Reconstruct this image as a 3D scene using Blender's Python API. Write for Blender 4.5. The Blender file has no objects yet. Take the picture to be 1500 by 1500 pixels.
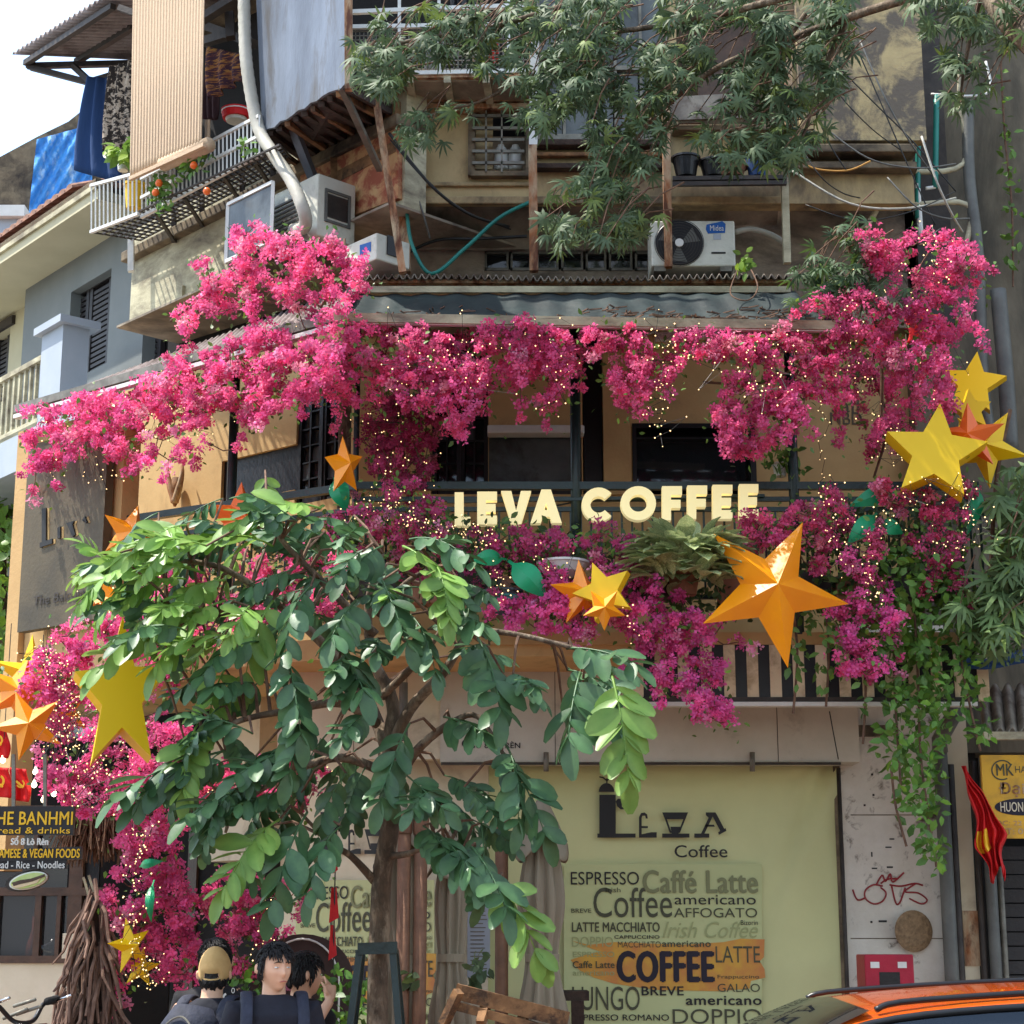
import bpy, math, random
import numpy as np
from mathutils import Vector, Matrix
from math import sin, cos, tan, pi, radians, atan2, hypot
random.seed(7); rng = np.random.default_rng(7)
SC = bpy.context.scene
COL = SC.collection
# ------------------------------------------------------------------ camera
F = 2700.0; TILT = radians(13.3); CAM = Vector((0, 0, 1.66))
cd = bpy.data.cameras.new("camera"); cam = bpy.data.objects.new("camera", cd); COL.objects.link(cam)
cam.location = CAM; cam.rotation_euler = (pi/2 + TILT, 0, 0)
cd.sensor_width = 36; cd.lens = 36*F/1500; cd.clip_end = 1500; cd.clip_start = .1
SC.camera = cam
# ------------------------------------------------------------------ world and sun
SUN = Vector((-0.75, 0.05, 1.45)).normalized()      # direction towards the sun
W = bpy.data.worlds.new("World"); SC.world = W; W.use_nodes = True
nt = W.node_tree; nt.nodes.clear()
sky = nt.nodes.new('ShaderNodeTexSky'); sky.sky_type = 'NISHITA'; sky.sun_disc = False
sky.sun_elevation = math.asin(SUN.z); sky.sun_rotation = atan2(SUN.x, SUN.y)
sky.air_density = 1.2; sky.dust_density = 1.0; sky.ozone_density = 1.0
bg = nt.nodes.new('ShaderNodeBackground'); bg.inputs[1].default_value = 0.15
tc = nt.nodes.new('ShaderNodeTexCoord'); mp = nt.nodes.new('ShaderNodeMapping')
mp.inputs['Scale'].default_value = (1, 1, 2.2); mp.inputs['Location'].default_value = (.55, .2, .1)
nz = nt.nodes.new('ShaderNodeTexNoise'); nz.inputs['Scale'].default_value = 3.4; nz.inputs['Detail'].default_value = 8
nz.inputs['Roughness'].default_value = .55
rp = nt.nodes.new('ShaderNodeValToRGB'); rp.color_ramp.elements[0].position = .42; rp.color_ramp.elements[1].position = .60
mx = nt.nodes.new('ShaderNodeMix'); mx.data_type = 'RGBA'
mx.inputs['B'].default_value = (2.6, 2.75, 2.95, 1)
ow = nt.nodes.new('ShaderNodeOutputWorld')
L = nt.links.new
L(tc.outputs['Generated'], mp.inputs[0]); L(mp.outputs[0], nz.inputs['Vector']); L(nz.outputs[0], rp.inputs[0])
L(rp.outputs[0], mx.inputs['Factor']); L(sky.outputs[0], mx.inputs['A']); L(mx.outputs['Result'], bg.inputs[0]); L(bg.outputs[0], ow.inputs[0])
sd = bpy.data.lights.new("sun", 'SUN'); sd.energy = 2.4; sd.angle = radians(.6); sd.color = (1, .95, .86)
so = bpy.data.objects.new("sun", sd); COL.objects.link(so)
so.rotation_euler = SUN.to_track_quat('Z', 'Y').to_euler(); so.location = (-20, -10, 30)
SC.view_settings.view_transform = 'Standard'; SC.view_settings.look = 'None'
SC.view_settings.gamma = 1; SC.view_settings.use_curve_mapping = False
SC.view_settings.exposure = 1.72
SC.cycles.max_bounces = 6; SC.cycles.transparent_max_bounces = 8

# ------------------------------------------------------------------ geometry helpers
CT, ST = cos(TILT), sin(TILT)
def ray(px, py):
    u = (px-750)/F; v = (750-py)/F
    return Vector((u, CT - v*ST, ST + v*CT))
def at(px, py, Y):
    r = ray(px, py); return CAM + r*((Y-CAM.y)/r.y)
class Pl:
    """vertical plane through a (x,y) and b (x,y); s runs a->b, off goes to the street side"""
    def __init__(s, a, b):
        s.o = Vector((a[0], a[1], 0)); d = Vector((b[0]-a[0], b[1]-a[1], 0)); s.d = d.normalized()
        s.n = Vector((s.d.y, -s.d.x, 0))
    def at(s, px, py, off=0):
        r = ray(px, py); o = s.o + s.n*off
        return CAM + r*((o-CAM).dot(s.n)/r.dot(s.n))
    def sz(s, px, py, off=0):
        p = s.at(px, py, off); return ((p-s.o).dot(s.d), p.z)
    def pt(s, a, z, off=0):
        q = s.o + s.d*a + s.n*off; return Vector((q.x, q.y, z))
def PY(Y): return Pl((-5, Y), (5, Y))
class MB:
    def __init__(s): s.v = []; s.f = []
    def add(s, vs, fs):
        n = len(s.v); s.v += [tuple(v) for v in vs]; s.f += [tuple(i+n for i in f) for f in fs]; return s
    def hexa(s, a):   # 8 corners: bottom loop 0-3, top loop 4-7
        return s.add(a, [(3,2,1,0),(4,5,6,7),(0,1,5,4),(1,2,6,5),(2,3,7,6),(3,0,4,7)])
    def box(s, x0, y0, z0, x1, y1, z1):
        return s.hexa([(x0,y0,z0),(x1,y0,z0),(x1,y1,z0),(x0,y1,z0),(x0,y0,z1),(x1,y0,z1),(x1,y1,z1),(x0,y1,z1)])
    def pbox(s, pl, s0, z0, s1, z1, o0, o1):
        P = pl.pt
        return s.hexa([P(s0,z0,o1),P(s1,z0,o1),P(s1,z0,o0),P(s0,z0,o0),P(s0,z1,o1),P(s1,z1,o1),P(s1,z1,o0),P(s0,z1,o0)])
    def rect(s, pl, x0, y0, x1, y1, off=0, th=.05):   # pixel rectangle -> upright slab in plane
        a, z1 = pl.sz(x0, y0, off); _, z0 = pl.sz(x0, y1, off); b, _ = pl.sz(x1, y0, off)
        return s.pbox(pl, a, z0, b, z1, off-th, off)
    def prism(s, pts, vec):
        n = len(pts); vec = Vector(vec); b = [Vector(p)+vec for p in pts]
        return s.add(list(pts)+b, [tuple(range(n)), tuple(reversed(range(n, 2*n)))] + [(i, n+i, n+(i+1) % n, (i+1) % n) for i in range(n)])
    def poly(s, pl, pix, off=0, th=.05):
        return s.prism([pl.at(x, y, off) for x, y in pix], -pl.n*th)
    def bar(s, a, b, w=.04, h=None):
        a = Vector(a); b = Vector(b); h = h or w; d = (b-a).normalized()
        up = Vector((0,0,1)) if abs(d.z) < .9 else Vector((0,1,0))
        x = d.cross(up).normalized()*(w/2); y = x.cross(d).normalized()*(h/2)
        return s.hexa([a-x-y, a+x-y, a+x+y, a-x+y, b-x-y, b+x-y, b+x+y, b-x+y])
    def tube(s, pts, r, n=8, cap=True):
        pts = [Vector(p) for p in pts]; m = len(pts); rs = r if hasattr(r, '__len__') else [r]*m
        x = None; base = len(s.v)
        for i, p in enumerate(pts):
            d = (pts[min(i+1, m-1)]-pts[max(i-1, 0)])
            d = d.normalized() if d.length > 1e-9 else Vector((0,0,1))
            if x is None:
                x = d.cross(Vector((0,0,1))); x = x if x.length > .1 else d.cross(Vector((0,1,0)))
            x = (x - d*x.dot(d)).normalized(); y = d.cross(x)
            for k in range(n):
                t = 2*pi*k/n; q = p + (x*cos(t)+y*sin(t))*rs[i]; s.v.append(tuple(q))
        for i in range(m-1):
            for k in range(n):
                a = base+i*n+k; b = base+i*n+(k+1) % n; s.f.append((a, b, b+n, a+n))
        if cap: s.f.append(tuple(base+k for k in reversed(range(n)))); s.f.append(tuple(base+(m-1)*n+k for k in range(n)))
        return s
    def lathe(s, c, prof, n=20, ax=None):   # prof: (r, z)
        c = Vector(c); base = len(s.v)
        M = Matrix.Identity(3) if ax is None else Vector(ax).to_track_quat('Z', 'Y').to_matrix()
        for r, z in prof:
            for k in range(n):
                t = 2*pi*k/n; s.v.append(tuple(c + M @ Vector((r*cos(t), r*sin(t), z))))
        for i in range(len(prof)-1):
            for k in range(n):
                a = base+i*n+k; b = base+i*n+(k+1) % n; s.f.append((a, b, b+n, a+n))
        s.f.append(tuple(base+k for k in reversed(range(n)))); s.f.append(tuple(base+(len(prof)-1)*n+k for k in range(n)))
        return s
    def grid(s, fn, nu, nv, th=0):
        base = len(s.v)
        for j in range(nv+1):
            for i in range(nu+1): s.v.append(tuple(fn(i/nu, j/nv)))
        for j in range(nv):
            for i in range(nu):
                a = base+j*(nu+1)+i; s.f.append((a, a+1, a+nu+2, a+nu+1))
        return s
    def build(s, name, mat, parent=None, label=None, smooth=False, solid=0, bevel=0, kind=None):
        me = bpy.data.meshes.new(name)
        off = Vector(parent_loc(parent))
        me.from_pydata([tuple(Vector(v)-off) for v in s.v], [], s.f); me.update()
        if mat: me.materials.append(mat)
        if smooth: me.polygons.foreach_set('use_smooth', [True]*len(me.polygons))
        return link(name, me, parent, label, kind, solid, bevel)
def parent_loc(p):
    t = Vector((0,0,0))
    while p is not None: t += p.location; p = p.parent
    return t
def link(name, me, parent=None, label=None, kind=None, solid=0, bevel=0):
    o = bpy.data.objects.new(name, me); COL.objects.link(o)
    if parent: o.parent = parent
    if label: o['label'] = label
    if kind: o['kind'] = kind
    if solid:
        m = o.modifiers.new('solid', 'SOLIDIFY'); m.thickness = solid
    if bevel:
        m = o.modifiers.new('bevel', 'BEVEL'); m.width = bevel; m.segments = 2; m.limit_method = 'ANGLE'
    return o
def thing(name, label, cat, loc, group=None):
    o = bpy.data.objects.new(name, None); COL.objects.link(o); o.empty_display_size = .1
    o.location = loc; o['label'] = label; o['category'] = cat
    if group: o['group'] = group
    return o
def tag(o, label, cat, group=None):
    o['label'] = label; o['category'] = cat
    if group: o['group'] = group
    return o
def single(mb, name, mat, label, cat, group=None, **k):
    return tag(mb.build(name, mat, **k), label, cat, group)
def smooth_path(pts, n=8):
    pts = [Vector(p) for p in pts]; out = []
    for i in range(len(pts)-1):
        p0 = pts[max(i-1, 0)]; p1 = pts[i]; p2 = pts[i+1]; p3 = pts[min(i+2, len(pts)-1)]
        for k in range(n):
            t = k/n
            out.append(.5*((2*p1)+(p2-p0)*t+(2*p0-5*p1+4*p2-p3)*t*t+(3*p1-p0-3*p2+p3)*t**3))
    out.append(pts[-1]); return out
def wall(name, mat, pl, s0, s1, z0, z1, holes=(), off=0, th=.15, parent=None, **k):
    """flat wall with rectangular openings [(s0,z0,s1,z1)]; reveals are closed"""
    xs = sorted({s0, s1, *[min(max(v, s0), s1) for h in holes for v in (h[0], h[2])]})
    zs = sorted({z0, z1, *[min(max(v, z0), z1) for h in holes for v in (h[1], h[3])]})
    def solid(i, j):
        if i < 0 or j < 0 or i >= len(xs)-1 or j >= len(zs)-1: return False
        cx = (xs[i]+xs[i+1])/2; cz = (zs[j]+zs[j+1])/2
        return not any(h[0] < cx < h[2] and h[1] < cz < h[3] for h in holes)
    m = MB(); P = pl.pt
    for i in range(len(xs)-1):
        for j in range(len(zs)-1):
            if not solid(i, j): continue
            a, b, c, d = xs[i], xs[i+1], zs[j], zs[j+1]
            m.add([P(a,c,off),P(b,c,off),P(b,d,off),P(a,d,off)], [(0,1,2,3)])
            m.add([P(a,c,off-th),P(b,c,off-th),P(b,d,off-th),P(a,d,off-th)], [(3,2,1,0)])
            if not solid(i-1, j): m.add([P(a,c,off),P(a,d,off),P(a,d,off-th),P(a,c,off-th)], [(0,1,2,3)])
            if not solid(i+1, j): m.add([P(b,c,off),P(b,d,off),P(b,d,off-th),P(b,c,off-th)], [(3,2,1,0)])
            if not solid(i, j-1): m.add([P(a,c,off),P(b,c,off),P(b,c,off-th),P(a,c,off-th)], [(3,2,1,0)])
            if not solid(i, j+1): m.add([P(a,d,off),P(b,d,off),P(b,d,off-th),P(a,d,off-th)], [(0,1,2,3)])
    return m.build(name, mat, parent, **k)
def hole(pl, x0, y0, x1, y1, off=0):
    a, z1 = pl.sz(x0, y0, off); _, z0 = pl.sz(x0, y1, off); b, _ = pl.sz(x1, y0, off)
    return (a, z0, b, z1)

# ------------------------------------------------------------------ materials
def sr(r, g, b):   # sRGB 0-255 -> linear
    f = lambda c: (c/255/12.92) if c <= 10 else ((c/255+.055)/1.055)**2.4
    return (f(r), f(g), f(b), 1)
MATS = {}
def M(name, c, c2=None, scale=4, rough=.8, bump=.15, bscale=40, metal=0, stain=None, sscale=1.3, slo=.48, shi=.62,
      streak=1.0, coat=0, attr=False, transl=0, emit=0, spec=.4, samt=1.0, det=6):
    m = bpy.data.materials.new(name); m.use_nodes = True; t = m.node_tree; N = t.nodes.new; K = t.links.new
    bs = t.nodes['Principled BSDF']; out = t.nodes['Material Output']
    bs.inputs['Roughness'].default_value = rough; bs.inputs['Metallic'].default_value = metal
    bs.inputs['Specular IOR Level'].default_value = spec; bs.inputs['Coat Weight'].default_value = coat
    c = tuple(c) if len(c) == 4 else (*c, 1)
    c2 = c2 or tuple(x*.75 for x in c[:3])+(1,)
    c2 = tuple(c2) if len(c2) == 4 else (*c2, 1)
    tc = N('ShaderNodeTexCoord'); mp = N('ShaderNodeMapping'); mp.inputs['Scale'].default_value = (1, 1, 1/streak)
    K(tc.outputs['Object'], mp.inputs[0])
    n = N('ShaderNodeTexNoise'); n.inputs['Scale'].default_value = scale; n.inputs['Detail'].default_value = det; n.inputs['Roughness'].default_value = .62
    K(mp.outputs[0], n.inputs['Vector'])
    r = N('ShaderNodeValToRGB'); r.color_ramp.elements[0].position = .35; r.color_ramp.elements[1].position = .65
    r.color_ramp.elements[0].color = c; r.color_ramp.elements[1].color = c2
    K(n.outputs[0], r.inputs[0]); last = r.outputs[0]
    if stain:
        n2 = N('ShaderNodeTexNoise'); n2.inputs['Scale'].default_value = sscale; n2.inputs['Detail'].default_value = 9; n2.inputs['Roughness'].default_value = .68
        n2.inputs['Distortion'].default_value = .4
        K(mp.outputs[0], n2.inputs['Vector'])
        r2 = N('ShaderNodeValToRGB'); r2.color_ramp.elements[0].position = slo; r2.color_ramp.elements[1].position = shi
        r2.color_ramp.elements[1].color = (samt, samt, samt, 1)
        K(n2.outputs[0], r2.inputs[0])
        x = N('ShaderNodeMix'); x.data_type = 'RGBA'; x.inputs['B'].default_value = tuple(stain) if len(stain) == 4 else (*stain, 1)
        K(r2.outputs[0], x.inputs['Factor']); K(last, x.inputs['A']); last = x.outputs['Result']
    if attr:
        a = N('ShaderNodeAttribute'); a.attribute_name = 'Col'
        x = N('ShaderNodeMix'); x.data_type = 'RGBA'; x.blend_type = 'MULTIPLY'; x.inputs['Factor'].default_value = 1
        K(last, x.inputs['A']); K(a.outputs['Color'], x.inputs['B']); last = x.outputs['Result']
    K(last, bs.inputs['Base Color'])
    if bump:
        n3 = N('ShaderNodeTexNoise'); n3.inputs['Scale'].default_value = bscale; n3.inputs['Detail'].default_value = 5
        K(mp.outputs[0], n3.inputs['Vector'])
        b = N('ShaderNodeBump'); b.inputs['Strength'].default_value = bump; b.inputs['Distance'].default_value = .02
        K(n3.outputs[0], b.inputs['Height']); K(b.outputs[0], bs.inputs['Normal'])
    if transl:
        tr = N('ShaderNodeBsdfTranslucent'); ms = N('ShaderNodeMixShader'); ms.inputs[0].default_value = transl
        K(last, tr.inputs[0]); K(bs.outputs[0], ms.inputs[1]); K(tr.outputs[0], ms.inputs[2]); K(ms.outputs[0], out.inputs[0])
    if emit:
        bs.inputs['Emission Color'].default_value = c; bs.inputs['Emission Strength'].default_value = emit
    MATS[name] = m; return m
def glass_mat(name, tint, rough=.05, alpha=.55):
    m = bpy.data.materials.new(name); m.use_nodes = True; b = m.node_tree.nodes['Principled BSDF']
    b.inputs['Base Color'].default_value = (*tint, 1); b.inputs['Roughness'].default_value = rough
    b.inputs['Specular IOR Level'].default_value = .6; b.inputs['Alpha'].default_value = alpha; return m

m_plaster = M('yellow_plaster', sr(198,174,128), sr(172,150,108), 3, stain=sr(112,98,78), sscale=2.2, slo=.44, shi=.66, streak=1.6)
m_plaster_low = M('ledge_plaster', sr(196,172,128), sr(164,142,104), 5, stain=sr(84,72,58), sscale=3, slo=.42, shi=.68)
m_soffit = M('grey_soffit', sr(168,154,134), sr(134,122,106), 4, stain=sr(70,62,54), sscale=2, streak=.6, slo=.45, shi=.7)
m_conc = M('pale_concrete', sr(200,193,162), sr(172,164,136), 5, stain=sr(108,98,84), sscale=2.6, slo=.46, shi=.7, streak=.5)
m_conc_dirty = M('dirty_concrete', sr(140,124,98), sr(100,86,68), 5, stain=sr(48,40,34), sscale=2.6, slo=.42, shi=.66)
m_pink = M('peeling_red_plaster', sr(178,120,84), sr(196,160,112), 7, stain=sr(150,82,60), sscale=6, slo=.45, shi=.55)
m_mottle = M('mottled_plaster', sr(196,174,126), sr(170,150,110), 5, stain=sr(104,94,82), sscale=3.4, slo=.44, shi=.56, bump=.3)
m_ochre = M('ochre_wall', sr(206,172,118), sr(190,156,104), 2, stain=sr(120,92,58), sscale=1.4, slo=.55, shi=.8, bump=.08)
m_ochre2 = M('bright_ochre_post', sr(200,164,112), sr(186,150,100), 3)
m_cream = M('cream_wall', sr(222,212,186), sr(210,200,172), 3, stain=sr(150,136,110), sscale=1.6, slo=.55, shi=.8, bump=.06)
m_beige = M('beige_panel', sr(200,194,178), sr(188,181,164), 3, stain=sr(120,112,98), sscale=3, slo=.55, shi=.8, bump=.06, rough=.5)
m_dirtywhite = M('dirty_white_wall', sr(214,209,196), sr(200,194,180), 4, stain=sr(84,70,58), sscale=5, slo=.56, shi=.66, bump=.2)
m_darkwall = M('dark_grey_wall', sr(118,108,90), sr(92,84,70), 3, stain=sr(40,38,32), sscale=1.5, slo=.45, shi=.7, streak=3)
m_rust = M('rusty_steel', sr(158,96,52), sr(190,172,140), 14, rough=.7, streak=3, stain=sr(92,52,30), sscale=9)
m_steel = M('worn_steel', sr(132,128,116), sr(100,96,86), 8, rough=.5, metal=.3)
m_darksteel = M('dark_steel', sr(66,58,52), sr(44,38,34), 8, rough=.6)
m_wood = M('weathered_wood', sr(158,118,80), sr(112,80,54), 9, streak=1, rough=.85, stain=sr(70,52,40), sscale=6)
m_darkwood = M('rotten_wood', sr(74,58,48), sr(46,36,32), 9, rough=.9, bump=.4)
m_green = M('dark_green_paint', sr(28,48,46), sr(22,36,36), 6, rough=.35)
m_black = M('black_paint', sr(30,28,30), sr(22,21,24), 6, rough=.4)
m_room = M('dark_interior', sr(28,25,24), sr(18,16,16), 2, rough=.9)  # near-black colour carries the darkness of unlit rooms
m_brownframe = M('brown_frame', sr(92,68,52), sr(70,52,40), 8, rough=.5)
m_white = M('white_paint', sr(222,222,216), sr(206,206,200), 5, rough=.45)
m_ac = M('ac_casing', sr(214,214,200), sr(196,196,182), 3, rough=.45, stain=sr(150,146,130), sscale=4, slo=.55, shi=.75)
m_blue = M('logo_blue', sr(24,92,170), sr(20,84,160), 3, rough=.4)
m_tarp = M('green_tarp', sr(42,56,56), sr(26,37,39), 3, rough=.55, stain=sr(74,72,66), sscale=7, slo=.6, shi=.75, bump=.3, bscale=12)
m_tin = M('corrugated_tin', sr(146,136,122), sr(108,98,88), 6, rough=.6, metal=.2, stain=sr(80,62,50), sscale=4)
m_tinbrown = M('brown_tin', sr(150,138,134), sr(124,112,110), 5, rough=.6, stain=sr(96,82,78), sscale=3)
m_sheet = M('galvanised_sheet', sr(120,128,140), sr(92,98,108), 2.5, rough=.5, metal=.15, stain=sr(84,80,76), sscale=3, slo=.5, shi=.66, streak=2.5)
m_blind = M('reed_blind', sr(202,176,146), sr(184,158,130), 30, rough=.8, streak=.1, bump=.3)
m_navy = M('navy_cloth', sr(44,72,116), sr(34,58,98), 4, rough=.9, streak=4)
m_leop = M('leopard_cloth', sr(190,176,160), sr(170,150,130), 30, rough=.9, stain=sr(44,36,32), sscale=22, slo=.47, shi=.5)
m_pattern = M('patterned_cloth', sr(120,60,44), sr(176,128,60), 10, rough=.9, stain=sr(64,34,50), sscale=9, slo=.46, shi=.5, streak=.2)
m_tarpblue = M('blue_tarp', sr(48,132,216), sr(80,160,228), 4, rough=.4, stain=sr(190,216,236), sscale=4, slo=.56, shi=.7, streak=2)
m_bluegrey = M('blue_grey_paint', sr(122,126,124), sr(112,117,116), 2, rough=.7, bump=.05)
m_lightblue = M('pale_blue_paint', sr(168,176,186), sr(158,168,178), 2, rough=.7, bump=.05)
m_creamy = M('pale_yellow_paint', sr(196,188,156), sr(186,178,146), 2, rough=.7, bump=.05)
m_shutter = M('dark_shutter', sr(48,44,44), sr(38,34,36), 5, rough=.5)
m_tile = M('clay_tile', sr(166,120,96), sr(124,96,84), 12, rough=.8)
m_banner = M('banner_cloth', sr(208,210,154), sr(198,200,146), 1.2, rough=.65, bump=.12, bscale=4, transl=0)
m_bprint = M('banner_print_panel', sr(192,198,144), sr(184,192,138), 2, rough=.65, bump=0)
m_ink = M('black_ink', sr(34,34,34), sr(30,30,30), 3, rough=.6, bump=0)
m_ink2 = M('grey_ink', sr(128,132,92), sr(122,126,88), 3, rough=.6, bump=0)
m_ink3 = M('faint_ink', sr(156,162,112), sr(150,158,108), 3, rough=.6, bump=0)
m_ink4 = M('dark_olive_ink', sr(74,76,54), sr(66,68,50), 3, rough=.6, bump=0)
m_navyink = M('navy_ink', sr(26,20,40), sr(22,18,36), 3, rough=.6, bump=0)
m_brush = M('orange_brush_print', sr(206,160,60), sr(192,122,66), 5, rough=.6, bump=0)
m_yellow = M('yellow_star_paint', sr(236,194,10), sr(233,190,9), 2, rough=.42, bump=.03, bscale=6)
m_orange = M('orange_star_paint', sr(250,156,12), sr(240,140,14), 2, rough=.3, bump=.03, bscale=6, coat=.3, stain=sr(226,130,20), sscale=1.2, slo=.45, shi=.95)
m_orange2 = M('deep_orange_star_paint', sr(236,112,40), sr(226,98,34), 2, rough=.35, bump=.03)
m_plgreen = M('green_plastic_leaf', sr(24,150,98), sr(18,136,88), 3, rough=.4, bump=.05)
m_letter = M('lit_cream_letter', sr(255,238,176), sr(252,232,166), 3, rough=.5, emit=.14, bump=0)
m_lside = M('letter_side', sr(190,160,96), None, 3, rough=.5, bump=0)
m_red = M('red_cloth', sr(214,26,28), sr(190,18,22), 5, rough=.7)
m_yel = M('yellow_print', sr(238,190,40), sr(230,180,36), 5, rough=.6, bump=0)
m_asphalt = M('asphalt', (.05,.05,.052), (.04,.04,.042), 20, rough=.9, bump=.4)
m_pave = M('pavement_tile', sr(138,130,120), sr(120,112,104), 6, rough=.85)
m_bark = M('bark', sr(110,92,74), sr(72,60,48), 16, rough=.9, bump=.6, bscale=60, stain=sr(140,124,104), sscale=10, streak=2)
m_twig = M('twig', sr(120,92,72), sr(84,62,50), 16, rough=.9)
m_leafm = M('mature_leaf', sr(78,112,68), sr(54,86,56), 6, rough=.44, bump=.05, attr=True, transl=.22, spec=.5)
m_leafy = M('young_leaf', sr(136,168,84), sr(110,148,68), 6, rough=.4, bump=.05, attr=True, transl=.35)
m_leafp = M('palmate_leaf', sr(98,118,78), sr(76,96,66), 5, rough=.58, bump=0, attr=True, transl=.3)
m_leafv = M('vine_leaf', sr(112,150,72), sr(84,124,58), 5, rough=.42, bump=0, attr=True, transl=.3)
m_leafag = M('variegated_leaf', sr(206,210,160), sr(120,146,96), 30, rough=.42, bump=0, attr=True, transl=.25)
m_flower = M('bougainvillea_bract', sr(250,122,166), sr(246,104,150), 3, rough=.6, bump=0, attr=True, transl=.5, spec=.2)
m_bulb = M('fairy_bulb', (1, .66, .30), (1, .66, .30), 3, emit=.9, bump=0)
m_lamp = M('warm_lamp', (1, .85, .6), (1, .85, .6), 3, emit=2, bump=0)
m_wire = M('wire', sr(40,40,38), None, 3, rough=.5, bump=0)
m_teal = M('teal_hose', sr(40,132,120), sr(36,120,110), 3, rough=.4, bump=0)
m_hose = M('ribbed_hose', sr(186,182,170), sr(168,164,150), 8, rough=.6)
m_pvc = M('grey_pvc', sr(104,104,98), sr(84,84,80), 5, rough=.5)
m_umb = M('taupe_umbrella_cloth', sr(150,140,120), sr(130,120,102), 4, rough=.85, streak=4, bump=.1)
m_umbpole = M('brown_post', sr(134,96,72), sr(112,80,60), 10, rough=.6)
m_skin = M('skin', sr(222,176,146), sr(214,166,136), 8, rough=.5, bump=.03, spec=.35)
m_skin2 = M('skin_tan', sr(206,158,126), sr(196,148,118), 8, rough=.5, bump=.03, spec=.35)
m_hair = M('black_hair', sr(24,20,20), sr(16,14,14), 40, rough=.55, streak=3, bump=.8, bscale=90)
m_shirt = M('dark_navy_shirt', sr(32,33,44), sr(20,21,30), 5, rough=.85, bump=.9, bscale=7)
m_shirtb = M('black_shirt', sr(30,29,34), sr(18,18,22), 5, rough=.85, bump=.9, bscale=7)
m_pants = M('dark_trousers', sr(44,44,52), None, 8, rough=.9)
m_cap = M('tan_cap', sr(206,170,114), sr(194,158,102), 20, rough=.85)
m_pack = M('backpack_cloth', sr(46,50,66), sr(34,38,52), 12, rough=.75, bump=.3)
m_carpaint = M('orange_car_paint', sr(226,96,22), sr(220,90,20), 2, rough=.25, metal=.3, coat=.8, bump=0)
m_carblack = M('car_black_trim', sr(26,26,28), None, 2, rough=.3, bump=0)
m_tyre = M('tyre', sr(24,24,24), None, 8, rough=.9)
m_chrome = M('chrome', sr(200,200,200), None, 8, rough=.15, metal=1, bump=0)
m_signblack = M('black_sign_board', sr(28,20,24), sr(22,16,20), 3, rough=.4, bump=0)
m_board = M('brown_sign_board', sr(96,84,62), sr(84,74,54), 2.5, rough=.6, stain=sr(60,54,42), sscale=1.4, slo=.45, shi=.75)
m_signyel = M('yellow_sign_board', sr(222,172,46), sr(212,162,40), 3, rough=.5, bump=0, stain=sr(186,144,50), sscale=3)
m_stick = M('stick', sr(128,100,84), sr(90,68,58), 12, rough=.9)
m_thatch = M('thatch', sr(112,84,62), sr(80,58,44), 20, rough=.95)
m_terracotta = M('terracotta', sr(150,104,80), sr(130,88,66), 8)
m_glassdark = glass_mat('dark_window_glass', (.02,.022,.025), .04, .8)
m_glasscar = glass_mat('car_glass', (.012,.014,.016), .02, .96)
m_glassgrey = M('dusty_glass', sr(92,98,98), sr(66,72,74), 2, rough=.25, stain=sr(48,50,50), sscale=2, bump=.05)
# ================================================================== THE SETTING
UL = Pl((-3.21, 14.82), (-.77, 12.2)); LA = Pl((-3.75, 13.4), (-1.147, 11.3))
LW = Pl((-4.1, 15.62), (-1.1, 13.2)); LG = Pl((-3.60, 15.9), (-.66, 12.9))
UW = PY(12.5); BW = PY(13.2); PB = PY(11.9); GW = PY(12.9); RW = PY(13.0)
ZS = at(1000, 930, 11.9).z; ZR = at(1000, 712, 11.9).z
def struct(mb, name, mat): o = mb.build(name, mat); o['kind'] = 'structure'; return o
g = MB(); g.add([(-400,-400,-.12),(400,-400,-.12),(400,400,-.12),(-400,400,-.12)], [(0,1,2,3)]); struct(g, 'ground', m_asphalt)
g = MB(); g.box(-30, 8.0, -.12, 30, 30, 0); struct(g, 'pavement', m_pave)
pv = bpy.data.objects['pavement']
tmpl = None
for i in range(16):
    for j in range(8):
        if tmpl is None:
            tmpl = MB().hexa([(-.29,-.29,0),(.29,-.29,0),(.29,.29,0),(-.29,.29,0),(-.285,-.285,.012),(.285,-.285,.012),(.285,.285,.012),(-.285,.285,.012)]).build('paving_tile', m_tile, pv); o = tmpl
        else:
            o = tmpl.copy(); COL.objects.link(o)
        o.location = (-4.6+.6*i, 8.45+.6*j, .0)
g = MB(); g.box(-30, 7.8, -.12, 30, 7.998, .02); struct(g, 'kerb', m_conc)
# ------------------------------------------------------------------ the old apartment block
bld = thing('old_apartment_building', 'old weathered yellow plaster apartment block above the flowered balcony', 'building', (1.5, 13.2, 0))
g = MB(); g.prism([Vector((-.95,13.55,0)), Vector((4.7,13.55,0)), Vector((4.7,22,0)), Vector((-3.0,22,0)), Vector((-3.0,15.3,0))], (0,0,11)); g.build('core', m_room, bld)
# upper centre wall
hs = [hole(UW, 694, 158, 772, 250), hole(UW, 784, -60, 975, 205), hole(UW, 988, -60, 1150, 182), hole(UW, 530, -60, 775, 100)]
a, zt = UW.sz(578, -90); b, zb = UW.sz(1340, 298)
wall('upper_wall', m_plaster, UW, a, b, zb, zt, hs, th=.14, parent=bld)
a2, z2 = UW.sz(1158, 214); a1, z1 = UW.sz(1162, -90, .1); b1, _ = UW.sz(1341, -90, .1)
MB().pbox(UW, a1, z2, b1, z1, .003, .1).build('mottled_wall', m_mottle, bld, 'stained yellow plaster wall section at the right')
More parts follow.
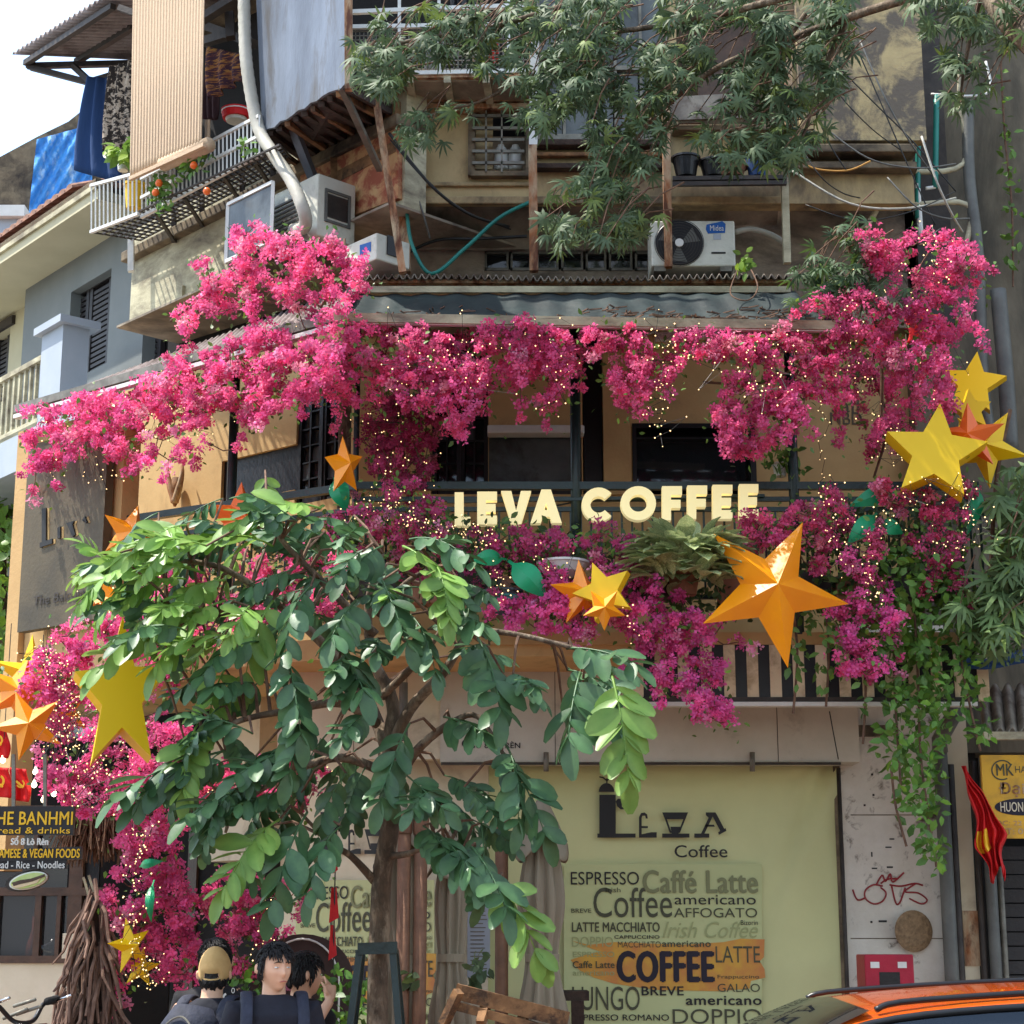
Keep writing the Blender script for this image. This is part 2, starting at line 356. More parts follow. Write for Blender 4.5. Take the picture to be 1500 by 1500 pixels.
# ledges
def ledge(y0, y1, x0, x1, out, mat, pl=UW, nm='ledge'):
    a, z1 = pl.sz(x0, y0, out); _, z0 = pl.sz(x0, y1, out); b, _ = pl.sz(x1, y0, out)
    return MB().pbox(pl, a, z0, b, z1, .004, out).build(nm, mat, bld, bevel=.008)
ledge(266, 272, 582, 780, .03, m_plaster_low); ledge(287, 298, 582, 1150, .05, m_plaster_low)
ledge(150, 158, 560, 780, .12, m_rust, nm='rusty_beam'); ledge(203, 212, 784, 975, .1, m_darkwood, nm='beam'); ledge(222, 228, 784, 975, .06, m_wood, nm='beam'); ledge(238, 246, 784, 975, .09, m_darkwood, nm='beam')
ledge(182, 190, 985, 1150, .12, m_conc_dirty); ledge(210, 222, 1158, 1343, .16, m_conc_dirty); ledge(236, 246, 1158, 1343, .12, m_conc_dirty)
# curved soffit under the upper storey
def soff(x0, x1, ytop, ybot, Y0, Y1, mat):
    p0 = at(x0, ytop, Y0); p1 = at(x1, ytop, Y0); q = at(x0, ybot, Y1)
    def fn(u, v):
        t = v*pi/2
        return (p0.x+(p1.x-p0.x)*u, Y0+(Y1-Y0)*sin(t)+.012*sin(u*23)*v, q.z+(p0.z-q.z)*(cos(t)*.75+.25*(1-v)))
    MB().grid(fn, 24, 10).build('soffit', mat, bld, smooth=True)
soff(560, 985, 297, 366, 12.5, 12.95, m_soffit); soff(985, 1150, 268, 330, 12.5, 12.95, m_soffit); soff(1150, 1345, 246, 300, 12.5, 13.0, m_conc_dirty)
a, zt = UW.sz(560, 300); 
hs = [hole(RW, 712, 369, 955, 395)]
A0 = RW.sz(520, 480); A1 = RW.sz(1345, 200)
wall('recess_wall', m_soffit, RW, A0[0], A1[0], A0[1], A1[1], hs, parent=bld)
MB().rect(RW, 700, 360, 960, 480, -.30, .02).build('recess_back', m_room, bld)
fr = None
for i, (x0, x1) in enumerate([(710,745),(748,778),(786,818),(822,854),(858,888),(892,926),(930,956)]):
    w = MB(); 
    for (p, q, r, s) in [(x0,368,x1,371.5),(x0,392,x1,396),(x0,368,x0+3,396),(x1-3,368,x1,396)]: w.rect(RW, p, q, r, s, .01+.001*(p==x0), .05)
    f = w.build('window', m_steel, bld); MB().rect(RW, x0+2, 371, x1-2, 393, -.03, .01).build('pane', m_glassdark, f)
# barred window with thermos flasks behind
w = MB()
for (p, q, r, s, t) in [(686,152,696,256,.05),(770,156,777,252,.05),(690,250,776,257,.07),(690,154,776,159,.06)]: w.rect(UW, p, q, r, s, t, .1)
f = w.build('window', m_conc_dirty, bld)
MB().rect(UW, 697, 160, 722, 248, -.02, .02).build('shutter_leaf', m_plaster_low, f)
for y in (170, 188, 205, 222, 239): MB().bar(UW.at(692, y, .07), UW.at(768, y, .07), .022).build('grille_bar', m_steel, f)
for x in (712, 735): MB().bar(UW.at(x, 158, .075), UW.at(x, 252, .075), .012).build('grille_bar', m_steel, f)
for x in (734, 755):
    c = UW.at(x, 250, -.09); fl = MB().lathe(c, [(.05,0),(.052,.02),(.052,.12),(.04,.17),(.025,.19),(.025,.2)], 14).build('thermos_flask', m_white, smooth=True)
    tag(fl, 'white thermos flask behind the barred window, the '+('left' if x == 734 else 'right')+' one of two', 'flask', 'flasks behind the window grille')
# glazed veranda behind the leaves
w = MB()
for i in range(6):
    x = 786+i*37; w.rect(UW, x, -60, x+4, 205, .02, .06)
w.rect(UW, 784, 196, 975, 204, .03, .06); w.rect(UW, 784, 96, 975, 102, .03, .06)
f = w.build('veranda_frame', m_steel, bld)
for i in range(5):
    for (y0, y1) in ((-60, 96), (102, 196)): MB().rect(UW, 790+i*37, y0, 823+i*37, y1, -.01, .01).build('pane', m_glassgrey, f)
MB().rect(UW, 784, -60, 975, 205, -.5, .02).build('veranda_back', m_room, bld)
MB().rect(UW, 985, -60, 1152, 185, -.5, .02).build('open_veranda_back', m_conc_dirty, bld)
MB().poly(UW, [(980,142),(1090,136),(1092,160),(1088,172),(980,176)], .2, .03).build('tin_hood', m_tin, bld)
MB().rect(UW, 1020, 20, 1100, 140, -.3, .02).build('cupboard', m_brownframe, bld)
# rusty posts
for (x0, y0, x1, y1, o, r, mt) in [(780,214,782,398,.25,.06,m_rust),(975,150,979,392,.25,.055,m_rust),(1149,262,1153,386,.25,.05,m_conc),(587,150,594,400,.12,.075,m_rust),(1154,60,1156,240,.2,.05,m_rust),(783,60,781,214,.25,.06,m_white),(594,300,597,398,.13,.02,m_conc)]:
    MB().bar(UW.at(x0, y0, o), UW.at(x1, y1, o), r).build('post', mt, bld)
# top balcony cage
cg = MB()
for (p, q) in [((512,18),(775,8)),((512,40),(780,36)),((585,108),(775,104))]: cg.bar(UW.at(*p, .5), UW.at(*q, .5), .03)
for x in (585, 643, 745): cg.bar(UW.at(x, -60, .5), UW.at(x, 108, .5), .022)
cage = cg.build('balcony_rail', m_white, bld)
ms = MB()
for i in range(44): ms.bar(UW.at(515+i*6, 38, .48), UW.at(515+i*6, 106, .48), .006)
for i in range(11): ms.bar(UW.at(515, 40+i*6.2, .48), UW.at(775, 38+i*6.2, .48), .006)
ms.build('wire_mesh', m_steel, bld, kind='stuff')
p = [UW.at(585,106,.5), UW.at(778,104,.5), UW.at(778,112,.5), UW.at(585,114,.5)]
MB().prism(p, (0,.45,-.0)).build('balcony_slab', m_rust, bld)
MB().add([UW.at(560,114,.46), UW.at(778,112,.46), UW.at(778,150,.02), UW.at(560,152,.02)], [(0,1,2,3)]).build('balcony_underside', m_soffit, bld, solid=.03)
for x in (600, 655, 712): MB().bar(UW.at(x, 116, .5), UW.at(x+6, 150, .1), .05).build('bracket', m_conc, bld)
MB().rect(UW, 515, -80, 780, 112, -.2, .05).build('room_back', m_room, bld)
for i, (x0, y0, x1, y1, mt) in enumerate([(622,52,650,106,m_lightblue),(690,20,706,90,m_white),(716,60,730,96,m_red),(660,-20,700,30,m_black)]):
    q = MB(); q.grid(lambda u, v: UW.at(x0+(x1-x0)*u, y0+(y1-y0)*v, .32+.03*sin(u*14+v*2)), 14, 6)
    o = q.build('hanging_garment', mt, smooth=True, solid=.008)
    tag(o, ['pale blue garment','white garment','red garment','black garment'][i]+' hung behind the top balcony mesh', 'garment', 'clothes behind the balcony mesh')
# shelf with pots under the right veranda
sh = MB(); sh.bar(UW.at(985,262,.45), UW.at(1152,260,.45), .03); sh.bar(UW.at(985,270,.45), UW.at(1152,268,.45), .03); sh.bar(UW.at(985,268,.1), UW.at(1152,266,.1), .03)
shelf = sh.build('shelf_rail', m_darksteel, bld)
MB().hexa([UW.at(985,266,.1), UW.at(1152,264,.1), UW.at(1152,264,.44), UW.at(985,266,.44), UW.at(985,266,.1)+Vector((0,0,.02)), UW.at(1152,264,.1)+Vector((0,0,.02)), UW.at(1152,264,.44)+Vector((0,0,.02)), UW.at(985,266,.44)+Vector((0,0,.02))]).build('shelf', m_darksteel, bld)
# the angled left wing of the upper storeys
z = lambda x, y, o=0: UL.sz(x, y, o)
s0, _ = z(193, 400); s1, _ = z(592, 300)
zb = z(193, 480)[1]; zt = z(193, 385)[1]
MB().pbox(UL, s0, zb, s1, zt, -.2, 0).build('side_wall_lower', m_conc, bld)
MB().pbox(UL, s0-.06, zt, s1, zt+.09, -.2, .08).build('ledge', m_conc_dirty, bld, bevel=.01)
zt2 = z(205, 330)[1]
MB().pbox(UL, s0, zt+.092, s1, zt2, -.2, -.01).build('side_wall_upper', m_conc, bld)
MB().poly(UL, [(440,252),(583,182),(583,290),(440,345)], .04, .05).build('peeling_wall', m_pink, bld, 'peeling reddish plaster panel at the corner')
MB().pbox(UL, s0, zb-.02, s1, zb, -1.2, .12).build('side_soffit', m_soffit, bld)
MB().bar(UL.at(192,352,.14), UL.at(192,398,.14), .05).build('drain_post', m_white, bld)
for (x, y) in ((262, 420), (330, 385)): MB().rect(UL, x, y, x+5, y+26, .03, .04).build('wall_rib', m_conc, bld)
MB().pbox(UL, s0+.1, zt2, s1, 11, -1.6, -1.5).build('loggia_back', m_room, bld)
MB().pbox(UL, s0, 9.6, s1, 9.7, -1.5, 0).build('loggia_ceiling', m_conc_dirty, bld)
# wooden lattice rails beside the red plaster
for (p, q, w) in [((440,232),(583,158),.11),((445,288),(583,215),.09),((488,200),(492,290),.12)]:
    MB().bar(UL.at(*p, .02), UL.at(*q, .02), .05, w).build('lattice_rail', m_wood, bld)
MB().poly(UL, [(440,230),(583,150),(583,215),(440,290)], -.15, .02).build('lattice_back', m_darkwood, bld)
# corner pier between the two wings
MB().rect(UW, 576, 214, 594, 300, .03, .2).build('corner_pier', m_plaster_low, bld)
# big metal sheet screen and its underside
P1 = UL.at(372,-80,.55); P2 = UL.at(506,-80,1.0); P3 = UL.at(508,122,1.0); P4 = UL.at(384,196,.55)
rag = [UL.at(384+(508-384)*t, 196+(122-196)*t + random.uniform(-3.5, 3.5), .55+.45*t) for t in [i/14 for i in range(15)]]
MB().prism([P1, P2]+rag[::-1], (.01,.02,0)).build('metal_screen', m_sheet, bld, 'large weathered grey metal sheet screening the loggia')
MB().bar(UL.at(510,-80,1.02), UL.at(511,132,1.02), .05).build('screen_post', m_rust, bld)
U = [UL.at(384,196,.5), UL.at(508,124,.96), UL.at(560,135,.35), UL.at(575,160,.02), UL.at(440,236,.0)]
MB().prism(U, (0,0,.03)).build('screen_underside', m_darkwood, bld)
for i in range(11):
    t = i/10; p = UL.at(384+(508-384)*t, 197+(124-197)*t, .5+.46*t); q = UL.at(442+(575-442)*t, 240+(160-240)*t, .0)
    MB().bar(p-Vector((0,0,.03)), q-Vector((0,0,.03)), .03+.02*random.random(), .04).build('joist', m_darkwood if i % 3 else m_wood, bld)
for (p, q, o1, o2, w, mt) in [((425,176),(474,300),.5,.05,.06,m_sheet),((500,128),(556,248),.95,.12,.04,m_steel),((548,128),(590,400),.4,.3,.05,m_rust)]:
    MB().bar(UL.at(*p, o1), UL.at(*q, o2), w).build('prop', mt, bld)
# loggia frames seen between blind and metal screen
for (p, q, o) in [((296,28),(372,-20),.3),((296,36),(372,64),.1),((336,20),(338,56),.2),((298,62),(336,50),.1)]:
    MB().bar(UL.at(*p, o), UL.at(*q, o), .07).build('roof_frame', m_darksteel, bld)
MB().rect(UL, 325, 130, 334, 240, -.8, .05).build('door_frame', m_sheet, bld)
# corrugated canopy at the top left
A = at(18,80,15.7); B = at(200,88,15.5); C_ = at(420,-60,13.2); D = at(242,-60,13.3)
def fn(u, v):
    p = A.lerp(D, v).lerp(B.lerp(C_, v), u); return p + Vector((0,0,.022*sin(v*2*pi*30)))
can = MB().grid(fn, 3, 240).build('tin_canopy', m_tinbrown, bld, solid=.006, smooth=True)
for (p, q) in [((38,84,15.6),(166,0,14.2)),((112,82,15.6),(196,30,14.7)),((40,88,15.6),(196,84,15.4)),((45,90,15.6),(130,112,15.4)),((108,88,15.5),(134,112,15.3)),((130,112,15.4),(196,92,15.3)),((176,2,13.9),(205,12,13.8))]:
    MB().bar(at(*p)-Vector((0,0,.06)), at(*q)-Vector((0,0,.06)), .05).build('canopy_beam', m_darksteel, can)
# window cage balconies: white bar front, wire shelf
bars = MB()
pts = [(133,338,272),(206,312,250)]
for i in range(12):
    t = i/11; x = 134+(200-134)*t; bars.bar(UL.at(x, 340-27*t, .75), UL.at(x, 272-17*t, .75), .012)
for (p, q) in [((133,272),(200,254)),((133,340),(203,313))]: bars.bar(UL.at(*p,.75), UL.at(*q,.75), .025)
for i in range(30):
    t = i/29; x = 208+(380-208)*t; bars.bar(UL.at(x, 318-(318-226)*t, .62), UL.at(x, 262-(262-170)*t, .62), .012)
for (p, q) in [((207,262),(380,170)),((207,318),(382,226)),((207,290),(382,198))]: bars.bar(UL.at(*p,.62), UL.at(*q,.62), .025)
cagef = bars.build('window_cage', m_white, bld, 'white bar cage fronting the loggia planters')
sl = MB()
for i in range(34):
    t = i/33
    sl.bar(UL.at(138+(410-138)*t, 341-(341-212)*t, .7), UL.at(205+(430-205)*t, 352-(352-236)*t, .02), .012)
for k in range(7):
    t = k/6; p = UL.at(138,341,.7).lerp(UL.at(205,352,.02), t); q = UL.at(410,212,.7).lerp(UL.at(430,236,.02), t); sl.bar(p, q, .014)
sl.build('wire_shelf', m_darksteel, bld)
for (x, y) in ((255,305),(296,282),(355,252),(400,230)):
    MB().bar(UL.at(x, y-5, .06), UL.at(x, y+50, .03), .04).bar(UL.at(x-26, y+8, .5), UL.at(x, y+48, .05), .025).build('bracket', m_darksteel, bld)
# ------------------------------------------------------------------ corrugated strip roof and tarp awning over the coffee balcony
aw = thing('coffee_balcony_awning', 'dark green tarp awning with corrugated tin edge above the pink flowers', 'awning', (1, 12, 5.8))
x0 = at(528,404,12.0).x; x1 = at(1160,400,12.0).x; zr = at(800,406,12.0).z
def fn(u, v):
    x = x0+(x1-x0)*u; return (x, 12.0+.95*v, zr+.16*v+.018*sin(u*2*pi*58)+.01*sin(u*9))
MB().grid(fn, 460, 2).build('corrugated_sheet', m_tin, aw, solid=.008, smooth=True)
MB().rect(PY(12.05), 528, 409, 1160, 414, 0, .06).build('fascia', m_rust, aw)
MB().rect(PY(12.0), 522, 419, 1158, 428, 0, .08).build('beam', m_conc, aw)
MB().rect(PY(12.1), 522, 428, 1165, 437, 0, .06).build('beam', m_black, aw)
q0 = at(492,462,11.32); q1 = at(1226,470,11.32); t0 = at(522,432,12.02); t1 = at(1165,428,12.02)
def fn(u, v): p = q0.lerp(q1, u).lerp(t0.lerp(t1, u), v); return p + Vector((0, 0, -.04*sin(pi*v)*(1+.6*sin(u*19))+.008*sin(u*90)))
MB().grid(fn, 90, 10).build('tarp', m_tarp, aw, smooth=True, solid=.01)
MB().bar(at(488,466,11.3), at(1228,478,11.3), .05, .06).build('front_beam', m_conc, aw)
MB().bar(at(488,471,11.31), at(1228,483.5,11.31), .035, .03).build('front_lip', m_white, aw)
MB().bar(at(960,494,11.6), at(1110,486,11.5), .05).build('arm', m_white, aw)
# left wing of the awning
l0 = at(24,600,13.4); l1 = at(490,466,11.3)
u0 = at(130,562,14.3); u1 = at(300,500,13.6); u2 = at(530,415,12.1)
def fnl(u, v):
    top = at(70,585,14.4).lerp(u2, u); return l0.lerp(l1, u).lerp(top, v)+Vector((0,0,.012*sin(u*2*pi*52)))
MB().grid(fnl, 320, 3).build('side_sheet', m_tinbrown, aw, smooth=True, solid=.008)
MB().bar(l0, l1, .05, .06).build('side_beam', m_steel, aw); MB().bar(l0-Vector((0,0,.06)), l1-Vector((0,0,.06)), .05, .03).build('side_lip', m_white, aw)
MB().bar(at(75,595,13.5), at(170,582,13.9), .05).build('arm', m_white, aw)
deb = MB()
for i in range(260):
    u = random.random(); v = random.random()**1.6*.5
    if .55 < u < .95 or i % 5 == 0:
        p = Vector(fn(u, v))+Vector((0,0,.012)); d = Vector((random.gauss(0,1), random.gauss(0,.6), 0)).normalized()*random.uniform(.02,.06)
        deb.bar(p-d, p+d, .008)
o = deb.build('dry_leaf_litter', m_stick); tag(o, 'dry twigs and leaf litter lying on the dark tarp awning', 'litter'); o['kind'] = 'stuff'
# ------------------------------------------------------------------ the coffee balcony
cb = thing('coffee_balcony', 'coffee shop balcony with ochre back wall and dark green iron rail', 'balcony', (1, 12, ZS))
hs = [hole(BW, 634, 470, 716, 724), hole(BW, 852, 470, 882, 724), hole(BW, 716, 634, 852, 724), hole(BW, 926, 620, 1106, 724)]
A0 = BW.sz(524, 760); A1 = BW.sz(1420, 440)
wall('back_wall', m_ochre, BW, A0[0], A1[0], ZS-.1, A1[1]+.2, hs, parent=cb, th=.18)
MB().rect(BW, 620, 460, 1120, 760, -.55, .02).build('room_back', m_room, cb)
MB().rect(BW, 882, 478, 922, 724, .05, .05).build('pilaster', m_ochre2, cb)
def lattice_door(x0, y0, x1, y1, pl, off, nx, ny, name='door'):
    w = MB(); e = (x1-x0)*.14
    w.rect(pl, x0, y0, x0+e, y1, off, .06); w.rect(pl, x1-e, y0, x1, y1, off, .06)
    w.rect(pl, x0+e, y0, x1-e, y0+8, off, .06); w.rect(pl, x0+e, y1-12, x1-e, y1, off, .06)
    for i in range(1, nx): x = x0+e+(x1-x0-2*e)*i/nx; w.rect(pl, x-1, y0+8, x+1, y1-12, off-.004, .04)
    for j in range(1, ny): y = y0+8+(y1-y0-20)*j/ny; w.rect(pl, x0+e, y-1, x1-e, y+1, off-.007, .034)
    d = w.build(name, m_black, cb)
    for i in range(nx):
        for j in range(ny):
            xa = x0+e+(x1-x0-2*e)*i/nx; xb = x0+e+(x1-x0-2*e)*(i+1)/nx; ya = y0+8+(y1-y0-20)*j/ny; yb = y0+8+(y1-y0-20)*(j+1)/ny
            MB().rect(pl, xa+1, ya+1, xb-1, yb-1, off-.03, .006).build('pane', m_glassgrey if (i+j) % 4 == 0 else m_glassdark, d)
lattice_door(636, 470, 676, 724, BW, -.02, 2, 7); lattice_door(676, 470, 715, 724, BW, -.04, 2, 7)
MB().rect(BW, 854, 470, 880, 724, -.03, .05).build('shutter_panel', m_black, cb)
w = MB()
for r in [(926,620,1106,627),(926,627,932,716),(1098,627,1106,716),(932,640,1098,643)]: w.rect(BW, *r, .02, .08)
f = w.build('window', m_black, cb); MB().rect(BW, 932, 643, 1098, 718, -.05, .008).build('pane', m_glassdark, f)
for x in (945, 1010): 
    MB().lathe(BW.at(x, 664, -.25), [(.03,0),(.035,.03),(.035,.1),(.03,.12)], 12, ax=(.3,-.5,-.6)).build('spotlight', m_black, f)
w = MB(); w.rect(BW, 716, 634, 852, 640, -.02, .06); w.rect(BW, 716, 712, 852, 724, -.02, .06)
f = w.build('window', m_black, cb); MB().rect(BW, 716, 640, 852, 714, -.06, .008).build('pane', m_glassgrey, f)
MB().rect(BW, 714, 622, 856, 634, .12, .14).build('blind_box', m_white, cb, bevel=.01)
# writing on the wall at right
def text(s, pl, x0, y0, x1, y1, mat, parent=None, name='lettering', off=.004, ext=0, bold=0, shear=0, th=0, font=None):
    cu = bpy.data.curves.new('t', 'FONT'); cu.body = s; cu.extrude = 0; cu.shear = shear; cu.resolution_u = 4; cu.space_character = 1+max(0, bold)*1.8
    if ext: cu.extrude = .5
    ob = bpy.data.objects.new('t', cu); COL.objects.link(ob)
    dg = bpy.context.evaluated_depsgraph_get(); dg.update()
    me = bpy.data.meshes.new_from_object(ob.evaluated_get(dg)); bpy.data.objects.remove(ob)
    n = len(me.vertices)
    if n == 0: return None
    c = np.empty(n*3); me.vertices.foreach_get('co', c); c = c.reshape(-1, 3)
    lo = c.min(0); hi = c.max(0)
    s0, zt = pl.sz(x0, y0, off); _, zb = pl.sz(x0, y1, off); s1, ztr = pl.sz(x1, y0, off)
    u = (c[:,0]-lo[0])/(hi[0]-lo[0]); v = (c[:,1]-lo[1])/(hi[1]-lo[1])
    s_ = s0+u*(s1-s0); z_ = zb+v*(zt-zb)
    o_ = off + (c[:,2]+.5)*ext if ext else np.full(n, off)
    w = np.array([pl.o.x, pl.o.y, 0])+np.outer(s_, pl.d)+np.outer(o_, pl.n); w[:,2] = z_
    w -= np.array(parent_loc(parent)); me.vertices.foreach_set('co', w.ravel()); me.update()
    me.materials.clear(); me.materials.append(mat); me.name = name
    if bold > 0:      # heavier weight: the same outline set twice more, a hair apart in depth
        h = abs(zt-zb); sx = h*bold*1.1; vs = w.reshape(-1,3); fs = [tuple(p.vertices) for p in me.polygons]; V = []; Fc = []
        for q_, (dx, dz) in enumerate(((0,0),(-sx,0),(sx,0),(0,-sx*.6),(0,sx*.6))):
            dlt = np.array(pl.d)*dx + np.array(pl.n)*(.0005*q_) + np.array([0,0,dz]); b_ = len(V)*1
            V += [tuple(v) for v in (vs+dlt)]; Fc += [tuple(i+b_ for i in f) for f in fs]
        me = bpy.data.meshes.new(name); me.from_pydata(V, [], Fc); me.update(); me.materials.append(mat)
    return link(name, me, parent)
text('Saff', BW, 1218, 583, 1262, 604, m_board, cb, bold=.01); text('NBD', BW, 1216, 604, 1262, 622, m_board, cb, bold=.01)
# left inner wall
s_a, _ = LW.sz(120, 600); s_b, _ = LW.sz(526, 600)
hh = hole(LW, 436, 572, 512, 740); h2 = hole(LW, 325, 676, 436, 740)
wall('side_back_wall', m_ochre, LW, s_a, s_b, ZS-.1, ZR+1.6, [hh, h2], parent=cb, th=.15)
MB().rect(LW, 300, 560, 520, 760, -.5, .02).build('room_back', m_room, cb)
lattice_door(438, 574, 474, 740, LW, -.02, 2, 6); lattice_door(474, 562, 511, 740, LW, -.03, 2, 6)
MB().rect(LW, 326, 677, 436, 740, -.03, .05).build('low_shutter', m_black, cb)
# side pier with board
s_c, zc = LA.sz(29, 600, -.15); s_d, _ = LA.sz(182, 600, -.15)
MB().pbox(LA, s_c, 2.2, s_c+.16, ZR+.86, -.35, -.15).build('end_post', m_ochre2, cb)
MB().pbox(LA, LA.sz(155,700,-.15)[0], ZS-.3, LA.sz(180,700,-.15)[0], ZR+.86, -.3, -.15).build('end_post', m_ochre2, cb)
MB().pbox(LA, s_c+.17, ZS-.15, LA.sz(154,700,-.15)[0], ZR+.86, -.3, -.2).build('end_panel', m_ochre, cb)
# slab and fascia
c_ = at(525, 930, 11.9); 
fp = [LA.pt(LA.sz(32,900,-.1)[0], ZS, -.1), Vector((c_.x, 11.9, ZS)), Vector((at(1432,930,11.9).x, 11.9, ZS)), Vector((at(1432,930,11.9).x, 13.5, ZS)), Vector((-1.1,13.6,ZS)), Vector((-4.0,15.9,ZS))]
MB().prism(fp[::-1], (0,0,-.14)).build('floor_slab', m_ochre, cb)
MB().rect(PB, 700, 926, 1432, 944, .03, .028).build('fascia', m_ochre2, cb)
# rails
rl = MB(); xa = at(522,716,11.9).x; xb = at(1320,700,11.9).x; xm = (at(1432,700,11.9).x)
for dz, w_ in ((0,.05),(-.09,.03),(-.16,.03),(-.75,.03)): rl.bar((xa,11.9,ZR+dz), (xm,11.9,ZR+dz), w_)
L0 = LA.pt(LA.sz(160,800,-.2)[0], ZR, -.2)
for dz, w_ in ((0,.05),(-.16,.03),(-.75,.03)): rl.bar(L0+Vector((0,0,dz)), (xa,11.9,ZR+dz), w_)
rl.build('handrail', m_green, cb)
bl = MB()
for i in range(62):
    x = xa+(xm-xa)*i/61; bl.bar((x,11.9,ZR-.75), (x,11.9,ZR-.16), .014)
for i in range(30):
    p = L0.lerp(Vector((xa,11.9,ZR)), i/30); bl.bar(p-Vector((0,0,.75)), p-Vector((0,0,.16)), .014)
bl.build('baluster', m_green, cb, kind='stuff')
for x, Y, yt in ((522,11.9,480),(843,11.9,480),(1160,11.9,490),(342,12.75,520)):
    p = at(x, 640, Y); MB().tube([(p.x,Y,ZS),(p.x,Y,at(x,yt,Y).z+.1)], .035 if x != 522 else .02, 12).build('column', m_green, cb, smooth=True)
p = at(505,640,12.4); MB().tube([(p.x,12.4,ZS),(p.x,12.4,5.8)], .045, 10).build('column', m_bark, cb, smooth=True)
# striped valance: each stripe a board
m_stripe = M('cream_stripe', sr(230,212,178), sr(216,196,160), 6, stain=sr(180,158,124), sscale=5)
val = thing('striped_valance', 'black and beige striped board valance under the balcony edge', 'valance', (2, 11.95, 3.3))
x = 925; k = 0
while x < 1432:
    MB().rect(PB, x, 944.5, x+16.6, 1027, .022 if k % 2 else .03, .02).build('stripe_board', m_black if k % 2 else m_stripe, val); x += 16.8; k += 1
MB().rect(PB, 922, 1028, 1432, 1034, .05, .08).build('bottom_rail', m_white, val)
MB().rect(PB, 925, 1021, 1432, 1028, .04, .02).build('painted_shadow_line', m_darksteel, val)  # dark strip stands in for the shadow line above the rail
# ------------------------------------------------------------------ ground floor shop front
sf = thing('coffee_shop_front', 'cream and grey ground floor front of the coffee shop', 'shop front', (.8, 12.9, 0))
PF = PY(12.6)
MB().rect(PF, 646, 936, 1252, 1116, 0, .3).build('sign_fascia', m_beige, sf)
for x in (812, 930, 1134): MB().rect(PF, x, 940, x+1, 1116, .002, .004).build('panel_joint', m_darksteel, sf)
MB().rect(PF, 646, 1116.5, 1232, 1120, .02, .03).build('roller_track', m_darksteel, sf)
_, z1 = GW.sz(620, 930); 
MB().pbox(GW, GW.sz(598,1000)[0], 0, GW.sz(716,1000)[0], GW.sz(598,1100)[1]+.5, -.2, .02).build('pier', m_cream, sf)
MB().pbox(GW, GW.sz(716,1000)[0], 0, GW.sz(1232,1000)[0], GW.sz(598,1110)[1], -.35, -.15).build('roller_shutter', m_tin, sf)
MB().rect(PY(12.62), 410, 955, 646, 1112, 0, .1).build('cream_fascia', m_cream, sf)
for x in (596, 520): MB().rect(PY(12.62), x, 957, x+1, 1110, .002, .003).build('panel_joint', m_conc_dirty, sf)
MB().tube([PF.at(591,1000,.1), PF.at(591,1085,.1)], .03, 10).build('drain_pipe', m_pvc, sf)
# address text and pin
MB().lathe(PF.at(682.5,1089,.003), [(.028,0),(.028,.004)], 18, ax=(0,-1,0)).build('pin_symbol', m_ink, sf)
MB().poly(PF, [(677.5,1091),(687.5,1091),(682.5,1097)], .004, .002).build('pin_symbol', m_ink, sf)
MB().lathe(PF.at(682.5,1089,.008), [(.011,0),(.011,.003)], 14, ax=(0,-1,0)).build('pin_symbol', m_beige, sf)
text('SỐ 8 LÒ RÈN', PF, 691, 1083, 762, 1096, m_ink, sf, bold=.012)
# left part of the ground floor: walls and dark entrance
a0, _ = LG.sz(408, 1200); a1, _ = LG.sz(612, 1200); ae, _ = LG.sz(262, 1200); aw0, _ = LG.sz(-60, 1200)
MB().pbox(LG, a0, 0, a1, ZS-.1, -.2, -.03).build('side_wall', m_cream, sf)
MB().pbox(LG, LG.sz(340,1100)[0], ZS-1.35, a0, ZS-.1, -.2, .2).build('side_fascia', m_cream, sf)
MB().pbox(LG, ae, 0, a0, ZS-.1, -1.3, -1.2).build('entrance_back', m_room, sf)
MB().pbox(LG, LG.sz(270,1200)[0], 0, LG.sz(283,1200)[0], ZS-1, -.2, -.05).build('door_jamb', m_brownframe, sf)
for x, w_ in ((300, 18), (345, 14)): MB().pbox(LG, LG.sz(x,1200)[0], 0, LG.sz(x+w_,1200)[0], ZS-1, -.5, -.45).build('door_leaf', m_black, sf)
# ------------------------------------------------------------------ right hand side
rp_ = thing('right_pier', 'grubby white plaster pier with red graffiti right of the banner', 'wall', (2.6, 12.9, 0))
sA, _ = GW.sz(1234, 1200); sB, zB = GW.sz(1388, 1040)
MB().pbox(GW, sA, 0, sB, zB+.6, -.3, 0).build('plaster', m_dirtywhite, rp_)
MB().pbox(GW, GW.sz(1224,1200)[0], 0, sA-.002, GW.sz(1234,1118)[1], -.3, -.02).build('edge_strip', m_conc_dirty, rp_)
for y in (1193, 1374): MB().rect(GW, 1246, y, 1388, y+1.5, .002, .004).build('joint', m_conc_dirty, rp_)
MB().rect(GW, 1250, 1030, 1256, 1100, .03, .03).build('conduit', m_darksteel, rp_)
MB().rect(GW, 1256, 1062, 1300, 1078, .05, .05).build('ledge', m_conc_dirty, rp_)
for (x, y, w_, h_) in [(1303,1228,7,2),(1297,1240,9,2),(1276,1248,2,7),(1277,1271,8,2),(1299,1269,9,2.5),(1276,1133,3,3),(1278,1163,3,3),(1265,1178,3,3),(1275,1349,3,3),(1287,1348,12,3)]:
    MB().rect(GW, x, y, x+w_, y+h_, .003, .003).build('tape_mark', m_ink, rp_)
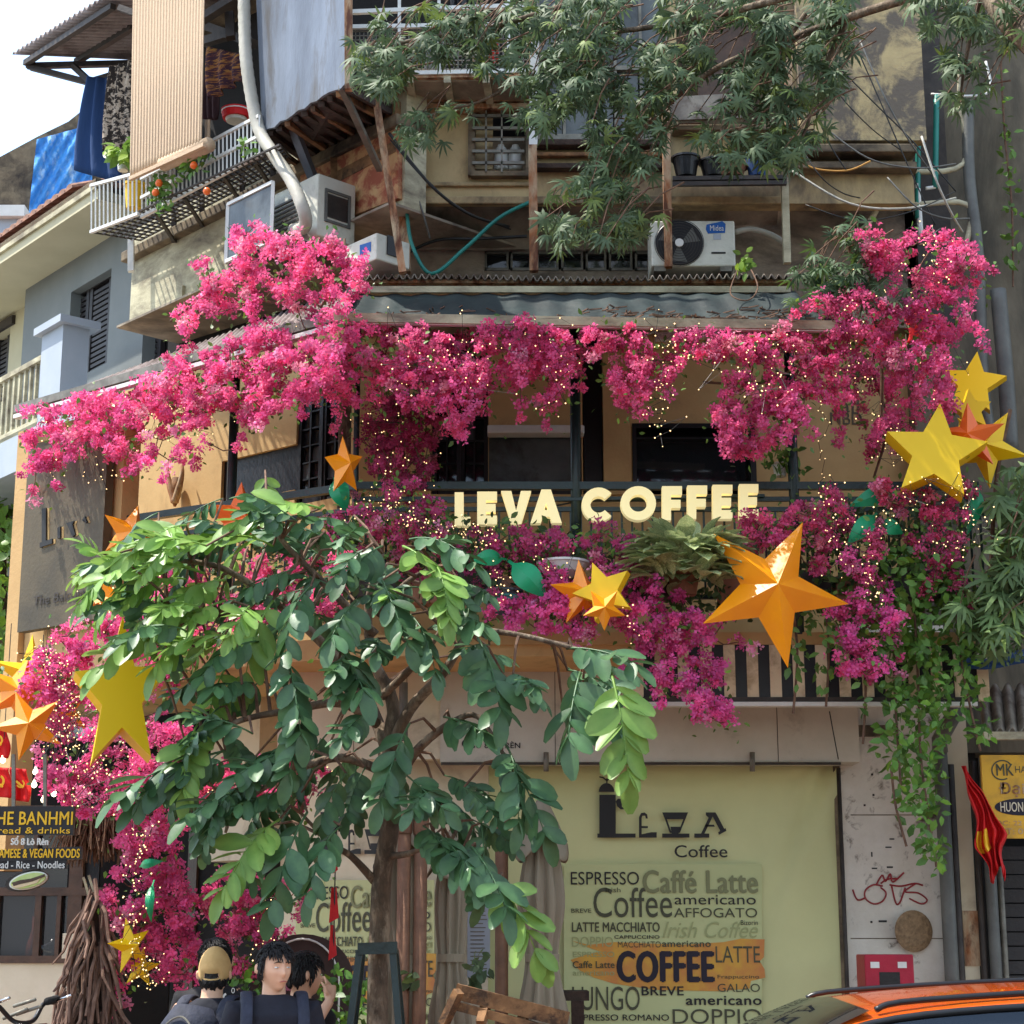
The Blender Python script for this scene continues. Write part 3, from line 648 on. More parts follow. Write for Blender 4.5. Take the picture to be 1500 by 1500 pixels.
# graffiti strokes (painted line, thin)
GR = [[(1249,1303),(1256,1318),(1268,1315)],[(1293,1298),(1280,1296),(1268,1304),(1268,1316),(1280,1324),(1293,1320),(1298,1308),(1290,1300)],
      [(1306,1298),(1312,1322),(1318,1322),(1326,1300)],[(1303,1296),(1320,1298),(1340,1294),(1352,1297)],[(1342,1294),(1326,1306),(1345,1308),(1358,1318),(1350,1324),(1332,1316)],
      [(1283,1297),(1292,1282),(1297,1291),(1304,1280),(1308,1292),(1324,1278)],[(1290,1294),(1300,1288),(1314,1287)]]
gm = MB()
for st in GR:
    pp = smooth_path([GW.at(x, y, .006) for x, y in st], 5); gm.tube(pp, .006, 5)
m_graf = M('graffiti_red', sr(150,44,50), None, 3, rough=.6, bump=0)
gm.build('graffiti', m_graf, rp_, 'loose red spray painted tag')
# column of pipes and next wall
side = thing('service_pier', 'tall dark stained wall with drainpipes at the right edge', 'wall', (3.6, 13, 0))
sA, _ = RW.sz(1345, 700); 
MB().pbox(RW, sA, GW.sz(1400,1100)[1], sA+7, 11, -.4, -.0).build('dark_wall', m_darkwall, side)
MB().pbox(RW, 5.45+5, 0, sA+7, GW.sz(1400,1100)[1]-.003, -.4, -.0).build('lower_wall', m_darkwall, side)
MB().pbox(RW, RW.sz(1340,300)[0]-.02, RW.sz(1340,480)[1], RW.sz(1386,300)[0], 11, .02, .1).build('dark_strip', m_darksteel, side)
MB().pbox(GW, GW.sz(1388,1300)[0], 0, GW.sz(1428,1300)[0], GW.sz(1400,1000)[1], -.3, .01).build('cream_strip', m_cream, side)
MB().rect(GW, 1410, 1334, 1432, 1415, .02, .01).build('rust_patch', m_rust, side)
for (x, y0, y1, r, mt, o) in [(1377,1100,1500,.05,m_pvc,.12),(1391,1120,1500,.03,m_darksteel,.1),(1425,1115,1500,.025,m_darksteel,.06),(1441,1110,1500,.04,m_pvc,.1),(1455,1110,1500,.02,m_steel,.08),(1228,1125,1500,.015,m_darksteel,.06)]:
    p = GW.at(x, y0, o); MB().tube([(p.x,p.y,0),(p.x,p.y,p.z)], r, 10).build('pipe', mt, side, smooth=True)
MB().tube([GW.at(1377,1102,.12), GW.at(1376,1085,.14), GW.at(1398,1045,.2), GW.at(1400,1030,.2)], .055, 10).build('pipe', m_pvc, side, smooth=True)
for (pts, r, mt) in [([(1418,150),(1420,260),(1433,380),(1440,560),(1455,660)],.045,m_pvc),([(1462,425),(1474,560),(1480,660)],.06,m_pvc),([(1372,140),(1370,275)],.022,m_teal),([(1346,120),(1344,320)],.02,m_teal),([(1344,270),(1349,345)],.02,m_white),([(1370,274),(1356,276)],.014,m_white),
      ([(1157,240),(1240,254),(1320,252),(1412,240),(1404,150)],.022,m_conc),([(1157,262),(1240,284),(1320,300),(1417,300),(1414,365)],.022,m_conc),([(1364,138),(1446,137),(1444,90)],.01,m_white),([(1406,80),(1404,140)],.012,m_conc),([(1235,90),(1250,160),(1290,245),(1286,300),(1270,330)],.022,m_conc)]:
    MB().tube(smooth_path([RW.at(x, y, .35) for x, y in pts], 5), r, 8).build('pipe', mt, side, smooth=True)
# far right shop: shutter, tin hood, sign
rs = thing('right_shop', 'dark shuttered shop with rusty tin hood at the right edge', 'shop', (4, 13, 0))
MB().pbox(GW, GW.sz(1462,1300)[0], 0, 5.4+.66, GW.sz(1462,1225)[1], -.3, -.15).build('shutter_box', m_room, rs)
for i in range(13):
    y = 1240+i*21; MB().rect(GW, 1466, y, 1800, y+19, -.1+.01*(i % 2), .03).build('shutter_slat', m_shutter, rs)
MB().pbox(GW, GW.sz(1436,1100)[0], GW.sz(1436,1225)[1], 5.4+.66, GW.sz(1436,1010)[1], -.3, -.15).build('upper_box', m_room, rs)
p0 = at(1434,1010,12.6); p1 = at(1640,1004,12.6); r0 = at(1442,1074,11.9); r1 = at(1640,1074,11.9)
MB().grid(lambda u, v: p0.lerp(p1, u).lerp(r0.lerp(r1, u), v)+Vector((0,0,.03*sin(u*2*pi*11))), 110, 3).build('tin_hood', m_tin, rs, smooth=True, solid=.01)
MB().bar(at(1440,1078,11.9), at(1640,1078,11.9), .05, .05).build('hood_rail', m_conc, rs)
MB().grid(lambda u, v: at(1405+u*200, 960+v*16+5*sin(u*9), 12.0-.4*v), 20, 4).build('blue_sheet', m_navy, rs, smooth=True, solid=.02)
sg = thing('yellow_shop_sign', 'yellow sign board with blue oval at the right edge of the picture', 'sign', (3.8, 12, 2.2))
PS = PY(12.0)
MB().rect(PS, 1437, 1106, 1640, 1228, 0, .04).build('board', m_signyel, sg)
def ring(pl, cx, cy, rx, ry, w, mat, par, off=.003, a0=0, a1=360, n=40, name='emblem'):
    m = MB(); base = []
    for i in range(n+1):
        t = radians(a0+(a1-a0)*i/n); base.append((pl.at(cx+rx*cos(t), cy+ry*sin(t), off), pl.at(cx+(rx-w)*cos(t), cy+(ry-w)*sin(t), off)))
    v = [p for b in base for p in b]; m.add(v, [(2*i, 2*i+1, 2*i+3, 2*i+2) for i in range(n)]); return m.build(name, mat, par)
ring(PS, 1468, 1128, 16, 15, 2, m_ink4, sg, a0=60, a1=330)
text('MK', PS, 1459, 1119, 1484, 1136, m_ink4, sg, bold=.015); text('HANG', PS, 1487, 1122, 1520, 1132, m_ink4, sg)
text('Đại Lý', PS, 1463, 1146, 1532, 1168, m_rust, sg, bold=.01)
v = [PS.at(1498+41*cos(t), 1182+12.5*sin(t), .003) for t in [2*pi*i/40 for i in range(40)]]
MB().add(v, [tuple(range(40))]).build('oval', m_navyink, sg)
text('HUONG LAN', PS, 1465, 1175, 1532, 1189, m_cream, sg, off=.006, bold=.01)
text('ĐC: 22 Thuốc Bắc', PS, 1458, 1200, 1560, 1209, m_rust, sg); text('ĐT: 0966425', PS, 1462, 1213, 1545, 1222, m_rust, sg)
# ------------------------------------------------------------------ neighbouring house at left
NH = Pl((-3.7-.63*6, 17+.777*6), (-3.7, 17))
nh = thing('neighbour_house', 'pale yellow and blue-grey house with louvred shutters at the left', 'house', (-5, 18.5, 0))
zE = NH.sz(0, 348, .8)[1]-.25
sL = -3; sR = NH.sz(240, 500)[0]
hs = [hole(NH, 101, 430, 163, 560, .22), hole(NH, 37, 462, 62, 560), hole(NH, -20, 500, 14, 600), hole(NH, 205, 480, 236, 540)]
wall('wall', m_creamy, NH, sL, sR, 0, zE, hs, parent=nh, th=.25)
sp0 = NH.sz(65, 450)[0]; sp1 = NH.sz(192, 450)[0]
wall('blue_grey_bay', m_bluegrey, NH, sp0, sR, 0, NH.sz(65, 385, .2)[1], [(hs[0][0]+.05, hs[0][1], hs[0][2]-.02, hs[0][3])], off=.22, th=.21, parent=nh)
for k, (x0, y0, x1, y1, o) in enumerate([(101,432,163,560,.12),(37,464,62,560,-.1),(-20,500,14,600,-.1),(205,482,236,540,.1)]):
    a, zt = NH.sz(x0, y0, o); b, _ = NH.sz(x1, y0, o); zb = zt-2.1
    w = MB(); mid = (a+b)/2
    for (p, q) in ((a, mid-.01), (mid+.01, b)):
        w.pbox(NH, p, zb, p+.06, zt, o-.05, o); w.pbox(NH, q-.06, zb, q, zt, o-.05, o); w.pbox(NH, p+.06, zt-.08, q-.06, zt, o-.05, o)
        for i in range(36):
            zz = zt-.12-i*.055; w.pbox(NH, p+.06, zz-.035, q-.06, zz, o-.04, o-.01)
    f = w.build('shutter', m_shutter, nh); MB().pbox(NH, a, zb, b, zt, o-.09, o-.06).build('shutter_back', m_room, f)
MB().pbox(NH, hs[2][0]-.4, hs[2][3], hs[2][2]+.12, hs[2][3]+.1, 0, .04).build('trim', m_darksteel, nh)
# eaves with tiles
MB().pbox(NH, sL, zE, sR, zE+.1, -.3, .75).build('eave_soffit', m_creamy, nh)
MB().pbox(NH, sL, zE+.1, sR, zE+.2, .6, .78).build('eave_board', m_conc, nh)
tile = None
for i in range(52):
    s_ = sL+3+.16*i-2
    if s_ > sR: break
    c = NH.pt(s_, zE+.25, .8)
    if tile is None:
        mt = MB(); 
        for j in range(7):
            t = pi*j/6
            for e, dz in ((0,0),(1,.25)):
                pass
        pr = [(.075*cos(pi*j/6), .06*sin(pi*j/6)) for j in range(7)]
        v = []; d = NH.d; n_ = -NH.n
        for e in (0, 1):
            for (a_, b_) in pr: v.append(c + d*a_ + n_*(.45*e) + Vector((0,0,b_+.2*e)))
        mt.add(v, [(j, j+1, j+8, j+7) for j in range(6)]+[tuple(range(7))])
        tile = mt.build('roof_tile', m_tile, nh, smooth=False); T0 = c.copy(); o = tile
    else:
        o = tile.copy(); COL.objects.link(o); o.location = c-T0
roofz = zE+.2
v = [NH.pt(sL, roofz, .78), NH.pt(sR, roofz, .78), NH.pt(sR, roofz+.3, -2.2), NH.pt(sL, roofz+.3, -2.2)]
MB().prism(v[::-1], (0,0,-.05)).build('roof', m_tile, nh)
# its balcony
zb_ = NH.sz(0, 650, 1.0)[1]
MB().pbox(NH, sL, zb_-.35, NH.sz(112,640,1.0)[0]+.6, zb_, -.2, 1.0).build('balcony_slab', m_lightblue, nh)
sP, zP = NH.sz(62, 492, 1.0); sQ, _ = NH.sz(92, 492, 1.0)
MB().pbox(NH, sP, zb_, sQ, zP, .74, 1.0).build('balcony_pier', m_lightblue, nh)
MB().pbox(NH, sP-.06, zP, sQ+.06, zP+.07, .66, 1.06).build('pier_cap', m_lightblue, nh)
rb = MB(); zr_ = zP-.12
rb.pbox(NH, sL, zr_-.05, sP, zr_, .85, .92); rb.pbox(NH, sL, zb_+.1, sP, zb_+.14, .86, .91)
s_ = sL
while s_ < sP: rb.pbox(NH, s_, zb_+.14, s_+.03, zr_-.05, .87, .9); s_ += .12
rb.build('balcony_railing', m_conc, nh)
# far roof with blue tarp and concrete gable
fh = thing('far_house', 'grey concrete gable house with blue tarp behind the tiled eave', 'house', (-6.5, 24, 0))
FH = PY(24)
MB().poly(FH, [(-60,262),(55,200),(100,178),(135,150),(260,150),(260,700),(-60,700)], 0, 5).build('gable', m_conc_dirty, fh)
tp = [(54,202),(92,184),(140,182),(150,250),(118,262),(60,330),(30,345)]
def ftp(u, v):
    a_ = Vector((54+(135-54)*u, 204-22*u, 0)); b_ = Vector((38+(135-38)*u, 345-75*u, 0)); q = a_.lerp(b_, v)
    return FH.at(q.x, q.y, .15+.05*sin(u*9+v*4)+.04*sin((u+v)*23)+.02*sin((u*1.7-v)*41))
MB().grid(ftp, 24, 24).build('tarp', m_tarpblue, fh, smooth=True)
MB().rect(PY(22), -40, 316, 38, 380, 0, 1).build('shed', m_lightblue, fh); MB().rect(PY(21.9), -10, 300, 36, 316, 0, .6).build('tank', m_white, fh)
# building far left below
fb = thing('back_building', 'pale building behind trees at the far left edge', 'building', (-8, 26, 0))
MB().rect(PY(24.2), -80, 700, 40, 1600, 0, 2).build('wall', m_lightblue, fb)
# opposite side of the street, seen only as reflections and as the shade it gives
# ================================================================== BANNERS
bt = {}
def banner(pl, X, Y, poly, label, off):
    """X,Y map the artwork's own pixel grid (that of the big banner) into this plane's pixels"""
    root = thing('coffee_banner', label, 'banner', pl.at(X(960), Y(1300), off))
    (xa, ya), (xb, yb) = poly
    s0, zt = pl.sz(xa, ya, off); s1, _ = pl.sz(xb, ya, off); _, zb = pl.sz(xa, yb, off)
    def fn(u, v):
        v_ = v; v = 1-v
        d = .018*sin(u*9+v*2)*(1-v) + .006*sin((u*3+v*9)) + -.05*math.exp(-((u-.97+(1-v)*.36)/.022)**2)*max(0, v-.3)*1.4+.03*math.exp(-((u-1.02+(1-v)*.36)/.03)**2)*max(0,v-.3)-.04*math.exp(-((u-.03-(1-v)*.5)/.016)**2)*max(0, v-.75)*3-.03*math.exp(-((u-.93+(1-v)*.9)/.012)**2)*max(0,v-.8)*4+.01*math.exp(-((v-.95-.03*sin(u*9))/.012)**2)
        return pl.pt(s0+(s1-s0)*u, zt+(zb-zt)*v_, off-.045+d*.9)
    MB().grid(lambda u, v: fn(u, 1-v), 60, 60).build('cloth', m_banner, root, smooth=True)
    T = lambda s, x0, y0, x1, y1, mt, **k: text(s, pl, X(x0), Y(y0), X(x1), Y(y1), mt, root, off=off+.012, **k)
    MB().poly(pl, [(X(x), Y(y)) for x, y in [(826,1266),(1116,1266),(1116,1520),(826,1520)]], off+.004, .002).build('print_panel', m_bprint, root)
    br = [(838,1378),(862,1384),(900,1380),(1000,1384),(1060,1380),(1085,1375),(1120,1376),(1119,1402),(1113,1408),(1120,1420),(1121,1432),(1100,1437),(1098,1448),(1050,1452),(960,1450),(900,1441),(870,1432),(850,1422),(842,1414),(836,1406),(860,1398),(880,1394),(862,1388)]
    MB().poly(pl, [(X(x), Y(y)) for x, y in br], off+.008, .002).build('print_brush_stroke', m_brush, root)
    # logo drawn as flat shapes
    def sh(pts, mt=m_ink, o=.010): return MB().poly(pl, [(X(x), Y(y)) for x, y in pts], off+o, .002).build('logo_shape', mt, root)
    dome = [(877+23*(1-cos(t))/1.0*.5, 1160-13*sin(t)) for t in [pi*i/12 for i in range(13)]]
    sh([(x, y) for x, y in dome]); sh([(878,1164),(902,1164),(902,1221),(931,1221),(931,1227),(875,1227),(875,1221),(878,1221)])
    sh([(888,1140),(890,1140),(890,1147),(888,1147)]); sh([(878,1137),(884,1138),(889,1142),(888,1144),(883,1140),(878,1139)]); sh([(900,1137),(894,1138),(889,1142),(890,1144),(895,1140),(900,1139)])
    sh([(902,1174),(905,1170),(910,1170),(911,1173),(924,1162),(926,1164),(911,1176),(911,1182),(919,1183.5),(919,1185.5),(909,1185.5),(904,1181)])
    sh([(936,1226),(936,1197),(939,1191),(944,1190),(948,1193),(949,1199),(946,1199),(945,1195),(941,1195),(940,1198),(940,1210),(949,1210),(949,1213),(940,1213),(940,1222),(954,1219),(962,1219),(962,1227),(936,1227)])
    sh([(970,1190),(1008,1190),(1004,1200),(974,1200)]); sh([(974,1200),(977,1200),(984,1220),(981,1220)]); sh([(1001,1200),(1004,1200),(996,1220),(993,1220)]); sh([(982,1211),(997,1211),(994,1221),(984,1221)]); sh([(970,1221),(1010,1221),(1010,1227),(970,1227)])
    sh([(1034,1190),(1048,1190),(1050,1193),(1061,1214),(1063,1213),(1064,1217),(1053,1223),(1052,1219),(1055,1217),(1044,1196),(1032,1221),(1039,1221),(1039,1227),(1017,1227),(1017,1221),(1027,1221),(1038,1198),(1034,1194)]); sh([(1034,1208),(1046,1208),(1047,1211),(1033,1211)])
    T('Coffee', 988, 1238, 1065, 1256, m_ink, bold=.012)
    T('ESPRESSO', 836, 1277, 936, 1296, m_ink); T('Caffé Latte', 942, 1275, 1109, 1308, m_ink2, bold=.03)
    T('Irish', 887, 1300, 909, 1307, m_ink4); T('Coffee', 869, 1300, 984, 1344, m_ink4, bold=-.018)
    T('americano', 988, 1311, 1107, 1325, m_ink); T('BREVE', 837, 1331, 866, 1337, m_ink4, bold=.01); T('AFFOGATO', 987, 1330, 1109, 1344, m_ink4, bold=-.012)
    T('LATTE MACCHIATO', 838, 1351, 966, 1365, m_ink4, bold=.025); T('Bizorin', 1085, 1348, 1110, 1355, m_ink); T('Irish Coffee', 970, 1350, 1110, 1374, m_ink3, shear=.35, bold=-.01)
    T('DOPPIO', 838, 1372, 898, 1387, m_ink3); T('CAPPUCCINO', 900, 1370, 966, 1375, m_ink, bold=.03); T('MACCHIATO', 905, 1379, 968, 1388, m_ink4, bold=-.01); T('americano', 970, 1378, 1041, 1387, m_ink4, bold=.03)
    T('ESPRESSO', 839, 1394, 900, 1402, m_ink3); T('Caffe Latte', 839, 1408, 900, 1418, m_ink4, bold=.02); T('americano', 839, 1421, 900, 1429, m_ink3)
    T('COFFEE', 905, 1394, 1044, 1438, m_navyink, bold=.05); T('LATTE', 1048, 1386, 1113, 1410, m_ink4, bold=-.018); T('Frappuccino', 1051, 1428, 1112, 1435, m_ink4)
    T('LUNGO', 838, 1445, 937, 1480, m_ink4, bold=-.018); T('BREVE', 940, 1445, 1001, 1458, m_ink, bold=.03); T('GALAO', 1051, 1441, 1113, 1453, m_ink4)
    T('americano', 1005, 1459, 1115, 1472, m_ink, bold=.04); T('ESPRESSO ROMANO', 840, 1486, 980, 1495, m_ink, bold=.01); T('DOPPIO', 985, 1478, 1115, 1500, m_ink4, bold=-.014)
    return root
banner(GW, lambda x: x, lambda y: y, ((716, 1120), (1226, 1560)), 'large pale green coffee banner with the full printed word panel right of the umbrellas', .02)
kx = (560-440)/(985-836.)
banner(LG, lambda x: 440+(x-836)*.70, lambda y: 1300+(y-1277)*.98-((x0_:=0)), ((412, 1176), (612, 1560)), 'smaller coffee banner partly hidden behind the tree trunk and red pennants', .0)
for x in (800, 1102):
    MB().tube([GW.at(x, 1102, .34), GW.at(x, 1130, .34)], .018, 8).build('banner_clip', m_steel, sf, smooth=True)
notice = MB().rect(GW, 685, 1318, 718, 1432, .03, .005).build('notice_sheet', m_lightblue)
tag(notice, 'pale printed notice sheet taped between the two banners', 'notice')
for k in range(16): MB().rect(GW, 689, 1328+k*6, 689+random.uniform(18, 25), 1329.6+k*6, .033, .002).build('printed_line', m_steel, notice)
# ================================================================== LETTERS
ls = thing('coffee_sign_letters', 'lit cream block letters LEVA COFFEE on the green balcony rail', 'sign', at(890, 760, 11.8))
PLt = PY(11.78)
def arc(cx, cy, rx, ry, a0, a1, n=18): return [(cx+rx*cos(radians(a0+(a1-a0)*i/n)), cy-ry*sin(radians(a0+(a1-a0)*i/n))) for i in range(n+1)]
def Lp(x0, y0, x1, y1, ch):
    w = x1-x0; h = y1-y0; t = 13
    X = lambda u: x0+u; B = y1
    if ch == 'L': return [(x0,y0),(x0+t,y0),(x0+t,y1-t),(x1,y1-t),(x1,y1),(x0,y1)]
    if ch == 'E': m = (y0+y1)/2; return [(x0,y0),(x1,y0),(x1,y0+t),(x0+t,y0+t),(x0+t,m-6),(x1-2,m-6),(x1-2,m+6),(x0+t,m+6),(x0+t,y1-t),(x1,y1-t),(x1,y1),(x0,y1)]
    if ch == 'F': m = (y0+y1)/2+1; return [(x0,y0),(x1,y0),(x1,y0+t),(x0+t,y0+t),(x0+t,m-6),(x1-2,m-6),(x1-2,m+6),(x0+t,m+6),(x0+t,y1),(x0,y1)]
    if ch == 'V': c = (x0+x1)/2; return [(x0,y0),(x0+15,y0),(c,y1-20),(x1-15,y0),(x1,y0),(c+7,y1),(c-7,y1)]
    if ch == 'C': cx = (x0+x1)/2+1; cy = (y0+y1)/2; return arc(cx,cy,w/2+1,h/2,42,318,22)+arc(cx,cy,w/2-12,h/2-13,318,42,22)
LET = [('L',666,721,689,770),('E',699,720,728,768),('V',734,719,778,768),('A',777,717,823,766),('C',852,714,900,764),('O',909,712,961,762),('F',970,712,999,762),('F',1007,711,1036,760),('E',1044,710,1073,760),('E',1083,709,1111,759)]
for ch, x0, y0, x1, y1 in LET:
    if ch == 'A':
        c = (x0+x1)/2; m = MB().poly(PLt, [(c-7,y0),(c+7,y0),(x1,y1),(x1-15,y1),(c,y0+20),(x0+15,y1),(x0,y1)], 0, .07)
        m.poly(PLt, [(c-11,y1-19),(c+11,y1-19),(c+15,y1-9),(c-15,y1-9)], -.002, .06)
    elif ch == 'O':
        m = MB(); cx = (x0+x1)/2; cy = (y0+y1)/2; o = arc(cx,cy,26,25,0,360,32)[:-1]; i_ = arc(cx,cy,13,12.5,0,360,32)[:-1]
        vo = [PLt.at(*p) for p in o]; vi = [PLt.at(*p) for p in i_]; bo = [v+Vector((0,.07,0)) for v in vo]; bi = [v+Vector((0,.07,0)) for v in vi]
        n = 32; m.add(vo+vi+bo+bi, [(k, n+k, n+(k+1)%n, (k+1)%n) for k in range(n)]+[(2*n+k, k, (k+1)%n, 2*n+(k+1)%n) for k in range(n)]+[(n+k, 3*n+k, 3*n+(k+1)%n, n+(k+1)%n) for k in range(n)])
    else: m = MB().poly(PLt, Lp(x0, y0, x1, y1, ch), 0, .07)
    o = m.build('letter', m_letter, ls); o['label'] = 'lit cream letter '+ch
MB().bar(at(655,735,11.87), at(1120,726,11.87), .02).build('mount_rail', m_green, ls)
# side board with LEVA cut-out letters
sb = thing('balcony_sign_board', 'dull brown board with cut-out logo and the words The Balcony', 'sign', LA.at(90, 780, 0))
bs0 = LA.sz(33,800,-.05)[0]; bs1 = LA.sz(150,800,-.05)[0]; bz1 = LA.sz(90,640,-.05)[1]; bz0 = LA.sz(33,925,-.05)[1]
MB().pbox(LA, bs0, bz0, bs1, bz1, -.12, -.05).build('board', m_board, sb)
def shb(pts, mt, o=-.04): return MB().poly(LA, pts, o, .012).build('letter', mt, sb)
m_cut = M('cutout_face', sr(176,148,98), None, 3, bump=0)
for mt, dx, dy, o in ((m_ink, 0, 0, -.035), (m_cut, 5, 0, -.047)):
    shb([(61+dx,745),(67+dx,744),(67+dx,792),(76+dx,789),(76+dx,796),(58+dx,802),(58+dx,795),(61+dx,794)], mt, o)
    shb([(97+dx,766),(108+dx,763),(106+dx,768),(110+dx,783),(106+dx,786)], mt, o)
    shb([(120+dx,762),(124+dx,756),(127+dx,765),(125+dx,766),(123+dx,761),(122+dx,764)], mt, o)
    shb([(84+dx,773),(88+dx,771),(88+dx,788),(84+dx,789)], mt, o)
text('The Balcony', LA, 50, 874, 128, 893, m_darksteel, sb, off=-.044, bold=.005, shear=.1)
# ================================================================== BANH MI SIGNS
PS2 = PY(11.0)
s1 = thing('bakery_name_sign', 'black board with yellow words THE BANHMI hung at the left edge', 'sign', PS2.at(50, 1205))
MB().rect(PS2, -30, 1181, 109, 1223, 0, .04).build('board', m_signblack, s1)
text('THE BANHMI', PS2, -18, 1189, 107, 1208, m_yel, s1, bold=.02, off=.006)
# slab serifs on the stems
text('Bread & drinks', PS2, -14, 1212, 103, 1221, m_yel, s1, bold=.012, off=.006)
for x0, x1 in ((-2,8),(13,24),(27,38),(57,67),(70,80),(84,94),(96,107)):
    for y in (1189.2, 1206.4): pass
for x in (20, 66): MB().bar(PS2.at(x, 1182, -.02), PS2.at(x, 1105, -.02), .02).build('hanger', m_steel, s1)
s2 = text('Số 8 Lò Rèn', PS2, 18, 1225, 72, 1238, m_white, None, off=.0, ext=.02, bold=.03, name='address_lettering')
tag(s2, 'small white cut letters of the address under the bakery name', 'lettering', None)
s3 = thing('food_sign', 'black board with yellow words VIETNAMESE & VEGAN FOODS', 'sign', PS2.at(50, 1250))
MB().poly(PS2, [(-60,1248),(119,1240),(119,1258),(-60,1264)], 0, .04).build('board', m_signblack, s3)
text('VIETNAMESE & VEGAN FOODS', PS2, -30, 1243.5, 117, 1256.5, m_yel, s3, bold=.03, off=.006)
s4 = thing('menu_words_sign', 'narrow black board with white words Bread - Rice - Noodles', 'sign', PS2.at(50, 1267))
MB().poly(PS2, [(-60,1261),(97,1259),(97,1273),(-60,1274)], -.01, .03).build('board', m_signblack, s4)
text('Bread - Rice - Noodles', PS2, -14, 1261.5, 95, 1272, m_white, s4, bold=.025, off=.0)
s5 = thing('sandwich_sign', 'oval sandwich shaped hanging sign under the black boards', 'sign', PS2.at(40, 1290))
def ell(pl, cx, cy, rx, ry, rot, off, n=28): c, s = cos(rot), sin(rot); return [pl.at(cx+rx*cos(t)*c-ry*sin(t)*s, cy+rx*cos(t)*s+ry*sin(t)*c, off) for t in [2*pi*i/n for i in range(n)]]
for rx, ry, o, mt, nm in ((32,14.5,-.03,m_darksteel,'backing'),(28.5,12,.0,m_white,'rim'),(26,10,.02,M('bread_green', sr(176,200,120), sr(196,206,140), 30),'bread')):
    MB().prism(ell(PS2, 41 if nm != 'backing' else 39, 1290, rx, ry, -.25, o), (0,.03,0)).build(nm, mt, s5)
MB().poly(PS2, [(17,1293),(30,1289),(45,1287),(66,1280),(65,1284),(48,1291),(30,1295),(20,1298)], .028, .006).build('filling', m_brownframe, s5)
MB().poly(PS2, [(17,1297),(30,1293),(60,1286),(54,1293),(30,1300),(20,1301)], .026, .006).build('crumb', M('crumb', sr(232,210,170), None, 20), s5)
# small bulbs of the bakery
for i, (x, y) in enumerate([(4,1114),(52,1131),(50,1150),(79,1163),(64,1172)]):
    c = at(x, y, 12.0); o = MB().lathe(c, [(.003,-.018),(.014,-.012),(.019,0),(.015,.013),(.008,.022),(.008,.032)], 12).build('glowing_bulb', m_lamp, smooth=True)
    tag(o, ['lit round bulb at the far left edge','upper lit round bulb between pennants and flowers','middle lit round bulb below the orange star','lit round bulb lowest right above the black sign','lit round bulb lowest left above the black sign'][i], 'bulb', 'bulbs above the bakery sign')
    MB().tube([c+Vector((0,0,.05)), c+Vector((0,0,.9))], .003, 5).build('cord', m_wire, o)
# bakery front
bk = thing('bakery_shop', 'brown framed bakery window above a cream plinth at the left', 'shop front', (-3.4, 15.5, 0))
PB2 = PY(13.6)
MB().rect(PB2, -80, 1410, 150, 1760, 0, .15).build('plinth', m_cream, bk)
w = MB()
for r in [(-80,1300,150,1312),(-80,1400,104,1411),(52,1312,61,1400),(-10,1312,-2,1400),(104,1230,124,1411),(84,1312,90,1400),(-80,1180,150,1190),(52,1190,58,1300)]: w.rect(PB2, *r, .02+.003*(r[2]-r[0] > 60), .07)
f = w.build('window_frame', m_brownframe, bk)
for (x0, x1, y0, y1) in ((-80,-10,1312,1400),(-2,52,1312,1400),(61,84,1312,1400),(90,104,1312,1400),(-80,52,1190,1300),(58,104,1190,1300)): MB().rect(PB2, x0, y0, x1, y1, -.05, .008).build('pane', m_glassdark, f)
MB().rect(PB2, -90, 1080, 262, 1600, -1.0, .05).build('back_wall', m_room, bk)
MB().rect(PB2, 124, 1180, 150, 1500, -.05, .05).build('bamboo_panel', m_black, bk)
MB().rect(PB2, 138, 1235, 146, 1258, .03, .02).build('yellow_slip', m_yel, bk)
MB().rect(PB2, 92, 1367, 108, 1404, .03, .004).build('menu_sheet', m_cream, bk); MB().rect(PB2, 124, 1325, 133, 1340, .03, .004).build('menu_sheet', m_white, bk)
MB().lathe(PB2.at(76, 1404, -.3), [(.07,0),(.09,.05),(.1,.09),(.02,.12),(.02,.14)], 16).build('steel_pot', m_chrome, bk, smooth=True)
MB().lathe(PB2.at(50, 1404, -.3), [(.07,0),(.06,.1),(.03,.2),(.03,.3)], 14).build('bottle', m_orange2, bk, smooth=True)
# thatch hanging over the bakery edge
th = MB()
for i in range(700):
    x = random.uniform(100, 190); y = random.uniform(1180, 1200)+abs(x-145)*.05; p = at(x, y, 12.9+random.uniform(-.15,.15))
    q = p + Vector((random.gauss(0,.05)+(x-145)*.0008, random.gauss(0,.04), -random.uniform(.12,.34))); th.bar(p, q, .007)
o = th.build('thatch_fringe', m_thatch); tag(o, 'brown thatch fringe hanging behind the pink flowers above the stick bundle', 'thatch'); o['kind'] = 'stuff'
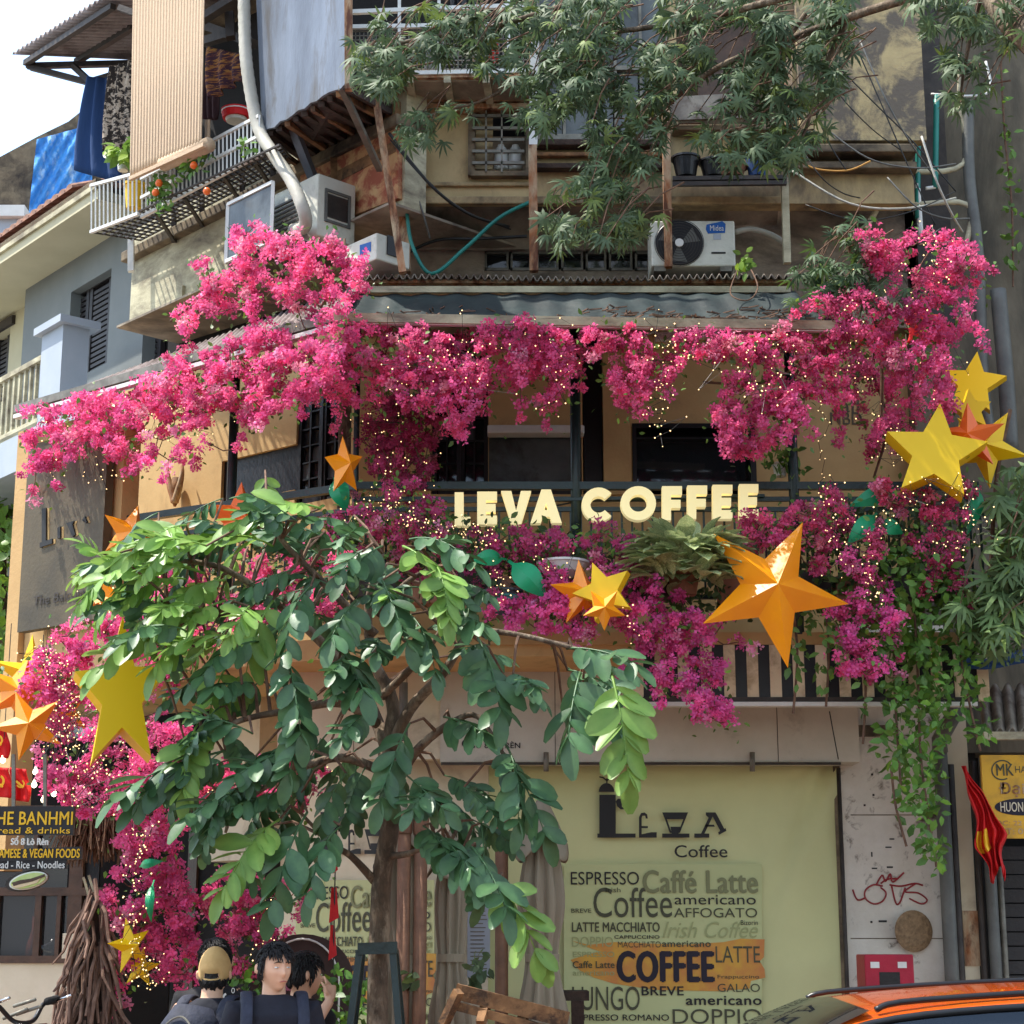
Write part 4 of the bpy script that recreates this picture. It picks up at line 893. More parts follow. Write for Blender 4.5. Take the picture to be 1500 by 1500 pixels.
# flags: red pennants with emblem
def flag(x0, y0, x1, y1, Y, label, emblem, group, nm='flag'):
    pl = PY(Y)
    def fn(u, v):
        x = x0+(x1-x0)*u + 4*sin(v*5); y = y1+(y0-y1)*v+3*u
        return pl.at(x, y, .02*sin(u*9+v*4))
    o = MB().grid(fn, 14, 10).build(nm, m_red, smooth=True, solid=.004); tag(o, label, 'flag', group)
    cx, cy = (x0+x1)/2, (y0+y1)/2; r = min(abs(x1-x0), abs(y1-y0))*.26
    if emblem == 'star':
        pp = [(cx+(r if k % 2 == 0 else r*.4)*sin(k*pi/5), cy-(r if k % 2 == 0 else r*.4)*cos(k*pi/5)) for k in range(10)]
        MB().poly(pl, pp, .035, .01).build('emblem', m_yel, o)
    else:
        ring(pl, cx, cy, r, r, r*.35, m_yel, o, off=.035, a0=-60, a1=160); MB().bar(pl.at(cx-r, cy-r*.6, .036), pl.at(cx+r*.7, cy+r*.9, .036), .012).build('emblem', m_yel, o)
    return o
flag(-22, 1122, 16, 1166, 12.1, 'red pennant with yellow emblem cut by the left edge', 'hs', 'red flags above the bakery sign')
flag(18, 1124, 42, 1172, 12.0, 'red pennant with yellow emblem right of the left edge one', 'hs', 'red flags above the bakery sign')
flag(-20, 1060, 12, 1108, 12.0, 'plain red pennant under the orange stars at the left edge', 'hs', 'red flags above the bakery sign')
flag(1328, 458, 1378, 502, 12.2, 'red flag with yellow star among the pink flowers, nearest the right wall', 'star', 'star flags in the flowers')
flag(1256, 474, 1300, 506, 12.2, 'red flag with yellow star left of the other one in the flowers', 'star', 'star flags in the flowers')
flag(1036, 486, 1060, 528, 12.3, 'small red flag hanging under the awning above the right window', 'star', 'star flags in the flowers')
flag(806, 482, 832, 506, 12.3, 'small red flag under the awning left of the dark post', 'star', 'star flags in the flowers')
# draped red flag at right
prf = [(1412,1122,3),(1420,1146,6),(1431,1166,10),(1444,1194,17),(1452,1218,22),(1450,1238,19),(1459,1260,12),(1462,1282,7)]
def fd(u, v):
    k = v*(len(prf)-1); i = min(int(k), len(prf)-2); t = k-i; c = [prf[i][j]*(1-t)+prf[i+1][j]*t for j in range(3)]
    return at(c[0]+(u-.5)*2*c[2]+2.5*sin(v*17+u*4), c[1]+13*sin(u*6+1)*v*v, 11.9+.06*sin(u*21+v*7)*(.3+v))
o = MB().grid(lambda u, v: fd(u, 1-v), 24, 24).build('draped_flag', m_red, smooth=True, solid=.005); tag(o, 'folded red flag with yellow star hanging beside the yellow shop sign', 'flag')
MB().grid(lambda u, v: fd(.05+.35*u, .55+.2*(1-v))-Vector((0,.02,0)), 8, 8).build('emblem', m_yel, o, solid=.004)
pen = thing('pennant_string', 'string of narrow red pennants hanging before the smaller banner', 'pennants', at(490, 1300, 10.2))
for (x, y, h, w_) in ((491,1240,40,6),(489,1300,52,12),(487,1355,52,10)):
    MB().prism([at(x-w_*.3, y, 10.2), at(x+w_*.3, y, 10.22), at(x+w_*.6, y+h*.85, 10.2), at(x-w_*.6, y+h, 10.16)][::-1], (0,.012,0)).build('pennant', m_red, pen)
MB().tube([at(493,1215,10.2), at(491,1270,10.2), at(488,1420,10.2)], .004, 5).build('cord', m_wire, pen)
MB().tube(smooth_path([at(490,1236,10.2), at(491,1216,10.2), at(496,1212,10.2), at(498,1218,10.2)], 5), .008, 6).build('hook', m_black, pen)
# ================================================================== STARS
def star(cx, cy, R, Y, rot, mat, label, yaw=0, pitch=0, flat=False, depth=.35, inner=.42, sq=1.0, group='big coloured stars'):
    c = at(cx, cy, Y); ppm = F/((c-CAM).dot(Vector((0, CT, ST)))); r = R/ppm
    m = MB(); n = 5; out = []
    for k in range(10):
        a = radians(rot)+k*pi/5; q = r if k % 2 == 0 else r*inner; out.append((q*sin(a)*sq, q*cos(a)))
    Rm = Matrix.Rotation(radians(yaw), 3, 'Z') @ Matrix.Rotation(radians(pitch), 3, 'X')
    def W_(x, y, zz): return c + Rm @ Vector((x, zz, y))
    d = r*depth
    faces = []
    def face(pts, mt=None): m.add([W_(*p) for p in pts], [tuple(range(len(pts)))])
    if not flat:
        for k in range(10):
            a, b = out[k], out[(k+1) % 10]; face([(0,0,-d),(a[0],a[1],0),(b[0],b[1],0)]); face([(0,0,d),(b[0],b[1],0),(a[0],a[1],0)])
    else:
        face([(x, y, -d*.5) for x, y in out]); face([(x, y, d*.5) for x, y in out[::-1]])
        for k in range(10):
            a, b = out[k], out[(k+1) % 10]; face([(a[0],a[1],d*.5),(b[0],b[1],d*.5),(b[0],b[1],-d*.5),(a[0],a[1],-d*.5)])
    o = m.build('star', mat, bevel=.006); 
    # origin at the centre of the star
    tag(o, label, 'star', group); return o
star(1130, 864, 118, 11.1, 27, m_orange, 'largest orange star, in front of the balcony right of centre', depth=.3, inner=.40, yaw=8, pitch=-4)
star(1369, 668, 76, 11.2, 8, m_yellow, 'flat yellow star on the rail below the star cluster at right', flat=True, depth=.5, inner=.46, yaw=-6, pitch=-6)
star(1426, 564, 48, 11.9, 10, m_yellow, 'topmost yellow star of the cluster by the right drainpipe', flat=True, depth=.5, inner=.46, yaw=-15)
star(1421, 602, 32, 11.6, -4, m_yellow, 'small yellow star between the topmost star and the orange one', flat=True, depth=.5, inner=.46)
star(1420, 641, 54, 11.3, 0, m_orange2, 'orange star in the right cluster, in front of a yellow one', depth=.5, inner=.42, yaw=-20)
star(1444, 656, 62, 11.5, 34, m_yellow, 'yellow star half behind the orange one at the far right', depth=.4, inner=.42, yaw=-15)
star(853, 870, 52, 11.2, -6, m_orange, 'orange star half behind the yellow one at balcony centre', depth=.5, inner=.42, yaw=20)
star(886, 868, 46, 11.05, -20, m_yellow, 'yellow star between two orange ones at balcony centre', flat=True, depth=.6, inner=.46, yaw=-14)
star(885, 892, 33, 10.9, 36, m_orange, 'smallest orange star, lowest at balcony centre', depth=.5, inner=.45)
star(504, 683, 46, 11.4, -6, m_orange, 'narrow orange-yellow star on the rail corner post', depth=.5, inner=.5, yaw=30, sq=.7)
star(177, 1022, 118, 10.6, -3, m_yellow, 'largest yellow star, among the pink flowers at left', flat=True, depth=.42, inner=.42, yaw=16, pitch=-6, sq=.6)
star(42, 1062, 54, 11.0, 180+12, m_orange, 'lower orange star near the left edge', depth=.5, inner=.42, yaw=14)
star(24, 1014, 54, 11.3, 180-20, m_orange, 'upper orange star cut close to the left edge', depth=.5, inner=.42, yaw=24)
star(44, 990, 62, 11.6, 0, m_yellow, 'yellow star behind the orange ones near the left edge', depth=.4, inner=.36, yaw=28)
star(92, 1040, 44, 11.6, 200, m_orange, 'orange star peeping out between pink flowers left of the largest yellow star', depth=.4, inner=.42)
star(190, 782, 46, 12.6, 14, m_orange, 'orange star beside the brown sign board above the tree leaves', depth=.5, inner=.45, yaw=30)
star(352, 762, 58, 12.0, 0, m_orange2, 'reddish orange star behind the leaf tips under the low shutter', depth=.45, inner=.45, yaw=25)
star(165, 880, 38, 12.0, 40, m_orange, 'orange star showing a tip under the brown sign board', depth=.4, inner=.42, yaw=30)
star(190, 1385, 42, 11.0, -14, m_yellow, 'narrow yellow star low in the flower column', depth=.4, inner=.4, yaw=52)
star(206, 1418, 30, 11.1, 150, m_yellow, 'small yellow star lowest in the flower column', depth=.4, inner=.4, yaw=20)
# green plastic leaves
def pleaf(x0, y0, x1, y1, w, Y, label, bend=.1):
    a = at(x0, y0, Y); b = at(x1, y1, Y-.08); d = b-a; l = d.length; d.normalize(); s_ = d.cross(Vector((0,1,0))).normalized()
    ppm = F/((a-CAM).dot(Vector((0, CT, ST)))); ww = w*.8/ppm
    def fn(u, v):
        t = v; wd = ww*(.12 if t < .18 else max(sin(pi*min(1, (t-.14)/.86)**.75), .01)); k = (u-.5)*2
        return a + d*(l*t) + s_*(k*wd) + Vector((0,-1,0))*(bend*sin(pi*t)-abs(k)*.25*wd) 
    o = MB().grid(fn, 8, 22).build('plastic_leaf', m_plgreen, solid=.006); tag(o, label, 'leaf decoration', 'green cut-out leaves'); return o
for a in [(745,822,800,876,24,11.35,'largest green cut-out leaf left of the centre stars'),(742,820,692,822,15,11.4,'flat green cut-out leaf pointing left above the glass tank'),
          (1312,722,1244,742,17,11.6,'green cut-out leaf under the flat yellow star'),(1284,752,1240,800,17,11.45,'green cut-out leaf with long stalk pointing down left, above the big vine'),(1276,770,1322,782,15,11.5,'green cut-out leaf pointing right above the big vine'),
          (1433,712,1416,784,13,11.5,'upright green cut-out leaf near the right edge'),(490,700,508,750,18,11.7,'green cut-out leaf under the corner star'),(205,1270,238,1262,8,11.0,'small green cut-out leaf high in the flower column'),(226,1290,222,1350,8,11.0,'small green cut-out leaf low in the flower column'),(180,842,166,858,8,11.6,'tiny green cut-out leaf by the orange tip under the brown board')]:
    pleaf(*a)
# ================================================================== AIR CONDITIONERS
ac = thing('air_conditioner', 'white outdoor air conditioner with round fan on the tin strip roof', 'air conditioner', at(1012, 392, 12.25), 'outdoor air conditioners')
PA = PY(12.25)
MB().rect(PA, 953, 323, 1076, 390, 0, .32).build('casing', m_ac, ac, bevel=.012)
cx, cy = 995, 356
MB().lathe(PA.at(cx, cy, .002), [(.165,0),(.17,.004),(.165,.008)], 40, ax=(0,-1,0)).build('fan_recess', m_black, ac)
for r in range(5, 40, 4): ring(PA, cx, cy, r-.5, (r-.5)*.95, .9, m_darksteel, ac, off=.02, name='grille_ring')
MB().lathe(PA.at(cx, cy, .012), [(.03,0),(.03,.012)], 16, ax=(0,-1,0)).build('fan_hub', m_white, ac)
for k in range(3):
    a = k*2*pi/3; c0 = PA.at(cx, cy, .011); v = [c0+Vector((cos(a+t)*.15*s_, 0, sin(a+t)*.15*s_)) for t, s_ in ((0,.2),(.1,1),(.9,1),(.7,.2))]; MB().add(v, [(0,1,2,3)]).build('fan_blade', m_pvc, ac)
MB().poly(PA, [(1035,329),(1058,324),(1063,328),(1062,341),(1037,342),(1034,336)], .003, .002).build('logo_patch', m_blue, ac); text('Midea', PA, 1040, 330, 1060, 338, m_white, ac, off=.006)
MB().rect(PA, 1045, 343, 1056, 351, .003, .002).build('logo_patch', m_lightblue, ac); MB().rect(PA, 1042, 369, 1063, 371.5, .003, .002).build('stripe_mark', m_ink, ac)
MB().tube(smooth_path([PA.at(1077,340,-.1), PA.at(1100,336,-.1), PA.at(1130,344,-.1), PA.at(1152,358,-.1)], 5), .022, 8).build('pipe', m_hose, ac, smooth=True)
MB().rect(PA, 958, 390, 975, 397, 0, .3).build('foot', m_steel, ac); MB().rect(PA, 1055, 390, 1072, 397, 0, .3).build('foot', m_steel, ac)
ac2 = thing('air_conditioner', 'white air conditioner in an open frame on the angled side wall', 'air conditioner', UL.at(400, 330, .3), 'outdoor air conditioners')
# side face towards the viewer: box standing out of the wing wall
def obox(pl, x0, x1, ytop, ybot, o0, o1):
    a, zt = pl.sz(x0, ytop, o1); b, _ = pl.sz(x1, ytop, o1); _, zb = pl.sz(x0, ybot, o1); return a, zb, b, zt
a, zb, b, zt = obox(UL, 380, 440, 285, 372, .05, .5)
MB().pbox(UL, a, zb, b+.1, zt, .08, .42).build('casing', m_ac, ac2, bevel=.01)
P_ = Pl((UL.pt(a,0,.42).x, UL.pt(a,0,.42).y), (UL.pt(a,0,.08).x, UL.pt(a,0,.08).y))
for k in range(12): MB().pbox(UL, a+.08, zt-.12-.035*k, b-.1, zt-.105-.035*k, .421, .43).build('vent_slat', m_pvc, ac2)
MB().pbox(UL, a+.02, zt-.1, a+.07, zt-.04, .421, .425).build('logo_patch', m_blue, ac2)
e_ = MB(); zc_ = (zb+zt)/2
for (oo0, oo1, za, zb_2) in ((.13,.15,zb+.12,zt-.1),(.34,.36,zb+.12,zt-.1),(.15,.34,zt-.12,zt-.1),(.15,.34,zb+.12,zb+.14)): e_.pbox(UL, b+.101, za, b+.112, zb_2, oo0, oo1)
e_.build('end_frame', m_pvc, ac2)
for k in range(13): MB().pbox(UL, b+.101, zb+.16+k*(zt-zb-.3)/13, b+.107, zb+.18+k*(zt-zb-.3)/13, .155, .335).build('vent_slat', m_darksteel, ac2)
f0, fz = UL.sz(334, 300, .62); f1, _ = UL.sz(382, 282, .62); fzb = UL.sz(334, 382, .62)[1]
fm = MB(); A = UL.pt(f0, fz, .62); B = UL.pt(f1+.15, fz, .62); C = UL.pt(f1+.15, fzb, .62); D = UL.pt(f0, fzb, .62)
for p, q in ((A,B),(B,C),(C,D),(D,A),(A,UL.pt(f0,fz,0)),(D,UL.pt(f0,fzb,0)),(C,UL.pt(b,fzb,.4))): fm.bar(p, q, .025)
fm.build('frame', m_white, ac2); MB().prism([A,B,C,D][::-1], -UL.n*.004).build('mesh_panel', m_glassgrey, ac2)
MB().pbox(UL, f0, fzb-.03, b, fzb, .05, .6).build('tray', m_darksteel, ac2)
ac3 = thing('air_conditioner', 'small white unit with square vent behind the rusty prop, above the pink sprays', 'air conditioner', at(545, 400, 12.4), 'outdoor air conditioners')
a, zt = UL.sz(512, 364, .25); b, _ = UL.sz(560, 350, .25); zb = UL.sz(512, 402, .25)[1]
MB().pbox(UL, a, zb, b, zt, .0, .3).build('casing', m_ac, ac3, bevel=.01)
pc = UL.pt(b, (zb+zt)/2+.03, .16); dd = UL.d
MB().hexa([pc+dd*.002+UL.n*(-.05)+Vector((0,0,-.07)), pc+dd*.012+UL.n*(-.05)+Vector((0,0,-.07)), pc+dd*.012+UL.n*.05+Vector((0,0,-.07)), pc+dd*.002+UL.n*.05+Vector((0,0,-.07)),
           pc+dd*.002+UL.n*(-.05)+Vector((0,0,.07)), pc+dd*.012+UL.n*(-.05)+Vector((0,0,.07)), pc+dd*.012+UL.n*.05+Vector((0,0,.07)), pc+dd*.002+UL.n*.05+Vector((0,0,.07))]).build('vent', m_black, ac3)
MB().poly(UL, [(527,359),(543,354),(543,368),(527,374)], .304, .003).build('logo_patch', m_blue, ac3)
# ================================================================== HOSES, CABLES
def cable(pts, r, mat, name, label, cat, n=6, seg=6):
    o = MB().tube(smooth_path([at(*p) for p in pts], n), r, seg).build(name, mat, smooth=True); tag(o, label, cat); return o
hp = smooth_path([UL.at(x, y, o) for x, y, o in [(357,-60,.65),(358,30,.65),(362,100,.65),(378,185,.6),(400,225,.6),(425,262,.6),(442,300,.6),(448,325,.55),(441,336,.5),(430,337,.45)]], 14)
o = MB().tube(hp, [.045+.003*(i % 2) for i in range(len(hp))], 12).build('ribbed_hose', m_hose, smooth=True); tag(o, 'thick pale ribbed hose running down to the side air conditioner', 'hose')
cable([(596,312,12.3),(604,360,12.3),(632,401,12.25),(680,365,12.3),(730,320,12.35),(776,296,12.4)], .014, m_teal, 'garden_hose', 'teal garden hose looped under the yellow wall', 'hose')
cable([(570,195,12.1),(600,235,12.1),(640,280,12.15),(690,315,12.3),(745,332,12.6)], .012, m_wire, 'cable', 'thick black cable sagging across the yellow wall', 'cable')
cable([(572,205,12.1),(610,250,12.1),(632,270,12.15),(670,305,12.3),(748,336,12.6)], .006, m_wire, 'cable', 'thin black cable just under the thick sagging one', 'cable')
cable([(598,225,12.3),(608,275,12.3),(622,320,12.3),(630,350,12.4)], .008, m_pvc, 'cable', 'grey cord hanging left of the teal hose', 'cable')
cable([(588,375,12.6),(640,352,12.6),(700,350,12.6),(772,346,12.6)], .012, m_wire, 'cable', 'dark cable lying along the soffit above the strip windows', 'cable')
cable([(1160,225,12.2),(1190,246,12.2),(1240,250,12.2),(1275,236,12.2)], .007, M('orange_cord', sr(190,140,70), None, 3), 'cable', 'thin orange cord sagging below the stained wall', 'cable')
cable([(1255,70,12.2),(1290,150,12.2),(1320,220,12.2),(1370,330,12.2)], .005, m_wire, 'cable', 'black cable crossing the stained wall, right one', 'cable')
cable([(1225,95,12.2),(1280,150,12.2),(1335,205,12.2),(1400,280,12.2)], .005, m_wire, 'cable', 'black cable crossing the stained wall, left one', 'cable')
cable([(1168,75,12.2),(1185,140,12.2),(1215,210,12.2),(1240,250,12.2)], .005, m_wire, 'cable', 'black cable at the left edge of the stained wall', 'cable')
cable([(1215,1042,12.3),(1222,1080,12.3),(1228,1112,12.5)], .004, m_wire, 'cable', 'thin wire dangling over the grey fascia panel', 'cable')
cable([(1400,340,12.4),(1380,335,12.3),(1365,350,12.3),(1375,365,12.3)], .008, m_wire, 'cable', 'coiled black cable by the right drainpipe', 'cable')
for i_, (x_, y_, dx_, dy_, sg_) in enumerate([(1170,40,150,180,26),(1200,180,200,60,30),(1160,250,240,40,34),(1180,300,220,-20,30),(1260,60,110,200,18),(1350,200,60,140,14),(1170,210,90,80,20),(1300,260,120,60,22)]):
    cable([(x_,y_,12.1),(x_+dx_*.35,y_+dy_*.35+sg_,12.0),(x_+dx_*.7,y_+dy_*.7+sg_*.8,12.1),(x_+dx_,y_+dy_,12.3)], .0045+.002*(i_%3), [m_wire,m_pvc,m_hose][i_%3], 'cable', ['black','grey','pale'][i_%3]+' loose wire '+['from the branch tips down the stained wall','slung level under the stained wall','lowest slack loop left of the drainpipe','crossing above the upper right pink mass','steepest on the stained wall','short drop beside the teal pipe','hooked under the rusty post','ending by the coiled cable'][i_], 'cable')
cable([(700,722,11.9),(780,745,11.9),(850,735,11.9),(1000,728,11.9)], .006, m_wire, 'cable', 'thin black wire along the rail behind the lit letters', 'cable')
# ================================================================== LAUNDRY, BLIND, POTS
def cloth(name, mat, quad, amp, label, cat, fr=16, nu=26, nv=14):
    (a, b, c, d) = quad
    def fn(u, v):
        p = a.lerp(b, u).lerp(d.lerp(c, u), 1-v); return p + UL.n*(amp*sin(u*fr+1.4*sin(v*3))*(.4+.6*(1-v)))
    o = MB().grid(fn, nu, nv).build(name, mat, smooth=True, solid=.006); tag(o, label, cat); return o
cloth('blue_cloth', m_navy, (at(128,112,15.2), at(163,114,15.2), at(176,268,15.0), at(110,250,15.2)), .05, 'navy blue cloth hung to dry under the tin canopy', 'laundry')
cloth('leopard_cloth', m_leop, (at(160,98,15.0), at(195,88,14.8), at(195,215,14.8), at(152,222,15.0)), .04, 'leopard print cloth hung beside the blue one', 'laundry')
cloth('patterned_cloth', m_pattern, (UL.at(303,68,.1), UL.at(358,80,.1), UL.at(354,118,.1), UL.at(306,146,.1)), .04, 'brown patterned cloth hung inside the loggia', 'laundry')
cloth('dark_cloth', M('plum_cloth', sr(60,32,36), None, 5), (UL.at(298,110,-.1), UL.at(318,112,-.1), UL.at(318,175,-.1), UL.at(298,175,-.1)), .03, 'plum coloured cloth behind the patterned one', 'laundry')
bl_ = thing('reed_blind', 'large beige reed blind hanging over the loggia', 'blind', UL.at(245, 100, .8))
def fb_(u, v):
    x = 196+(300-196)*u - 6*(1-v); y0 = -80; yb = 262-(262-213)*u; y = yb+(y0-yb)*v
    return UL.at(x, y, .85+.0035*sin(u*2*pi*24)+.02*sin(v*5))
MB().grid(fb_, 150, 20).build('reed_sheet', m_blind, bl_, smooth=True, solid=.008)
MB().bar(UL.at(191,262,.86), UL.at(300,212,.86), .03).build('bottom_batten', m_blind, bl_)
MB().tube([UL.at(240,240,.8), UL.at(306,212,.8)], .06, 10).build('rolled_end', m_blind, bl_, smooth=True)
MB().grid(lambda u, v: UL.at(300+8*u, 215-40*v, .7+.05*sin(u*3)), 6, 6).build('blind_return', m_blind, bl_, solid=.01)
def pot(x, y, Y, r, h, mat, name, label, prof=None, parent=None):
    c = at(x, y, Y); o = MB().lathe(c, prof or [(r*.7,0),(r*.95,h*.9),(r*1.08,h*.9),(r*1.08,h),(r*.9,h),(r*.85,h*.8)], 20).build(name, mat, smooth=False); tag(o, label, 'pot'); return o
pot(346, 178, 13.2, .11, .08, m_white, 'basin', 'white rimmed red basin on top of the white bars')
MB().lathe(at(346, 174, 13.2), [(.105,0),(.118,.07),(.119,.0701)], 20).build('red_band', m_red, bpy.data.objects['basin'])
pot(196, 306, 14.3, .09, .22, m_yel, 'yellow_bucket', 'yellow bucket in the corner of the white bar cage')
pot(180, 250, 14.3, .06, .14, m_white, 'white_pot', 'white pot with pale grass beside the leopard cloth')
for i, (x, y, r, h, mt, lb) in enumerate([(1005,260,.1,.15,m_black,'black bucket at the left of the high shelf'),(1045,260,.1,.12,m_black,'dark tub in the middle of the high shelf'),(1110,260,.09,.18,m_navy,'dark blue tub right on the high shelf'),(1070,260,.12,.08,m_terracotta,'low terracotta tray on the high shelf')]):
    pot(x, y, 12.25, r, h, mt, 'tub', lb)
wp = pot(1143, 698, 12.0, .055, .09, m_white, 'white_flowerpot', 'small white flowerpot standing on the rail by the green column')
bw = pot(825, 846, 11.5, .16, .11, m_white, 'bowl_planter', 'shallow white bowl planter hung under the letters', [(.06,0),(.13,.03),(.16,.08),(.17,.085),(.17,.1),(.14,.1),(.12,.06)])
MB().lathe(at(737, 905, 11.55), [(.1,0),(.12,.16),(.13,.16),(.13,.175),(.115,.175)], 24).build('glass_tank', m_glassgrey); tag(bpy.data.objects['glass_tank'], 'teal rimmed glass planter under the large cut-out leaf', 'planter')
ring(PY(11.42), 737, 873, 24, 4, 3, m_teal, bpy.data.objects['glass_tank'], off=.02, name='rim')
tc_ = pot(1002, 872, 11.5, .11, .16, m_terracotta, 'clay_planter', 'wide clay planter holding the variegated plant')
for i, x in enumerate((560,640,700,770,950,1090,1180,1260,1340)):
    c = at(x, 850+ (i % 2)*8, 11.65); o = MB().box(c.x-.16, 11.62, c.z-.12, c.x+.16, 11.8, c.z+.06).build('trough', m_terracotta if i % 2 else m_darksteel, bevel=.01)
    tag(o, ('clay' if i % 2 else 'dark')+' flower trough hidden in blooms under the '+['left corner rail','letter L','letters E and V','letter A','letters C and O','last E of the sign','rail right of the sign','flat yellow star','right cluster'][i], 'planter', 'planters along the balcony')
# antler like wall ornament and round woven basket
orn = MB()
for sx in (-1, 1): orn.tube(smooth_path([LW.at(256, 735, .08), LW.at(256+sx*7, 712, .1), LW.at(256+sx*11, 690, .1), LW.at(256+sx*9, 672, .08)], 5), [.035,.033,.031,.03,.03,.028,.026,.024,.022,.02,.018,.015,.012,.009,.006,.003][:16], 8)
o = orn.build('horn_ornament', m_rust, smooth=True); tag(o, 'horned carved wood ornament hung on the ochre side wall', 'ornament'); MB().lathe(LW.at(256, 742, .06), [(.01,0),(.045,.08),(.05,.16),(.03,.24)], 10).build('carved_face', m_wood, o, smooth=True)
bsk = MB().lathe(GW.at(1337, 1364, .03), [(.13,0),(.14,.015),(.1,.03),(.02,.035)], 30, ax=(.25,-1,0)).build('woven_disc', M('woven_straw', sr(150,124,92), sr(110,88,64), 40, bump=.5), smooth=False)
bsk.scale = (1,1,1); tag(bsk, 'round woven straw disc hung on the grubby pier', 'basket')
cr = thing('red_box_sign', 'dark red box with two white labels behind the car roof', 'box', GW.at(1302, 1420, .3))
MB().rect(PY(12.2), 1266, 1398, 1338, 1470, 0, .3).build('box_body', M('crimson_box', sr(168,24,52), sr(150,20,46), 4, rough=.5), cr, bevel=.01)
for x in (1275, 1315): MB().rect(PY(12.2), x, 1409, x+13, 1418, .004, .003).build('label_sticker', m_white, cr)
MB().rect(PY(12.2), 1288, 1424, 1318, 1450, .003, .003).build('opening', m_black, cr)
# black barrier boards behind the people
bh = thing('arched_board', 'dark brown arched board with thin white arch line behind the people', 'board', at(430, 1500, 11.6))
pr = [(-.27, 0)]+[(-.27*cos(t), .55+.27*sin(t)*1.0) for t in [pi*i/16 for i in range(17)]]+[(.27, 0)]
c = at(440, 1500, 11.6); c.z = .0; hgt = at(440, 1368, 11.6).z-.82
MB().prism([c+Vector((x*1.15, 0, (y if y else 0)+(hgt if y else 0))) for x, y in pr], (0,.05,0)).build('board', M('arch_brown', sr(66,50,46), None, 3), bh)
MB().tube([c+Vector((x*.86, -.012, hgt+y-.03)) for x, y in pr[1:-1]]+[c+Vector((.27*.86,-.012,.3))], .006, 6).build('arch_line', m_white, bh)
# ================================================================== PLANT SYSTEMS
def at_np(px, py, pl, off):
    u = (px-750)/F; v = (750-py)/F
    r = np.stack([u, CT-v*ST, ST+v*CT], 1); n = np.array(pl.n); o = np.array(pl.o)
    cam_ = np.array(CAM); k = ((o-cam_) @ n + off)/(r @ n)
    return cam_ + r*k[:,None]
def inpoly(px, py, poly):
    ins = np.zeros(len(px), bool); n = len(poly)
    for i in range(n):
        x0, y0 = poly[i]; x1, y1 = poly[(i+1) % n]
        c = ((y0 > py) != (y1 > py)) & (px < (x1-x0)*(py-y0)/((y1-y0) or 1e-9)+x0); ins ^= c
    return ins
def area(poly): return abs(sum(poly[i][0]*poly[(i+1) % len(poly)][1]-poly[(i+1) % len(poly)][0]*poly[i][1] for i in range(len(poly))))/2
from mathutils import noise as mn
def sample(poly, n, gap=.3, fs=.035, seed=0):
    xs = [p[0] for p in poly]; ys = [p[1] for p in poly]; out = []
    r = random.Random(seed+int(xs[0])+len(poly)*31)
    tries = 0
    while len(out) < n and tries < n*60:
        tries += 1
        x = r.uniform(min(xs)-6, max(xs)+6); y = r.uniform(min(ys)-6, max(ys)+6)
        jx = x+r.gauss(0, 5); jy = y+r.gauss(0, 5)
        if not inpoly(np.array([jx]), np.array([jy]), poly)[0]: continue
        if mn.noise(Vector((x*fs, y*fs, seed*3.1))) < -.5+gap*1.35-.2*r.random() - .1: continue
        out.append((x, y))
    return np.array(out)
def rand_rot(n, out=(0,-1,.25), spread=.9):
    z = rng.normal(0, spread, (n,3)) + np.array(out); z /= np.linalg.norm(z, axis=1)[:,None]
    a = rng.normal(0, 1, (n,3)); x = np.cross(a, z); x /= np.linalg.norm(x, axis=1)[:,None]; y = np.cross(z, x)
    return np.stack([x, y, z], 2)     # columns are axes
def mesh_np(name, V, faces_n, mat, parent, col=None, kind='stuff', smooth=False):
    """V (N,k,3) verts per unit; faces_n (m,4) quads within a unit"""
    N, k, _ = V.shape; m = len(faces_n)
    fq = (np.arange(N)[:,None,None]*k + np.array(faces_n)[None]).reshape(-1)
    me = bpy.data.meshes.new(name); me.vertices.add(N*k); off = np.array(parent_loc(parent))
    me.vertices.foreach_set('co', (V.reshape(-1,3)-off).astype(np.float32).ravel())
    me.loops.add(N*m*4); me.loops.foreach_set('vertex_index', fq.astype(np.int32))
    me.polygons.add(N*m); me.polygons.foreach_set('loop_start', np.arange(N*m, dtype=np.int32)*4)
    try: me.polygons.foreach_set('loop_total', np.full(N*m, 4, np.int32))
    except Exception: pass
    me.update(calc_edges=True); me.materials.append(mat)
    if col is not None:
        a = me.color_attributes.new('Col', 'FLOAT_COLOR', 'POINT'); c = np.ones((N, k, 4), np.float32); c[:,:,:3] = col[:,None,:] if col.ndim == 2 else col
        a.data.foreach_set('color', c.ravel())
    if smooth: me.polygons.foreach_set('use_smooth', [True]*len(me.polygons))
    o = bpy.data.objects.new(name, me); COL.objects.link(o); o.parent = parent
    if kind: o['kind'] = kind
    return o
FT = []   # one floret: three cupped bracts
for k in range(3):
    a = 2*pi*k/3; ca, sa = cos(a), sin(a)
    for (x, y, z_) in ((.05,0,0),(.55,-.42,.28),(1.05,0,.42),(.55,.42,.28)): FT.append((x*ca-y*sa, x*sa+y*ca, z_))
FT = np.array(FT); FQ = [(0,1,2,3),(4,5,6,7),(8,9,10,11)]
LT = np.array([(0,0,0),(.35,-.27,.06),(.72,-.2,.02),(1,0,-.12),(.72,.2,.02),(.35,.27,.06),(.5,0,-.02)])  # small leaf folded at the midrib
LQ = [(0,1,2,6),(6,2,3,4),(0,6,4,5)]
BG = 'bougainvillea over the coffee balcony'
NFL = [0]
